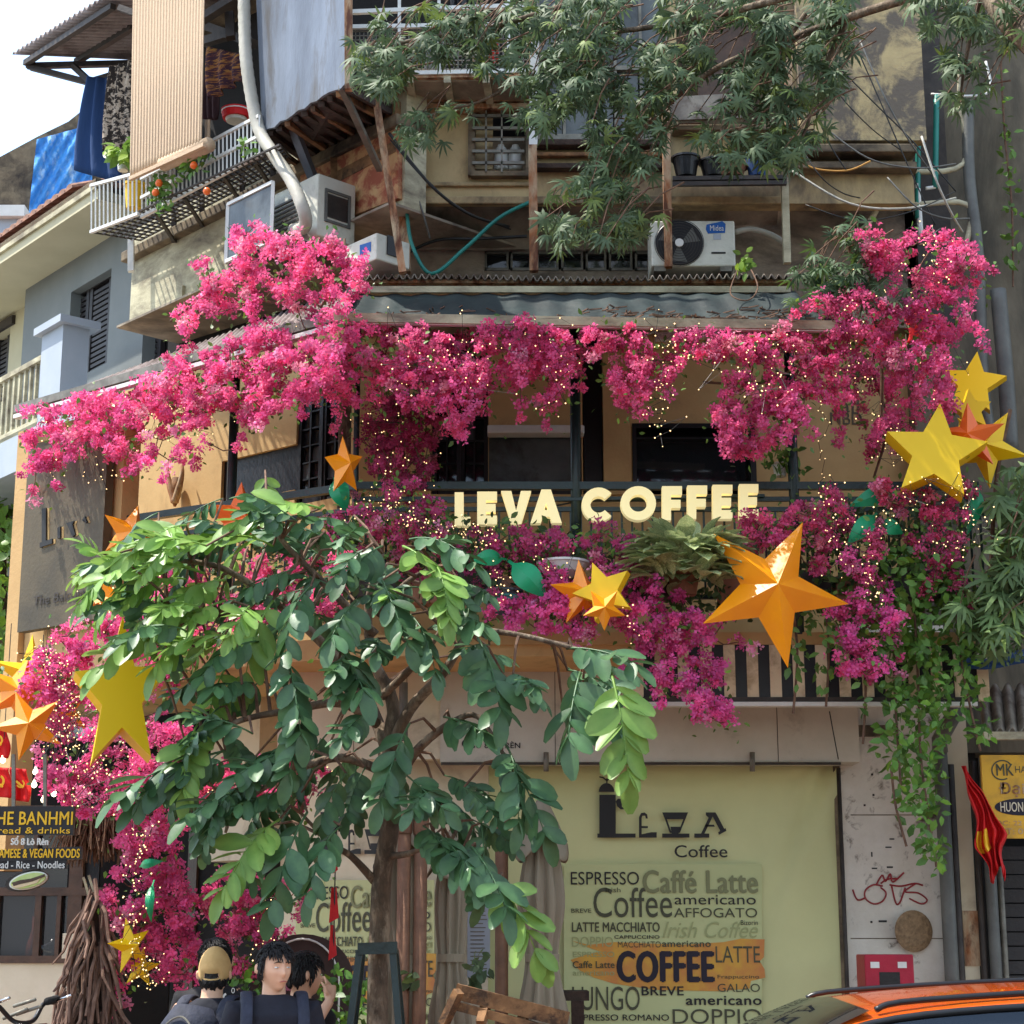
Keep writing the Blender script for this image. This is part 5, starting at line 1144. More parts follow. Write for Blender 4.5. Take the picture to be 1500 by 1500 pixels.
def boug(label, regs, loc, twigs=(), leaf=.16, tone=(1,1,1), name='bougainvillea', per=15, size=.0245):
    root = thing(name, label, 'flowers', loc, BG)
    P = []
    for (poly, pl, o0, o1, dens) in regs:
        n = int(area(poly)/136*dens); s = sample(poly, n, .46, .05, len(P)+3)
        if len(s) == 0: continue
        P.append(at_np(s[:,0], s[:,1], pl, rng.uniform(o0, o1, len(s))))
    C = np.concatenate(P); ws_ = []
    for q_ in rng.integers(0, len(C), max(3, len(C)//27)):      # loose trailing sprays
        dv = np.array([rng.normal(0,.45), rng.normal(-.15,.3), -.55+rng.normal(0,.5)]); dv /= np.linalg.norm(dv)
        for k_ in range(1, 5): ws_.append(C[q_]+dv*.055*k_+np.array([0,0,-.006*k_*k_])+rng.normal(0,.008,3))
    C = np.concatenate([C, np.array(ws_)]); nc = len(C)
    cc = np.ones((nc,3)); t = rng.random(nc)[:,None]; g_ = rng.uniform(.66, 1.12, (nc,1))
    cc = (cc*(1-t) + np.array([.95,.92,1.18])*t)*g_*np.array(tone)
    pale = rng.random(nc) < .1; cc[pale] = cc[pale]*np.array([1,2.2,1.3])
    N = nc*per; idx = np.repeat(np.arange(nc), per)
    d = rng.normal(0, 1, (N,3)); d /= np.linalg.norm(d, axis=1)[:,None]
    rad = rng.uniform(.012, .062, (N,1)) * np.repeat(rng.uniform(.55, 1.15, (nc,1)), per, 0)
    pos = C[idx] + d*rad*np.array([1,1,.85])
    R = rand_rot(N, (0,0,0), 1.0); zc = d + rng.normal(0,.5,(N,3)) + np.array([0,-.35,.15]); zc /= np.linalg.norm(zc, axis=1)[:,None]
    a = rng.normal(0,1,(N,3)); x = np.cross(a, zc); x /= np.linalg.norm(x, axis=1)[:,None]; y = np.cross(zc, x)
    s = rng.uniform(.72, 1.2, N)*size
    V = pos[:,None,:] + (FT[None,:,0,None]*x[:,None,:] + FT[None,:,1,None]*y[:,None,:] + FT[None,:,2,None]*zc[:,None,:])*s[:,None,None]
    col = cc[idx]*rng.uniform(.82, 1.15, (N,1))
    mesh_np('blossoms', V, FQ, m_flower, root, col); NFL[0] += N
    # green leaves among the blossoms
    nl = int(nc*leaf*8)
    if nl:
        i = rng.integers(0, nc, nl); pos = C[i]+rng.normal(0,.06,(nl,3))+np.array([0,.04,0]); leaves_np(root, pos, m_leafv, rng.uniform(.03,.055,nl), (0,-.4,.3), name='leaves')
    tw = MB()
    for pts in twigs: tw.tube(smooth_path([at(*p) for p in pts], 6), .009, 6)
    step = max(1, nc//60)
    for i in range(0, nc, step):
        p = Vector(C[i]); j = int(np.argsort(np.linalg.norm(C-C[i], axis=1))[min(8, nc-1)]); q = Vector(C[j])
        if (q-p).length < .5: tw.tube([p, p.lerp(q,.5)+Vector((0,.03,-.03)), q], .004, 4)
    tw.build('twigs', m_twig, root, kind='stuff')
    return root
def leaves_np(parent, pos, mat, size, out=(0,-.5,.2), name='leaves', spread=.8, droop=.6, tmpl=LT, quads=LQ, tone=None):
    n = len(pos); up = rng.normal(0, spread, (n,3))+np.array(out); up /= np.linalg.norm(up, axis=1)[:,None]
    x = rng.normal(0, 1, (n,3))+np.array([0,0,-droop]); x -= up*(x*up).sum(1)[:,None]; x /= np.linalg.norm(x, axis=1)[:,None]; y = np.cross(up, x)
    V = pos[:,None,:] + (tmpl[None,:,0,None]*x[:,None,:]+tmpl[None,:,1,None]*y[:,None,:]+tmpl[None,:,2,None]*up[:,None,:])*np.asarray(size)[:,None,None]
    c = rng.uniform(.6, 1.25, (n,1))*np.array([1,1,1]); yl = rng.random(n) < .12; c[yl] *= np.array([1.35,1.2,.7])
    if tone is not None: c = c*np.array(tone)
    return mesh_np(name, V, quads, mat, parent, c)
def leafpatch(name, label, cat, regs, mat, size, loc, group=None, twigs=(), nparts=0, tr=.008, out=(0,-.7,.3), **k):
    root = thing(name, label, cat, loc, group); P = []
    for (poly, pl, o0, o1, dens) in regs:
        n = int(area(poly)*dens); s = sample(poly, n, .22, .04, len(P)+11)
        if len(s): P.append(at_np(s[:,0], s[:,1], pl, rng.uniform(o0, o1, len(s))))
    C = np.concatenate(P); rng.shuffle(C)
    C2 = C[nparts:]
    leaves_np(root, C2, mat, rng.uniform(size*.7, size*1.25, len(C2)), out, **k)
    if nparts: leaf_parts(root, C[:nparts], mat, size, out)
    if twigs:
        tw = MB()
        for pts in twigs: tw.tube(smooth_path([at(*p) for p in pts], 6), tr, 6)
        tw.build('stems', m_twig, root, kind='stuff')
    return root
LP_CACHE = {}
def leaf_parts(root, C, mat, size, out=(0,-.7,.3), tmpl=None, quads=None, rots=None, sizes=None):
    tmpl = LT if tmpl is None else tmpl; quads = quads or LQ
    key = (mat.name, len(tmpl))
    if key not in LP_CACHE:
        vs = []
        for g_ in (.75, 1.0, 1.2, .9):
            me = bpy.data.meshes.new('leaf'); me.from_pydata([tuple(v) for v in tmpl], [], quads); me.update(); me.materials.append(mat)
            a = me.color_attributes.new('Col', 'FLOAT_COLOR', 'POINT'); a.data.foreach_set('color', np.tile([g_, g_, g_*.95, 1], len(tmpl)))
            vs.append(me)
        LP_CACHE[key] = vs
    R = rand_rot(len(C), out, .8)
    for i, c in enumerate(C):
        o = bpy.data.objects.new('leaf', LP_CACHE[key][i % 4]); COL.objects.link(o); o.parent = root
        m = Matrix(R[i].tolist()) if rots is None else rots[i]
        s_ = sizes[i] if sizes is not None else size*random.uniform(.8, 1.3)
        o.matrix_basis = Matrix.Translation(Vector(c)-Vector(parent_loc(root))) @ m.to_4x4() @ Matrix.Scale(s_, 4)
# ------------------------------------------------------------------ bougainvillea masses
PT = PY(11.35); PM = PY(12.3)
boug('sunlit bougainvillea spray rising over the left end of the tarp awning', [
    ([(335,322),(352,318),(380,330),(400,336),(440,352),(470,350),(500,345),(520,375),(540,405),(525,440),(500,458),(470,466),(430,452),(395,445),(350,468),(310,460),(275,478),(240,482),(262,452),(292,440),(300,420),(272,395),(300,386),(330,400),(350,385),(352,362),(330,345)], LA, -.1, .3, 1.15)],
    LA.at(420,460), twigs=[[(500,470,11.5),(440,430,11.6),(380,390,11.8),(340,335,12.0)],[(480,460,11.5),(380,440,11.9),(300,440,12.1),(250,470,12.3)],[(470,450,11.4),(500,400,11.4),(505,350,11.5)]], tone=(1.05,1.05,1.05))
boug('long bougainvillea garland hanging from the left wing of the awning', [
    ([(30,602),(90,585),(180,548),(280,520),(390,485),(490,476),(500,560),(480,592),(450,598),(425,590),(400,592),(385,640),(362,640),(352,575),(330,600),(300,596),(296,675),(284,682),(268,660),(245,640),(222,688),(190,690),(165,688),(150,660),(128,652),(104,668),(98,700),(72,715),(55,738),(40,722),(48,690),(32,702),(38,655),(25,620)], LA, .0, .34, 1.2),
    ([(60,600),(490,480),(480,560),(200,640),(70,660)], LA, -.35, .0, .5)], LA.at(250,640), tone=(1.02,1,1.05))
boug('bougainvillea garland hanging from the front edge of the tarp awning', [
    ([(490,474),(640,480),(700,478),(800,480),(882,484),(884,522),(840,530),(826,565),(806,602),(795,602),(790,562),(762,556),(740,545),(714,562),(706,598),(680,632),(664,642),(655,610),(625,592),(600,602),(575,575),(545,602),(515,598),(490,560)], PT, -.1, .25, 1.25),
    ([(882,484),(1050,484),(1062,510),(1040,528),(1008,522),(990,562),(955,572),(935,598),(925,604),(912,590),(890,562),(902,534),(884,515)], PT, -.1, .22, 1.15),
    ([(500,490),(860,490),(840,520),(640,560),(510,560)], PT, -.5, -.1, .5)], PT.at(700,520))
boug('bougainvillea tuft hanging low beside the small white flowerpot', [
    ([(1062,490),(1120,486),(1232,488),(1236,590),(1222,598),(1185,575),(1178,600),(1160,640),(1130,655),(1098,668),(1066,668),(1056,652),(1062,630),(1048,612),(1020,612),(1034,595),(1062,582),(1072,545),(1060,520)], PT, -.1, .22, 1.2)], PT.at(1120,560),
    twigs=[[(1230,480,11.6),(1190,520,11.6),(1120,560,11.6),(1030,560,11.6)],[(1200,500,11.6),(1160,560,11.5),(1140,640,11.5)]])
boug('bougainvillea mass climbing the right corner around the star flags', [
    ([(1258,322),(1275,328),(1290,345),(1320,350),(1350,342),(1405,355),(1440,380),(1465,392),(1458,402),(1432,405),(1410,415),(1408,436),(1380,432),(1350,420),(1330,400),(1310,400),(1290,400),(1266,402),(1262,380),(1272,350)], PT, -.15, .2, 1.3),
    ([(1200,440),(1262,420),(1330,430),(1400,435),(1418,462),(1408,490),(1392,505),(1388,560),(1396,595),(1372,600),(1350,570),(1320,555),(1300,540),(1262,510),(1232,490),(1205,470)], PT, -.15, .2, 1.0),
    ([(1236,490),(1300,505),(1390,520),(1392,600),(1378,660),(1340,668),(1312,650),(1296,640),(1276,670),(1282,610),(1262,600),(1240,560)], PM, -.2, .3, 1.1)], PT.at(1330,500),
    twigs=[[(1280,700,12.4),(1300,620,12.3),(1280,540,12.2),(1300,460,11.8),(1400,380,11.5)]])
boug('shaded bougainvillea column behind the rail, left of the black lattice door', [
    ([(536,560),(640,560),(646,640),(632,705),(600,716),(565,712),(536,672),(546,640),(532,610)], PY(12.0), -.2, .3, 1.3)], at(590,700,12.0), tone=(.62,.5,.55), twigs=[[(600,720,12.1),(590,640,12.1),(600,560,12.0),(640,500,11.7)]])  # low tone puts the column's shade into its blossom colour
PF1 = PY(11.55)
boug('bougainvillea bed in the balcony troughs from the rail corner to the white bowl', [
    ([(500,742),(560,712),(610,708),(640,735),(652,788),(700,790),(740,790),(770,770),(820,790),(842,830),(800,820),(760,800),(700,800),(640,790),(560,790),(500,775),(470,770)], PF1, -.1, .3, .95),
    ([(850,775),(900,768),(935,790),(930,830),(880,840),(850,820)], PF1, -.1, .25, .9),([(640,800),(820,800),(840,850),(700,860),(560,840),(480,800)], PF1, -.3, .0, .55)], at(640,780,11.6), tone=(.8,.75,.8), leaf=.6)
boug('bougainvillea sprays drooping between the cut-out leaf and the striped boards', [
    ([(705,905),(730,880),(760,870),(800,880),(812,850),(850,840),(900,836),(950,845),(1000,872),(1040,905),(1090,925),(1122,935),(1112,945),(1060,942),(1020,950),(1062,985),(1060,1010),(1080,1050),(1075,1062),(1030,1045),(1012,1055),(995,1030),(965,1030),(955,1000),(975,965),(940,935),(900,915),(860,940),(820,910),(790,935),(760,915),(735,930),(720,925)], PF1, .1, .4, .95)], at(880,900,11.4), tone=(1,.95,1.15))
boug('reddish bougainvillea filling the rail between the lit letters and the flat yellow star', [
    ([(1060,762),(1100,760),(1160,722),(1235,715),(1245,760),(1240,800),(1220,850),(1195,860),(1182,800),(1150,800),(1110,810),(1076,800)], PF1, -.1, .3, .9),
    ([(1282,712),(1300,705),(1320,722),(1380,730),(1400,700),(1428,700),(1432,730),(1408,760),(1410,810),(1390,815),(1345,812),(1338,790),(1350,770),(1330,755),(1290,740),(1276,730)], PF1, 0, .35, 1.0),
    ([(1268,762),(1290,760),(1298,800),(1280,830),(1262,800)], PF1, .1, .4, 1)], at(1240,780,11.6), tone=(.95,.85,.85), leaf=.35)
boug('bright bougainvillea spray hanging down right of the largest orange star', [
    ([(1235,815),(1262,812),(1285,850),(1312,880),(1322,915),(1300,925),(1278,920),(1285,960),(1296,1008),(1278,1000),(1262,985),(1240,985),(1225,960),(1232,930),(1205,925),(1215,900),(1238,880)], PF1, .15, .4, 1.15)], at(1260,880,11.4), tone=(1.05,1,1.2))
PL1 = PY(11.5)
boug('bougainvillea around the orange stars at the far left', [
    ([(15,985),(45,980),(62,930),(100,915),(140,900),(170,895),(200,870),(240,865),(260,890),(250,930),(225,955),(180,940),(140,945),(128,985),(120,1020),(105,1060),(80,1080),(62,1052),(50,1010),(20,1000)], PY(11.3), -.1, .25, 1.0),
    ([(60,1105),(110,1110),(180,1120),(240,1060),(300,1085),(240,1130),(180,1180),(150,1195),(110,1190),(95,1165),(60,1150)], PY(11.7), -.2, .3, 1.0),
    ([(130,945),(260,920),(250,1000),(230,1080),(300,1120),(240,1160),(140,1140),(110,1060)], PY(12.0), -.2, .2, .5)], at(100,1000,11.4), tone=(1,1,1.1))
boug('reddish bougainvillea scattered along the left rail behind the tree leaves', [
    ([(180,850),(260,820),(420,800),(500,790),(520,860),(460,920),(380,900),(300,960),(220,1000),(190,940)], LA, -.1, .15, .55)], LA.at(350,880), tone=(.95,.85,.85), leaf=.5)
leafpatch('rail_foliage', 'dark leafy plants packed along the left rail behind the tree', 'plants', [
    ([(170,830),(330,780),(520,750),(530,870),(400,930),(200,960)], LA, -.3, .0, .013)], m_leafp, .07, LA.at(350,900), tone=(.75,.85,.7))['kind'] = 'stuff'
boug('bougainvillea band over the dark entrance, behind the small tree leaves', [
    ([(160,1160),(260,1140),(380,1110),(450,1095),(480,1120),(470,1160),(430,1180),(370,1180),(300,1170),(230,1190),(170,1190)], PY(11.8), -.2, .3, .9)], at(330,1150,11.8), tone=(.9,.8,.8))
boug('bougainvillea column left of the dark entrance, above the stick bundle', [
    ([(168,1165),(240,1160),(262,1200),(256,1260),(268,1300),(292,1345),(290,1390),(262,1400),(248,1430),(230,1440),(205,1400),(175,1430),(158,1440),(150,1410),(172,1385),(160,1340),(152,1310),(175,1290),(160,1250),(180,1220)], PY(11.3), -.15, .25, 1.1)], at(210,1440,11.3), tone=(.95,.88,.95))
boug('bougainvillea clump hanging right of the dark entrance above the people', [
    ([(268,1320),(310,1290),(340,1275),(400,1290),(440,1282),(470,1292),(460,1305),(410,1312),(402,1350),(405,1375),(378,1390),(372,1420),(345,1435),(330,1420),(322,1390),(318,1350),(290,1330)], PY(11.4), -.15, .25, 1.05)], at(350,1400,11.4), tone=(.95,.85,.9))
# ------------------------------------------------------------------ green plants of the balcony
leafpatch('heart_leaf_vine', 'dense green heart-leaf vine cascading over the right end of the balcony', 'vine', [
    ([(1240,820),(1270,800),(1330,800),(1400,815),(1420,880),(1390,940),(1340,960),(1290,950),(1250,930)], PF1, -.2, .3, .028),
    ([(1290,940),(1370,940),(1400,1000),(1385,1080),(1372,1140),(1378,1200),(1385,1270),(1370,1278),(1350,1240),(1332,1200),(1322,1160),(1300,1120),(1292,1060),(1285,1000)], PF1, -.1, .3, .026),
    ([(1395,900),(1425,920),(1440,1000),(1450,1080),(1438,1110),(1412,1060),(1400,980)], PF1, -.1, .3, .02)],
    m_leafv, .075, at(1330,900,11.6), nparts=280, twigs=[[(1340,900,11.5),(1345,1000,11.5),(1350,1120,11.4),(1372,1270,11.4)],[(1310,900,11.5),(1310,1000,11.5),(1320,1160,11.4)],[(1400,880,11.5),(1410,980,11.5),(1436,1100,11.4)],[(1305,1120,11.4),(1312,1180,11.4),(1328,1240,11.4)]], tone=(1.05,1.1,.9))
leafpatch('trailing_vine', 'thin trailing vine strands in front of the black and beige stripes', 'vine', [
    ([(1150,905),(1175,905),(1180,960),(1172,1010),(1160,1000),(1150,950)], PF1, 0, .3, .012), ([(1196,930),(1228,930),(1222,1010),(1208,1020),(1196,990)], PF1, 0, .3, .013),
    ([(1170,830),(1260,850),(1250,920),(1180,915)], PF1, -.2, .2, .018), ([(1255,960),(1275,960),(1272,1070),(1262,1080)], PF1, 0, .3, .008)],
    m_leafv, .07, at(1200,920,11.6), twigs=[[(1162,890,11.5),(1168,960,11.5),(1162,1045,11.5)],[(1210,890,11.5),(1214,960,11.5),(1210,1035,11.5)],[(1262,940,11.5),(1268,1010,11.5),(1264,1090,11.5)]])
leafpatch('trough_foliage', 'dark green foliage packed along the balcony troughs behind the blooms', 'plants', [
    ([(470,760),(640,745),(840,780),(1000,800),(1240,740),(1430,740),(1430,830),(1240,860),(1180,900),(1000,900),(760,900),(680,920),(600,880),(520,840)], PF1, -.35, .05, .02)],
    m_leafp, .06, at(900,850,11.7), tone=(.7,.85,.7))['kind'] = 'stuff'
leafpatch('flowerpot_grass', 'arching grassy plant in the small white flowerpot on the rail', 'plant', [
    ([(1118,665),(1140,655),(1170,665),(1172,690),(1150,688),(1122,690)], PY(11.95), -.05, .08, .05)], m_leafv, .07, at(1143,690,12.0))
leafpatch('left_hanging_shrub', 'green shrub and fern below the pink clump, beside the people', 'plant', [
    ([(340,1400),(385,1400),(395,1450),(380,1500),(350,1500),(335,1440)], PY(11.3), -.1, .2, .018), ([(470,1425),(540,1435),(535,1520),(440,1520),(450,1450)], PY(11.0), -.1, .2, .02)], m_leafv, .07, at(480,1500,11.2), tone=(.8,.9,.7))
leafpatch('small_fern', 'small dark fern tuft between the folded umbrellas', 'plant', [([(595,1425),(615,1420),(612,1440),(600,1450)], PY(11.6), 0, .1, .03), ([(682,1420),(712,1405),(716,1425),(694,1445)], PY(11.6), 0, .1, .04)], m_leafp, .09, at(690,1440,11.6))
leafpatch('loggia_plants', 'pot plants with orange fruit squeezed behind the white bar cage', 'plant', [
    ([(225,255),(250,255),(252,300),(235,310),(222,290)], UL, .66, .8, .05), ([(262,240),(300,212),(312,225),(290,250),(265,262)], UL, .66, .8, .05), ([(350,212),(372,200),(378,218),(360,230)], UL, .6, .75, .03)], m_leafv, .07, UL.at(260,290,.7), tone=(.9,.9,.7))
lp = bpy.data.objects['loggia_plants']
for (x, y) in ((233,268),(228,282),(284,242),(303,280),(293,222)):
    c = UL.at(x, y, .8); MB().lathe(c, [(.005,-.03),(.024,-.02),(.03,0),(.02,.022),(.004,.03)], 10).build('fruit', m_orange2, lp, smooth=True)
leafpatch('loggia_grass', 'pale spiky grass in the white pot beside the leopard cloth', 'plant', [([(155,225),(172,205),(198,208),(200,232),(178,232)], PY(14.2), 0, .2, .05)], m_leafy, .12, at(180,240,14.3), tone=(1,1,.8))
leafpatch('background_tree', 'sunlit yellow-green tree beyond the left end of the balcony', 'tree', [
    ([(-40,715),(25,720),(28,860),(22,1000),(-40,1010)], PY(18), -1, 1, .03)], m_leafy, .16, at(0,1000,18), tone=(.9,.95,.7), twigs=[[(5,1600,18),(5,1000,18),(-2,850,18),(0,740,18)]], tr=.08)
leafpatch('wall_creeper', 'thin yellow-green creeper strand on the dark wall at the right edge', 'vine', [
    ([(1462,95),(1472,95),(1480,200),(1490,300),(1488,400),(1476,395),(1470,280),(1462,180)], RW, .05, .15, .016)], m_leafy, .07, RW.at(1475,400,.1), twigs=[[(1466,90,12.9),(1472,200,12.9),(1482,300,12.9),(1484,420,12.9)]], tone=(.7,.75,.6))
leafpatch('gutter_weed', 'small weed sprouting from the tin roof edge beside the air conditioner', 'plant', [([(1080,378),(1098,372),(1108,382),(1096,394),(1080,396)], PY(12.0), 0, .1, .06)], m_leafy, .07, at(1095,400,12), twigs=[[(1080,396,11.9),(1070,430,11.7),(1095,440,11.6),(1110,420,11.7),(1095,385,12)]], tr=.005)
# variegated plant in the clay planter
vp = thing('variegated_plant', 'pale variegated plant spilling from the clay planter under the lit letters', 'plant', at(1000,850,11.55))
VT = []; 
for i in range(6):
    t = i/5; w = .26*sin(pi*min(t*.95+.05,1))**.8; zz = .25*t-.42*t*t
    VT += [(t, -w, zz+.05*(w>0)), (t, 0, zz), (t, w, zz+.05*(w>0))]
VT = np.array(VT); VQ = [(3*i+j, 3*i+j+1, 3*i+j+4, 3*i+j+3) for i in range(5) for j in range(2)]
Cs = []; Rs = []; Ss = []
for i in range(250):
    th = random.uniform(0, 2*pi); el = random.uniform(-.35, 1.2); d = Vector((cos(th)*cos(el), sin(th)*cos(el), sin(el)))
    lvl = random.random(); b = at(1000,835,11.5)+Vector((0,0,.24*lvl-.12))+Vector((d.x,d.y,0))*.13+Vector((d.x*.1,0,0))
    y_ = Vector((0,0,1)).cross(d).normalized(); z_ = d.cross(y_)
    Rs.append(Matrix((d, y_, z_)).transposed()); Cs.append(b); Ss.append(random.uniform(.13,.2))
Cs = [c+Vector((0,-.25,0)) for c in Cs]; Ss = [s_*1.2 for s_ in Ss]
leaf_parts(vp, Cs, m_leafag, .2, tmpl=VT, quads=VQ, rots=Rs, sizes=Ss)
# ================================================================== THE SMALL STREET TREE
def leaflet(L_, W_, nx=5):
    V = []; 
    for i in range(nx+1):
        t = i/nx; w = W_*.5*sin(pi*(t*.93+.035))**.62*(.86+.28*t); z_ = -.10*L_*t*t
        V += [Vector((L_*t, -w, z_+w*.28)), Vector((L_*t, 0, z_)), Vector((L_*t, w, z_+w*.28))]
    Q = [(3*i+j, 3*i+j+1, 3*i+j+4, 3*i+j+3) for i in range(nx) for j in range(2)]
    return V, Q
def pinnate(n_pairs, length, lw, bend, mat, seed):
    r = random.Random(seed); vs = []; fs = []; cols = []
    def P(t): return Vector((length*t*(1-.12*bend*t), 0, -bend*length*.45*t*t))
    for k in range(n_pairs):
        t = .22+.76*k/(n_pairs-1)
        for sd_ in (-1, 1):
            L_ = lw*.9*(.8+.35*sin(pi*t))*r.uniform(.88, 1.1); V, Q = leaflet(L_, L_*r.uniform(.46,.56))
            ang = radians(r.uniform(44, 70)-14*t)*sd_; roll = radians(r.uniform(-34, 34)); dr = radians(r.uniform(0, 55))
            m = Matrix.Rotation(ang, 4, 'Z') @ Matrix.Rotation(dr, 4, 'Y') @ Matrix.Rotation(roll, 4, 'X')
            b = len(vs); vs += [P(t-.02*(sd_ > 0))+(m @ v) for v in V]; fs += [tuple(i+b for i in q) for q in Q]; g_ = r.uniform(.72, 1.3); cols += [g_*(1.35 if i_ % 3 == 1 else 1) for i_ in range(len(V))]
    V, Q = leaflet(lw*1.0, lw*.46); m = Matrix.Rotation(radians(25+30*bend), 4, 'Y'); b = len(vs); vs += [P(1)+(m @ v) for v in V]; fs += [tuple(i+b for i in q) for q in Q]; cols += [1]*len(V)
    tb = MB().tube([P(i/8) for i in range(9)], [.006-.0005*i for i in range(9)], 5); b = len(vs); vs += tb.v; fs += [tuple(i+b for i in f) for f in tb.f]; cols += [1.3]*len(tb.v)
    me = bpy.data.meshes.new('leaf'); me.from_pydata([tuple(v) for v in vs], [], fs); me.update(); me.materials.append(mat)
    a = me.color_attributes.new('Col', 'FLOAT_COLOR', 'POINT'); c = np.ones((len(cols),4)); c[:,:3] = np.array(cols)[:,None]; a.data.foreach_set('color', c.ravel())
    me.polygons.foreach_set('use_smooth', [True]*len(me.polygons)); return me
PM_ = [pinnate(n, l, w, b, m_leafm, i) for i, (n, l, w, b) in enumerate([(6,.40,.155,.5),(7,.46,.145,.9),(5,.34,.165,.3),(6,.42,.15,1.2)])]
PYg = [pinnate(n, l, w, b, m_leafy, i+9) for i, (n, l, w, b) in enumerate([(6,.38,.15,.6),(7,.42,.15,1.0),(5,.32,.15,1.3)])]
tr = thing('street_tree', 'young street tree with big paired leaves in front of the banner', 'tree', (at(553,1500,9.9).x, 9.9, 0))
tb_ = at(553,1480,9.9); tb_.z = 0
tpts = [tb_, at(553,1460,9.9), at(556,1360,9.9), at(560,1280,9.9), at(572,1200,9.9), at(566,1120,9.95), at(572,1060,9.95)]
MB().tube(smooth_path(tpts, 5), [.056-.0003*i for i in range(31)], 14).build('trunk', m_bark, tr, smooth=True)
limbs = [([(574,1200,9.9),(568,1110,9.9),(575,1030,9.9),(545,960,9.9),(540,880,9.9),(560,810,9.8)],.05),
         ([(572,1100,9.9),(600,1040,9.8),(650,985,9.7),(690,930,9.7),(760,930,9.6),(880,960,9.5)],.035),
         ([(575,1160,9.9),(610,1100,9.7),(660,1060,9.6),(700,1050,9.6),(740,1110,9.5)],.03),
         ([(565,1090,9.9),(530,1010,10.1),(470,940,10.1),(400,880,10.0),(320,830,9.9),(230,820,9.9)],.038),
         ([(552,1060,9.9),(500,1030,9.7),(430,1040,9.6),(340,1060,9.5),(240,1120,9.5)],.03),
         ([(560,1130,9.9),(500,1110,9.8),(430,1130,9.6),(350,1180,9.5),(330,1220,9.5)],.028),
         ([(548,1290,9.9),(515,1255,9.8),(480,1232,9.7),(440,1190,9.6)],.025),
         ([(560,1255,9.9),(600,1250,9.8),(650,1230,9.6),(700,1260,9.5),(760,1320,9.4)],.02),
         ([(550,930,9.9),(480,860,9.8),(420,800,9.7),(390,760,9.7)],.028),
         ([(552,900,9.9),(600,850,9.8),(640,830,9.7)],.025),([(560,1020,9.9),(620,960,9.6),(660,900,9.5)],.025),
         ([(400,900,10.0),(320,900,9.8),(240,940,9.8),(150,950,9.8)],.022)]
LPT = []
for pts, r in limbs:
    pp = smooth_path([at(*p) for p in pts], 5); MB().tube(pp, [r*(1-.75*i/len(pp)) for i in range(len(pp))], 8).build('branch', m_bark, tr, smooth=True)
    LPT += pp[5:]
twg = MB(); nfr = [0]
def frond(b, tip, young, v=None, scale=1.0):
    d = (tip-b); ln = d.length; d.normalize()
    up = Vector((random.gauss(0,.3), -.45+random.gauss(0,.2), 1)); y_ = up.cross(d).normalized(); z_ = d.cross(y_)
    me = (PYg if young else PM_)[v if v is not None else random.randrange(3 if young else 4)]
    # rotate the axis up a little so that the arching rachis ends near the tip
    R = Matrix((d, y_, z_)).transposed() @ Matrix.Rotation(radians(-14), 3, 'Y')
    o = bpy.data.objects.new('leaf', me); COL.objects.link(o); o.parent = tr
    o.matrix_basis = Matrix.Translation(b-tr.location) @ R.to_4x4() @ Matrix.Scale(scale, 4)
    q = min(LPT, key=lambda p: (p-b).length)
    if (q-b).length < 1.4: twg.tube([q, q.lerp(b,.5)+Vector((0,0,.05)), b], [.011,.008,.006], 5)
    nfr[0] += 1
EX = [(470,745,350,735,9.6,1),(400,800,290,770,9.6,1),(330,800,175,780,9.6,1),(300,840,120,820,9.6,1),(330,850,200,880,9.5,1),(330,880,215,945,9.5,1),(400,880,330,1000,9.5,1),(250,925,110,945,9.6,1),(330,980,290,1060,9.5,1),
      (590,800,665,860,9.3,1),(640,830,660,885,9.2,1),(560,800,500,850,9.5,0),(600,790,690,800,9.5,0),(520,780,470,740,9.7,0),
      (700,935,735,1050,9.4,0),(830,950,935,975,9.4,0),(895,985,925,1120,9.2,1),(850,985,835,1125,9.3,0),(650,1050,720,1090,9.4,0),(735,1100,800,1190,9.4,0),(740,1090,770,1180,9.4,0),
      (640,1220,700,1300,9.3,0),(690,1240,745,1340,9.2,0),(730,1290,800,1400,9.1,1),(620,1210,660,1260,9.4,0),(500,1210,440,1280,9.3,0),(450,1190,395,1300,9.3,0),(410,1200,320,1280,9.3,1),(380,1150,270,1200,9.3,0),
      (300,1110,165,1170,9.4,0),(330,1100,210,1150,9.4,0),(430,1100,340,1140,9.3,0),(600,1060,560,1150,9.3,0),(640,1150,600,1190,9.3,0),(450,1020,430,1110,9.3,0),(420,960,440,1050,9.3,0),(380,940,290,960,9.4,0),(500,950,540,1040,9.3,0),(370,1000,300,1020,9.4,0),
      (600,900,640,960,9.3,0),(520,880,480,960,9.3,0),(560,850,590,920,9.3,0),(640,900,720,930,9.3,0),(455,860,400,930,9.4,0),(290,1060,260,1140,9.4,1)]
for bx, by, tx, ty, Y, yg in EX:
    b = at(bx, by, Y+.15); t = at(tx, ty, Y-.15); frond(b, t, yg, scale=min(1.35, max(.8, (t-b).length/.42)))
crown = [(130,820),(200,775),(300,760),(350,730),(400,722),(450,738),(500,765),(560,795),(620,790),(680,840),(720,890),(800,925),(890,945),(930,1000),(890,1060),(820,1040),(760,1010),(700,1000),(660,1060),(640,1010),(610,1060),(600,1120),(690,1130),(740,1190),(760,1240),(780,1310),(740,1330),(690,1280),(610,1240),(595,1180),(540,1150),(490,1180),(460,1240),(400,1270),(330,1230),(290,1180),(210,1170),(250,1090),(300,1040),(250,1000),(180,960),(150,900)]
S = [q for q in sample(crown, 120, .0, .03, 5) if not (110 < q[0] < 265 and 940 < q[1] < 1150) and not (540 < q[0] < 680 and 950 < q[1] < 1130) and not (440 < q[0] < 640 and 1190 < q[1])][:106]
cc_ = at(560,1010,9.9)
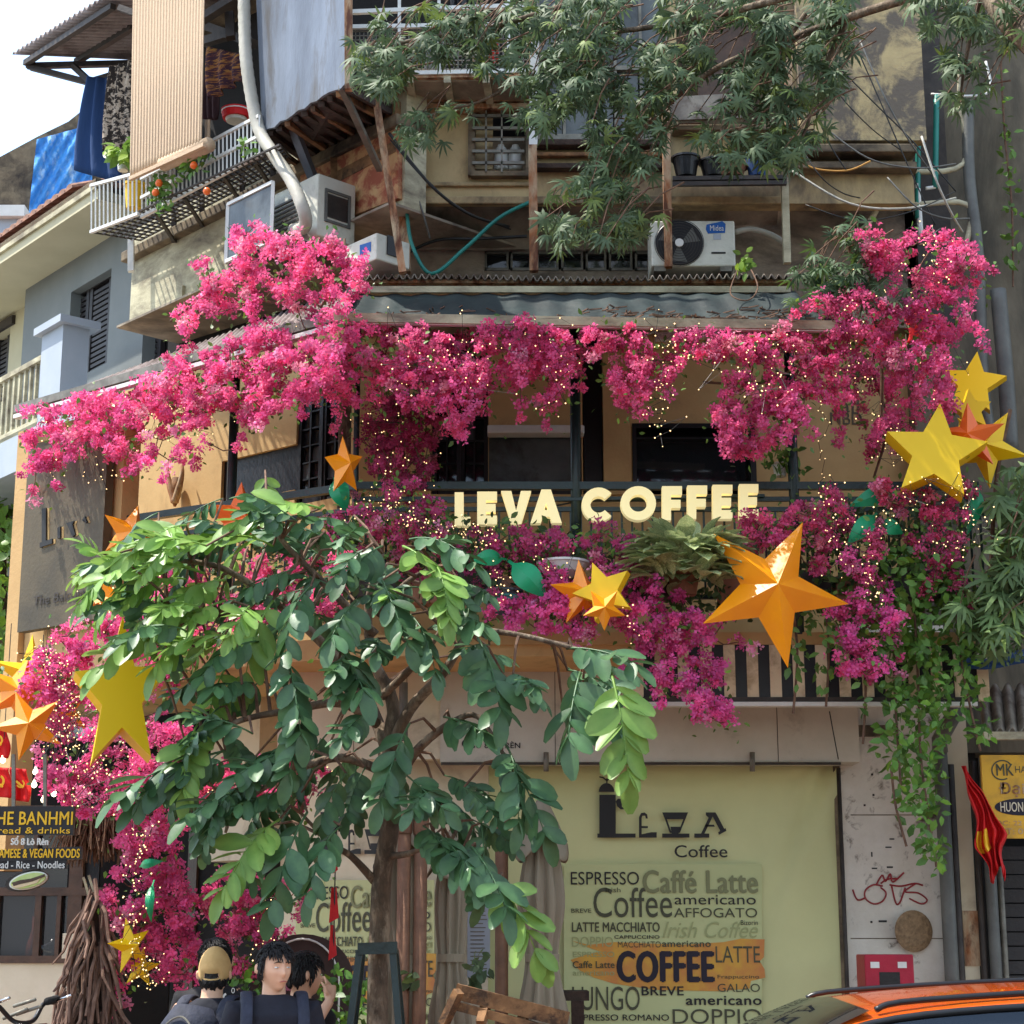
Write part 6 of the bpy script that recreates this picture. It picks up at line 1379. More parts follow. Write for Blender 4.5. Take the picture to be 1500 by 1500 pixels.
S += [tuple(q) for q in sample([(115,812),(180,770),(350,725),(450,735),(500,765),(520,830),(400,860),(300,900),(200,930),(100,950),(150,890)], 26, .0, .03, 9)]
for x, y in S:
    Y = random.uniform(9.2, 10.6)
    if y > 1080 and x > 600: Y = random.uniform(9.2, 9.8)
    p = at(x, y, Y); o_ = (p-cc_); o_.z *= .5; o_.normalize()
    d = (o_*.9 + Vector((random.gauss(0,.45), random.gauss(-.15,.35), random.gauss(-.55,.35)))).normalized()
    frond(p-d*.16, p+d*.25, (x < 360 and y < 980 and random.random() < .7) or random.random() < .05, scale=random.uniform(.65, .92))
twg.build('twigs', m_twig, tr, kind='stuff')
stk = thing('tree_stake_frame', 'dark metal stakes strapped round the young tree trunk', 'stake', (tb_.x, 9.9, 0))
for sx, sy in ((-1,-1),(1,-1),(-1,1),(1,1)):
    a = at(553+sx*24, 1392, 9.9); a.y = 9.9+sy*.1; b = Vector((a.x+sx*.17, a.y+sy*.15, 0)); MB().bar(a, b, .035).build('stake', m_green, stk)
MB().bar(at(524,1390,9.78), at(582,1388,9.78), .03, .06).build('clamp_bar', m_green, stk); MB().bar(at(524,1390,10.02), at(582,1388,10.02), .03, .06).build('clamp_bar', m_green, stk)
# ================================================================== THE BIG TREE WITH PALMATE LEAVES
def palmate():
    V = []; Q = []
    for k in range(7):
        a = radians(-105+35*k); L_ = 1.0-.35*abs(k-3)/3
        b = len(V)
        for i in range(4):
            t = (.0,.3,.68,1)[i]; w = (.015,.075,.07,.0)[i]; zz = -.55*t*t*L_+.05*t
            for y in (-w, w): V.append((L_*t*cos(a)-y*sin(a), L_*t*sin(a)+y*cos(a), zz))
        Q += [(b+2*i, b+2*i+1, b+2*i+3, b+2*i+2) for i in range(3)]
    return np.array(V), Q
PV, PQ = palmate()
bt_ = thing('overhanging_tree', 'big street tree with finger-like leaves hanging in from the top right', 'tree', (3.9, 8.6, 0))
MB().tube([(4.3,8.4,0),(4.25,8.4,3),(4.15,8.5,6.2),(3.9,8.7,7.6)], [.3,.26,.22,.18], 14).build('trunk', m_bark, bt_, smooth=True)
BL = [([(1540,80,9.0),(1480,30,9.2),(1420,-30,9.4),(1300,-60,9.6)],.1),([(1420,-30,9.4),(1260,20,9.9),(1150,60,10.2),(1050,100,10.3),(960,170,10.4),(900,250,10.4),(870,320,10.4)],.03),
      ([(1300,-50,9.6),(1100,10,10),(950,40,10.3),(840,60,10.4),(800,140,10.4)],.028),([(1100,-30,10),(900,-10,10.3),(720,40,10.5),(600,60,10.5),(540,80,10.5)],.026),([(760,120,10.5),(700,150,10.5),(640,165,10.5),(590,190,10.5)],.012),
      ([(1240,30,10),(1200,120,10.2),(1180,190,10.3),(1150,240,10.3)],.02),([(1440,-20,9.3),(1420,60,9.5),(1405,150,9.6)],.02),([(1180,20,10),(1080,160,10.2),(1040,220,10.3)],.016)]
MB().tube(smooth_path([Vector((4.24,8.42,4.6)), Vector((3.7,8.7,5.7)), at(1540,80,9.0)], 6), [.17-.005*i for i in range(13)], 10).build('branch', m_bark, bt_, smooth=True)
for pts, r in BL:
    pp = smooth_path([at(*p) for p in pts], 6); MB().tube(pp, [r*(1-.75*i/len(pp)) for i in range(len(pp))], 8).build('branch', m_bark, bt_, smooth=True)
def palm_leaves(root, regs, nparts, tone=None, size=.104, mat=None):
    P = []
    for poly, Y0, Y1, dens in regs:
        n = int(area(poly)*dens); s = sample(poly, n, .5, .032, len(P)+41); P.append(at_np(s[:,0], s[:,1], PY(0), -rng.uniform(Y0, Y1, len(s))))
    C = np.concatenate(P); rng.shuffle(C)
    # clump around twig ends
    C += rng.normal(0, .02, C.shape)
    def fr_(n):
        up = rng.normal(0, .5, (n,3))+np.array([0,-.6,.55]); up /= np.linalg.norm(up, axis=1)[:,None]
        x = rng.normal(0, .8, (n,3))+np.array([-.2,-.3,-.9]); x -= up*(x*up).sum(1)[:,None]; x /= np.linalg.norm(x, axis=1)[:,None]; return np.stack([x, np.cross(up, x), up], 2)
    n = len(C); R = fr_(n); s = rng.uniform(.75, 1.2, n)*size
    V = C[nparts:,None,:]+np.einsum('nij,kj->nki', R[nparts:], PV)*s[nparts:,None,None]
    c = rng.uniform(.65, 1.2, (n-nparts,1))*np.array([1,1,1]); l = rng.random(len(c)) < .12; c[l] *= np.array([1.5,1.35,.7])
    if tone is not None: c = c*np.array(tone)
    mesh_np('foliage', V, PQ, mat or m_leafp, root, c)
    tw = MB(); 
    for i in range(0, n, 7):
        p = Vector(C[i]); q = p+Vector((random.uniform(.05,.3), random.uniform(-.05,.1), random.uniform(.1,.35))); tw.tube([p, p.lerp(q,.5)+Vector((0,0,.04)), q], [.003,.004,.006], 4)
    tw.build('twigs', m_twig, root, kind='stuff')
    if nparts: leaf_parts(root, C[:nparts], mat or m_leafp, size, tmpl=PV, quads=PQ, rots=[Matrix(R[i].tolist()) for i in range(nparts)], sizes=s)
palm_leaves(bt_, [
    ([(515,70),(560,20),(600,5),(720,0),(790,20),(780,90),(735,110),(690,95),(650,80),(600,105),(570,140),(530,130),(514,100)], 10.2, 10.8, .014),
    ([(582,190),(600,165),(650,155),(690,150),(680,185),(640,210),(600,215)], 10.3, 10.7, .009),
    ([(780,-20),(1250,-30),(1245,60),(1225,130),(1222,170),(1180,215),(1165,250),(1120,230),(1060,245),(1030,225),(1010,185),(985,170),(975,205),(960,240),(965,290),(935,350),(905,368),(880,345),(830,360),(800,330),(802,290),(850,262),(880,230),(860,190),(800,195),(755,160),(760,120),(770,60)], 9.9, 10.9, .0155),
    ([(1330,-30),(1510,-30),(1510,50),(1480,70),(1440,60),(1430,100),(1385,90),(1345,40)], 9.0, 9.8, .009),
    ([(1375,60),(1430,70),(1445,150),(1435,178),(1398,165),(1385,110)], 9.4, 9.8, .007)], 290)
rt = thing('balcony_schefflera', 'finger-leaved shrub growing between the tarp awning and the upper right pink mass', 'shrub', at(1260,420,11.4))
palm_leaves(rt, [([(1205,345),(1240,312),(1262,325),(1268,375),(1300,395),(1335,410),(1345,440),(1300,448),(1262,440),(1230,425),(1200,440),(1175,448),(1150,440),(1160,400),(1190,385)], 11.2, 11.6, .012)], 0, tone=(.8,.95,.9))
MB().tube(smooth_path([at(1290,640,12), at(1290,500,11.8), at(1260,420,11.5), at(1235,330,11.4)], 6), .014, 6).build('stem', m_twig, rt)
rt2 = thing('hanging_shrub', 'drooping light green shrub at the right edge below the star cluster', 'shrub', at(1450,900,11.4))
palm_leaves(rt2, [([(1450,740),(1475,690),(1510,680),(1510,930),(1460,950),(1420,940),(1405,880),(1430,830)], 11.1, 11.7, .011)], 0, tone=(1.35,1.4,1.1), size=.17)
leafpatch('balcony_small_leaf_bush', 'small-leaved grey-green bush under the drooping shrub at right', 'shrub', [([(1405,850),(1500,880),(1510,960),(1440,965),(1410,940)], PF1, -.1, .2, .03)], m_leafp, .05, at(1460,960,11.6))
MB().tube(smooth_path([at(1440,960,11.8), at(1450,850,11.6), at(1460,700,11.5), at(1480,600,11.5)], 6), .014, 6).build('stem', m_twig, rt2)
# tree across the street, behind the camera: only reflections show it
ot = thing('opposite_tree', 'leafy tree across the street reflected in the car windows', 'tree', (3.5, -9, 0))
MB().tube([(3.5,-9,0),(3.4,-9,3),(3.2,-9.2,6)], [.25,.2,.12], 10).build('trunk', m_bark, ot, smooth=True)
Cq = rng.normal(0, 1, (1600,3)); Cq /= np.linalg.norm(Cq, axis=1)[:,None]; Cq = Cq*rng.uniform(.5,1,(1600,1))*np.array([4.5,1.6,1.5])+np.array([3.5,-9,6.3])
leaves_np(ot, Cq, m_leafp, rng.uniform(.25,.5,1600), name='foliage')
print('FLORETS', NFL[0], 'FRONDS', nfr[0])
# ================================================================== FAIRY LIGHTS
OCT = [(1,0,0),(-1,0,0),(0,1,0),(0,-1,0),(0,0,1),(0,0,-1)]; OF = [(0,2,4),(2,1,4),(1,3,4),(3,0,4),(2,0,5),(1,2,5),(3,1,5),(0,3,5)]
def lights(label, runs, loc):
    root = thing('string_lights', label, 'string lights', loc, 'warm fairy lights in the flowers'); b = MB(); w = MB()
    for (pts, spread, n) in runs:
        pp = smooth_path([at(*p) for p in pts], 12); prev = None; line = []
        n = int(n*.72)
        for i in range(n):
            t = (i+random.random())/n*(len(pp)-1.001); k = int(t); c = pp[k].lerp(pp[k+1], t-k)
            ppm = F/max(1, c.y); c = c + Vector((random.gauss(0,spread/ppm), random.uniform(-.12,.04), random.gauss(0,spread/ppm)))
            r = random.uniform(.003, .006); b.add([c+Vector(o)*r for o in OCT], OF); line.append(c)
        w.tube(line, .0018, 3, cap=False)
    w.build('wire', m_wire, root, kind='stuff'); b.build('bulbs', m_bulb, root, kind='stuff'); return root
lights('fairy lights threaded through the left awning garland', [([(50,620,12.9),(90,650,12.9),(75,700,12.9)],12,45),([(130,700,12.7),(170,680,12.7),(200,640,12.6)],14,40),([(230,560,12.4),(250,600,12.4),(230,640,12.4)],14,60),([(370,500,11.9),(380,560,11.9),(360,620,11.9)],14,45),([(270,600,12.2),(300,640,12.2)],14,25),([(440,500,11.5),(470,560,11.5)],16,30)], at(200,620,12.4))
lights('fairy lights in the centre garland and shaded flower column', [([(600,500,11.1),(610,560,11.1),(560,620,11.6),(570,680,11.7),(620,700,11.7)],22,85),([(640,520,11.1),(720,510,11.1),(800,500,11.1),(830,560,11.1),(800,600,11.1)],18,60),([(670,500,11.1),(700,560,11.1)],20,30)], at(640,560,11.2))
lights('fairy light cluster hanging alone in front of the right window', [([(955,480,11.1),(985,520,11.1),(970,580,11.1),(975,640,11.1)],13,90),([(1000,500,11.1),(1040,540,11.1)],18,25)], at(970,560,11.1))
lights('fairy lights in the tuft above the small white flowerpot', [([(1110,500,11.1),(1090,560,11.1),(1130,580,11.1),(1150,540,11.1),(1140,500,11.1)],14,70),([(1200,560,11.4),(1205,620,11.4),(1203,700,11.4),(1205,740,11.4)],3,34)], at(1120,560,11.1))
lights('fairy lights in the right corner mass and around the star flags', [([(1330,350,11.1),(1370,380,11.1),(1350,420,11.1),(1290,440,11.2)],20,60),([(1240,460,11.1),(1260,520,11.8),(1240,560,11.8)],14,60),([(1280,610,11.9),(1310,640,11.9),(1300,680,11.9)],16,50),([(1360,500,11.4),(1370,560,11.8),(1380,650,11.8)],20,50)], at(1300,560,11.6))
lights('fairy lights along the trough bed left of the lit letters', [([(490,780,11.2),(560,730,11.2),(600,760,11.2),(640,780,11.2),(700,785,11.2),(720,790,11.2)],11,170),([(700,830,11.2),(740,860,11.2),(720,880,11.2)],9,45),([(770,820,11.3),(850,850,11.3)],12,24)], at(600,770,11.2))
lights('fairy lights in the red bed under the right half of the rail', [([(1200,740,11.2),(1240,790,11.2),(1290,770,11.1),(1330,740,11.1),(1400,720,11.1),(1430,760,11.1),(1410,800,11.1),(1350,800,11.1)],16,150),([(1270,820,11.1),(1275,860,11.1),(1290,880,11.0)],7,40),([(1225,700,11.3),(1222,850,11.2)],8,26),([(920,890,11.1),(935,945,11.1)],6,14)], at(1300,780,11.2))
lights('fairy lights among the orange stars and flowers at far left', [([(60,950,10.8),(90,990,10.8),(110,1060,10.8),(80,1100,10.8)],14,150),([(100,1060,10.7),(150,1130,10.7),(120,1160,10.7)],22,130),([(140,870,11),(170,900,11),(210,850,11)],14,40)], at(100,1050,10.8))
lights('fairy lights running down the flower column by the entrance', [([(190,1180,10.9),(215,1230,10.9),(200,1290,10.9),(200,1360,10.9),(215,1420,10.9),(222,1440,10.9)],12,170),([(400,1290,11.0),(390,1350,11.0),(380,1400,11.0)],8,45),([(260,1160,11.4),(350,1150,11.4),(480,1135,11.4)],12,60)], at(210,1300,10.9))
# ================================================================== PEOPLE
def loft(m, secs, n=16):
    """secs: (center, rx, ry[, axisx]) rings joined into one closed surface"""
    base = len(m.v); k = len(secs); x = None
    for i, s_ in enumerate(secs):
        c = Vector(s_[0]); a = Vector(secs[max(i-1,0)][0]); b = Vector(secs[min(i+1,k-1)][0]); d = (b-a).normalized()
        ref = Vector((1,0,0)) if abs(d.x) < .8 else Vector((0,1,0))
        x = (ref-d*ref.dot(d)).normalized(); y = d.cross(x)
        for j in range(n):
            t = 2*pi*j/n; m.v.append(tuple(c+x*cos(t)*s_[1]+y*sin(t)*s_[2]))
    for i in range(k-1):
        for j in range(n): a = base+i*n+j; b = base+i*n+(j+1) % n; m.f.append((a, b, b+n, a+n))
    m.f.append(tuple(base+j for j in reversed(range(n)))); m.f.append(tuple(base+(k-1)*n+j for j in range(n)))
def head_pt(th, ph, sc=1.0, face=True):
    """local head: face to -Y"""
    d = Vector((sin(th)*sin(ph), -cos(th)*sin(ph), cos(ph)))
    z = d.z; wx = .076; 
    if z < -.15: wx *= 1-.34*min(1, (-z-.15)/.8)
    p = Vector((d.x*wx, d.y*(.098 if d.y > 0 else .092), z*.118))
    if d.y < 0 and face:
        X = p.x; Z = p.z; G = lambda a, b, sx, sz: math.exp(-((X-a)/sx)**2-((Z-b)/sz)**2)
        f = .026*G(0,-.022,.012,.017)+.012*G(0,0,.009,.022)+.006*G(0,.034,.045,.012)-.011*(G(.031,.012,.017,.012)+G(-.031,.012,.017,.012))+.009*G(0,-.058,.022,.009)-.004*G(0,-.049,.02,.003)+.012*G(0,-.095,.022,.016)+.005*(G(.042,-.018,.018,.02)+G(-.042,-.018,.018,.02))
        p.y -= f*min(1, -d.y*1.6)
        if Z < -.03: p.y -= .012*min(1, (-Z-.03)/.06)*(-d.y)
    return p*sc
def person(x, y, top, body_yaw, head_yaw, head_pitch, label, shirt, skin, arms, hair=True, cap=False, pack=False, sleeves=True, extra=None, lean=0):
    H = top/1.715; root = thing('person', label, 'person', (x, y, 0)); root.rotation_euler = (0, 0, 0)
    Rb = Matrix.Rotation(radians(body_yaw), 3, 'Z'); o = Vector((x, y, 0))
    def T(p): p = Vector(p)*H; p.x += lean*max(0, p.z-.9); return o+Rb @ p
    hc = T((0, -.022, 1.59)); Rh = Matrix.Rotation(radians(head_yaw), 3, 'Z') @ Matrix.Rotation(radians(head_pitch), 3, 'X')
    m = MB()
    def S(secs): loft(m, [(T(c), rx*H, ry*H) for c, rx, ry in secs])
    S([((0,0,.86),.12,.09),((0,0,.93),.16,.11),((0,0,1.05),.14,.10),((0,0,1.2),.16,.11),((0,0,1.34),.18,.11),((0,.01,1.42),.14,.09),((0,.01,1.46),.07,.06)])
    S([((0,.015,1.42),.066,.066),((0,.005,1.46),.06,.062),((0,-.005,1.56),.055,.06)])
    for sx in (-1, 1):
        S([((sx*.09,0,.9),.085,.09),((sx*.095,0,.7),.075,.08),((sx*.1,0,.5),.055,.06),((sx*.1,.01,.35),.052,.058),((sx*.1,.02,.1),.038,.04),((sx*.1,.02,.05),.04,.045)])
        S([((sx*.1,.05,.045),.035,.04),((sx*.1,-.04,.04),.045,.035),((sx*.1,-.15,.03),.04,.025)])
        sh = Vector((sx*.175,.01,1.40)); el, wr, hd = [Vector(v) for v in arms[0 if sx < 0 else 1]]
        S([(Vector((sx*.12,.01,1.41)),.05,.05),(sh,.055,.055),(sh.lerp(el,.5),.045,.045),(el,.038,.038),(el.lerp(wr,.35),.038,.036),(wr,.026,.024)])
        # hand: palm and five bent fingers
        dr = (hd-wr).normalized(); side = dr.cross(Vector((0,1,0))); side = side.normalized() if side.length > .2 else Vector((1,0,0)); nr = side.cross(dr)
        S([(wr,.024,.022),(wr+dr*.03,.034,.018),(wr+dr*.085,.04,.016),(wr+dr*.095,.036,.012)])
        for fi in range(4):
            b = wr+dr*.088+side*(.03-.02*fi); L_ = (.07,.078,.073,.058)[fi]; cv = .2+.12*fi
            S([(b,.0085,.0085),(b+dr*L_*.45+nr*L_*.12,.0082,.008),(b+dr*L_*.75+nr*L_*cv,.0078,.0075),(b+dr*L_*.85+nr*L_*(cv+.3),.006,.006)])
        b = wr+dr*.025+side*.028; S([(b,.012,.012),(b+dr*.03+side*.022,.0105,.0105),(b+dr*.055+side*.028+nr*.012,.009,.009),(b+dr*.07+side*.026+nr*.02,.007,.007)])
    # head
    base = len(m.v); nu, nv = 44, 34
    for j in range(1, nv):
        for i in range(nu): m.v.append(tuple(hc + Rh @ (head_pt(2*pi*i/nu, pi*j/nv)*H)))
    for j in range(nv-2):
        for i in range(nu): a = base+j*nu+i; b = base+j*nu+(i+1) % nu; m.f.append((a, a+nu, b+nu, b))
    m.f.append(tuple(base+i for i in range(nu))); m.f.append(tuple(base+(nv-2)*nu+i for i in reversed(range(nu))))
    for sx in (-1, 1):
        e = [hc+Rh @ (Vector((sx*(.072+.012*k), .012+.01*k, .0))*H) for k in range(3)]
        loft(m, [(e[0], .012*H, .026*H), (e[1], .01*H, .03*H), (e[2], .006*H, .024*H)], 10)
    b_ = m.build('body', skin, root, smooth=True)
    r = b_.modifiers.new('remesh', 'REMESH'); r.mode = 'VOXEL'; r.voxel_size = .0065; r.use_smooth_shade = True
    sm = b_.modifiers.new('smooth', 'SMOOTH'); sm.iterations = 3
    # facial features
    for sx in (-1, 1):
        c = hc+Rh @ (Vector((sx*.031, -.081, .010))*H)
        ew = MB(); loft(ew, [(c+Rh @ Vector((k*.0115*H,-.004*(1-abs(k)),0)), .0001+.0036*(1-k*k)**.5, .0034) for k in (-1,-.6,0,.6,1)], 8); e = ew.build('eye', m_white, root, smooth=True)
        MB().lathe(c+Rh @ Vector((0,-.0065,0)), [(.0034,-.003),(.003,.0)], 10, ax=Rh @ Vector((0,-1,0))).build('iris', m_ink, e)
        q = [hc+Rh @ (Vector((sx*(.012+.009*k), -.094+.0035*k, .033+.004*sin(k)))*H) for k in range(5)]; MB().tube(q, [.0018,.003,.003,.0025,.001], 6).build('eyebrow', m_hair, root, smooth=True)
    q = [hc+Rh @ (Vector((k*.0055, -.1045+abs(k)*.0016, -.0545-.0012*abs(k)))*H) for k in (-4,-3,-2,-1,0,1,2,3,4)]; MB().tube(q, [.001,.0025,.0038,.004,.0036,.004,.0038,.0025,.001], 6).build('lips', M('lips'+label[:6], sr(176,104,92), None, 5), root, smooth=True)
    # hair
    if hair:
        hm = MB(); nu, nv = 72, 36
        for j in range(nv+1):
            for i in range(nu):
                th = 2*pi*i/nu; ph = pi*(j/nv)*.74+.001; p = head_pt(th, ph, 1, False)
                front = max(0, cos(th)); lim = .066 if front > .35 else (.0 if math.cos(th) > -.25 else -.05)
                lim += .012*sin(th*9)+.006*sin(th*23); k = 1.10+.025*sin(th*17+ph*9)*sin(ph*13)+.03*mn.noise(Vector((th*6, ph*9, x)))
                if p.z < lim: k = max(.82, 1.12-(lim-p.z)*12)
                if cap and p.z > .0: k = .96
                hm.v.append(tuple(hc+Rh @ (Vector((p.x*k, p.y*k+.004, p.z*(k+.03)))*H)))
        for j in range(nv):
            for i in range(nu): a = j*nu+i; b = j*nu+(i+1) % nu; hm.f.append((a, a+nu, b+nu, b))
        hm.build('hair', m_hair, root, smooth=True)
    if hair:
        hs_ = MB(); r_ = random.Random(int(x*100))
        for q_ in range(700):
            th = r_.uniform(0, 2*pi); ph = r_.uniform(.05, 1.9); p = head_pt(th, ph, 1, False)
            lo = .05 if cos(th) > .35 else -.03
            if p.z < lo or (cap and p.z > -.0): continue
            a = p*1.075; n_ = p.normalized(); d_ = Vector((n_.x*.6+.25, n_.y*.6, -.8)) - n_*Vector((n_.x*.6+.25, n_.y*.6, -.8)).dot(n_); d_.normalize()
            ln = r_.uniform(.025, .045); pts_ = [hc+Rh @ ((a+d_*ln*t_+n_*(.005*sin(pi*t_)+r_.uniform(-.002,.004)))*H) for t_ in (0,.35,.7,1)]
            hs_.tube(pts_, [.003,.004,.003,.0008], 5, cap=False)
        hs_.build('hair_strands', m_hair, root, smooth=True, kind='stuff')
    if cap:
        cm = MB(); nu = 48
        for j in range(13):
            for i in range(nu):
                th = 2*pi*i/nu; ph = pi*.5*(j/12)*1.12+.001; p = head_pt(th, ph, 1.16, False); p.z += .012
                if cos(th) < -.86 and p.z < .045: p = p*.8      # strap opening at the back
                cm.v.append(tuple(hc+Rh @ (p*H)))
        for j in range(12):
            for i in range(nu): a = j*nu+i; b = j*nu+(i+1) % nu; cm.f.append((a, a+nu, b+nu, b))
        cp = cm.build('cap', m_cap, root, smooth=True, solid=.004)
        bm = MB(); pts = [hc+Rh @ (Vector((.075*sin(t), -.07-.085*cos(t), .022-.012*cos(t)))*H) for t in [radians(a) for a in range(-80, 81, 16)]]
        base_ = [hc+Rh @ (Vector((.075*sin(t), -.07-.01*cos(t), .028))*H) for t in [radians(a) for a in range(-80, 81, 16)]]
        bm.add(pts+base_, [(i, i+1, i+12, i+11) for i in range(10)]); bm.build('brim', m_cap, cp, solid=.004)
        st = [hc+Rh @ (Vector((.066*sin(t), .094*cos(t)+.012, -.004))*H) for t in [radians(a) for a in range(-50, 51, 10)]]; MB().tube(st, .006, 6).build('strap', m_cap, cp)
    # clothes
    c_ = MB()
    def K(secs): loft(c_, [(T(c), rx*H, ry*H) for c, rx, ry in secs], 20)
    K([((0,0,.84),.185,.135),((0,0,.95),.18,.13),((0,0,1.1),.172,.128),((0,0,1.25),.188,.132),((0,0,1.36),.2,.13),((0,.012,1.425),.155,.102),((0,.015,1.462),.082,.078),((0,.015,1.468),.07,.068)])
    if sleeves:
        for sx in (-1, 1):
            sh = Vector((sx*.175,.01,1.395)); el = Vector(arms[0 if sx < 0 else 1][0])
            K([(Vector((sx*.1,.01,1.41)),.06,.06),(sh,.072,.07),(sh.lerp(el,.4),.07,.068),(sh.lerp(el,.8),.066,.064)])
    s_ = c_.build('shirt', shirt, root, smooth=True); r = s_.modifiers.new('remesh', 'REMESH'); r.mode = 'VOXEL'; r.voxel_size = .011; r.use_smooth_shade = True
    sm = s_.modifiers.new('smooth', 'SMOOTH'); sm.iterations = 4
    c_ = MB()
    K([((0,0,.82),.16,.12),((0,0,.9),.178,.128),((0,0,.97),.165,.122)])
    for sx in (-1, 1): K([((sx*.085,0,.88),.1,.105),((sx*.095,0,.7),.092,.095),((sx*.1,0,.5),.075,.08),((sx*.1,.01,.3),.07,.075),((sx*.1,.02,.1),.065,.07)])
    s_ = c_.build('trousers', m_pants, root, smooth=True); r = s_.modifiers.new('remesh', 'REMESH'); r.mode = 'VOXEL'; r.voxel_size = .014; r.use_smooth_shade = True
    for sx in (-1, 1): MB().add(*shoe(T, sx, H)).build('shoe', m_carblack, root, smooth=True)
    if pack:
        for sx in (-1, 1):
            q = [T((sx*.125, .13, 1.3)), T((sx*.13,.09,1.43)), T((sx*.135,-.0,1.475)), T((sx*.138,-.09,1.42)), T((sx*.142,-.142,1.28)), T((sx*.15,-.12,1.12)), T((sx*.17,.0,1.02))]
            q = smooth_path(q, 6); sp = MB(); loft(sp, [(c, .03, .009) for c in q], 12)
            sp.build('backpack_strap', m_pack, root, smooth=True)
        pk = MB(); loft(pk, [(T((0,.2,.92)),.13,.07),(T((0,.22,.95)),.16,.1),(T((0,.23,1.15)),.165,.11),(T((0,.21,1.33)),.15,.095),(T((0,.18,1.42)),.1,.06)], 20)
        p_ = pk.build('backpack', m_pack, root, smooth=True)
        pk = MB(); loft(pk, [(T((0,.31,.95)),.1,.03),(T((0,.33,1.0)),.12,.04),(T((0,.33,1.12)),.12,.04),(T((0,.31,1.17)),.1,.03)], 16); pk.build('pocket', m_pack, p_, smooth=True)
        MB().tube(smooth_path([T((-.13,.3,1.2)), T((-.08,.33,1.33)), T((0,.31,1.38)), T((.08,.33,1.33)), T((.13,.3,1.2))], 5), .005, 6).build('zip', m_steel, p_)
    return root, T
def shoe(T, sx, H):
    m = MB(); loft(m, [(T((sx*.1,.09,.04)),.035,.04),(T((sx*.1,.03,.05)),.045,.05),(T((sx*.1,-.08,.04)),.052,.04),(T((sx*.1,-.17,.03)),.042,.028),(T((sx*.1,-.19,.03)),.02,.018)], 14); return m.v, m.f
DN = [((-.24,.03,1.12),(-.26,-.06,.86),(-.26,-.1,.7)), ((.24,.03,1.12),(.26,-.06,.86),(.26,-.1,.7))]
p3 = at(402,1425,9.3); pr3, T3 = person(p3.x, 9.3, at(402,1386,9.3).z+.015, 12, 34, 2, 'man in dark navy T-shirt turning his head to the right, backpack straps on', m_shirt, m_skin, DN, pack=True)
for (dx, dz, w_) in ((.075,1.31,.03),(.035,1.30,.012)): pass
q = T3((.06,-.150,1.27)); MB().bar(q-Vector((.012,0,.02)), q+Vector((.012,0,-.02)), .004).bar(q-Vector((-.012,0,.02)), q+Vector((-.012,0,-.02)), .004).build('chest_print', m_lightblue, pr3)
p1 = at(312,1425,9.8); pr1, T1 = person(p1.x+.0, 9.8, at(312,1392,9.8).z, 158, 176, -14, 'person seen from behind in tan cap with a dark backpack', m_shirt, m_skin, [((-.30,.02,1.16),(-.30,-.12,.98),(-.28,-.26,.96)),((.40,-.02,1.16),(.36,-.2,.96),(.3,-.28,.92))], cap=True, pack=True, sleeves=False, lean=0)
p2 = at(322,1405,10.5); pr2, T2 = person(p2.x-.02, 10.5, at(318,1376,10.5).z, -8, -6, 10, 'person in black T-shirt with a white moon print, half hidden behind the tan cap', m_shirtb, m_skin2, DN)
PM2 = PY(10.5-.155)
ring(PM2, 333, 1461, 7, 7, 3, m_white, pr2, a0=70, a1=250, name='moon_print'); text('0', PM2, 339, 1447, 344, 1455, m_white, pr2, name='shirt_print')
p4 = at(442,1425,10.1); pr4, T4 = person(p4.x, 10.1, at(442,1398,10.1).z+.01, 60, 120, 4, 'dark haired person turned away behind the man in navy, hand raised to the face', m_shirtb, m_skin, [((-.22,-.16,1.22),(-.06,-.24,1.46),(.0,-.19,1.57)),((.26,.03,1.12),(.27,-.06,.88),(.27,-.1,.75))])
# ================================================================== FOLDED UMBRELLAS
def umbrella(px, Y, ytop, ytie, w, label, flap=.26):
    b = at(px, 1500, Y); top = at(px, ytop, Y).z; zt = at(px, ytie, Y).z; ppm = F/Y; r = w/ppm
    root = thing('folded_umbrella', label, 'umbrella', (b.x, Y, 0), 'folded taupe umbrellas before the banners')
    MB().tube([(b.x,Y,0),(b.x,Y,top+.04)], .02, 10).build('pole', m_umbpole, root, smooth=True)
    def prof(t, th):
        z = top-(top-.35)*t
        rr = .05+(r-.05)*min(1, t*3.2) ; tt = (z-zt)/.28; rr *= 1-.42*math.exp(-tt*tt)
        rr *= 1+.24*cos(9*th+3*sin(t*4+px))*min(1, t*6)+.06*cos(23*th+px)
        return Vector((b.x+rr*cos(th), Y+rr*sin(th)*.9, z))
    MB().grid(lambda u, v: prof(1-v, 2*pi*u), 90, 34).build('canopy', m_umb, root, smooth=True)
    def fl(t, th):
        z = top+.03-flap*t*(1+.16*cos(4*th+px)); rr = .03+(r*1.05)*t**.9*(1+.12*cos(4*th+px)); return Vector((b.x+rr*cos(th), Y+rr*sin(th), z))
    MB().grid(lambda u, v: fl(1-v, 2*pi*u), 56, 10).build('top_flap', m_umb, root, smooth=True, solid=.004)
    MB().lathe((b.x,Y,zt-.03), [(r*.72,0),(r*.74,.05)], 24).build('tie_strap', m_umb, root)
umbrella(586, 11.9, 1185, 1390, 25, 'folded umbrella just behind the tree trunk', .3)
umbrella(660, 11.8, 1225, 1402, 27, 'folded umbrella between the two brown posts and the notice')
umbrella(795, 11.9, 1178, 1402, 33, 'tallest folded umbrella with wide hanging cap, right before the large banner', .34)
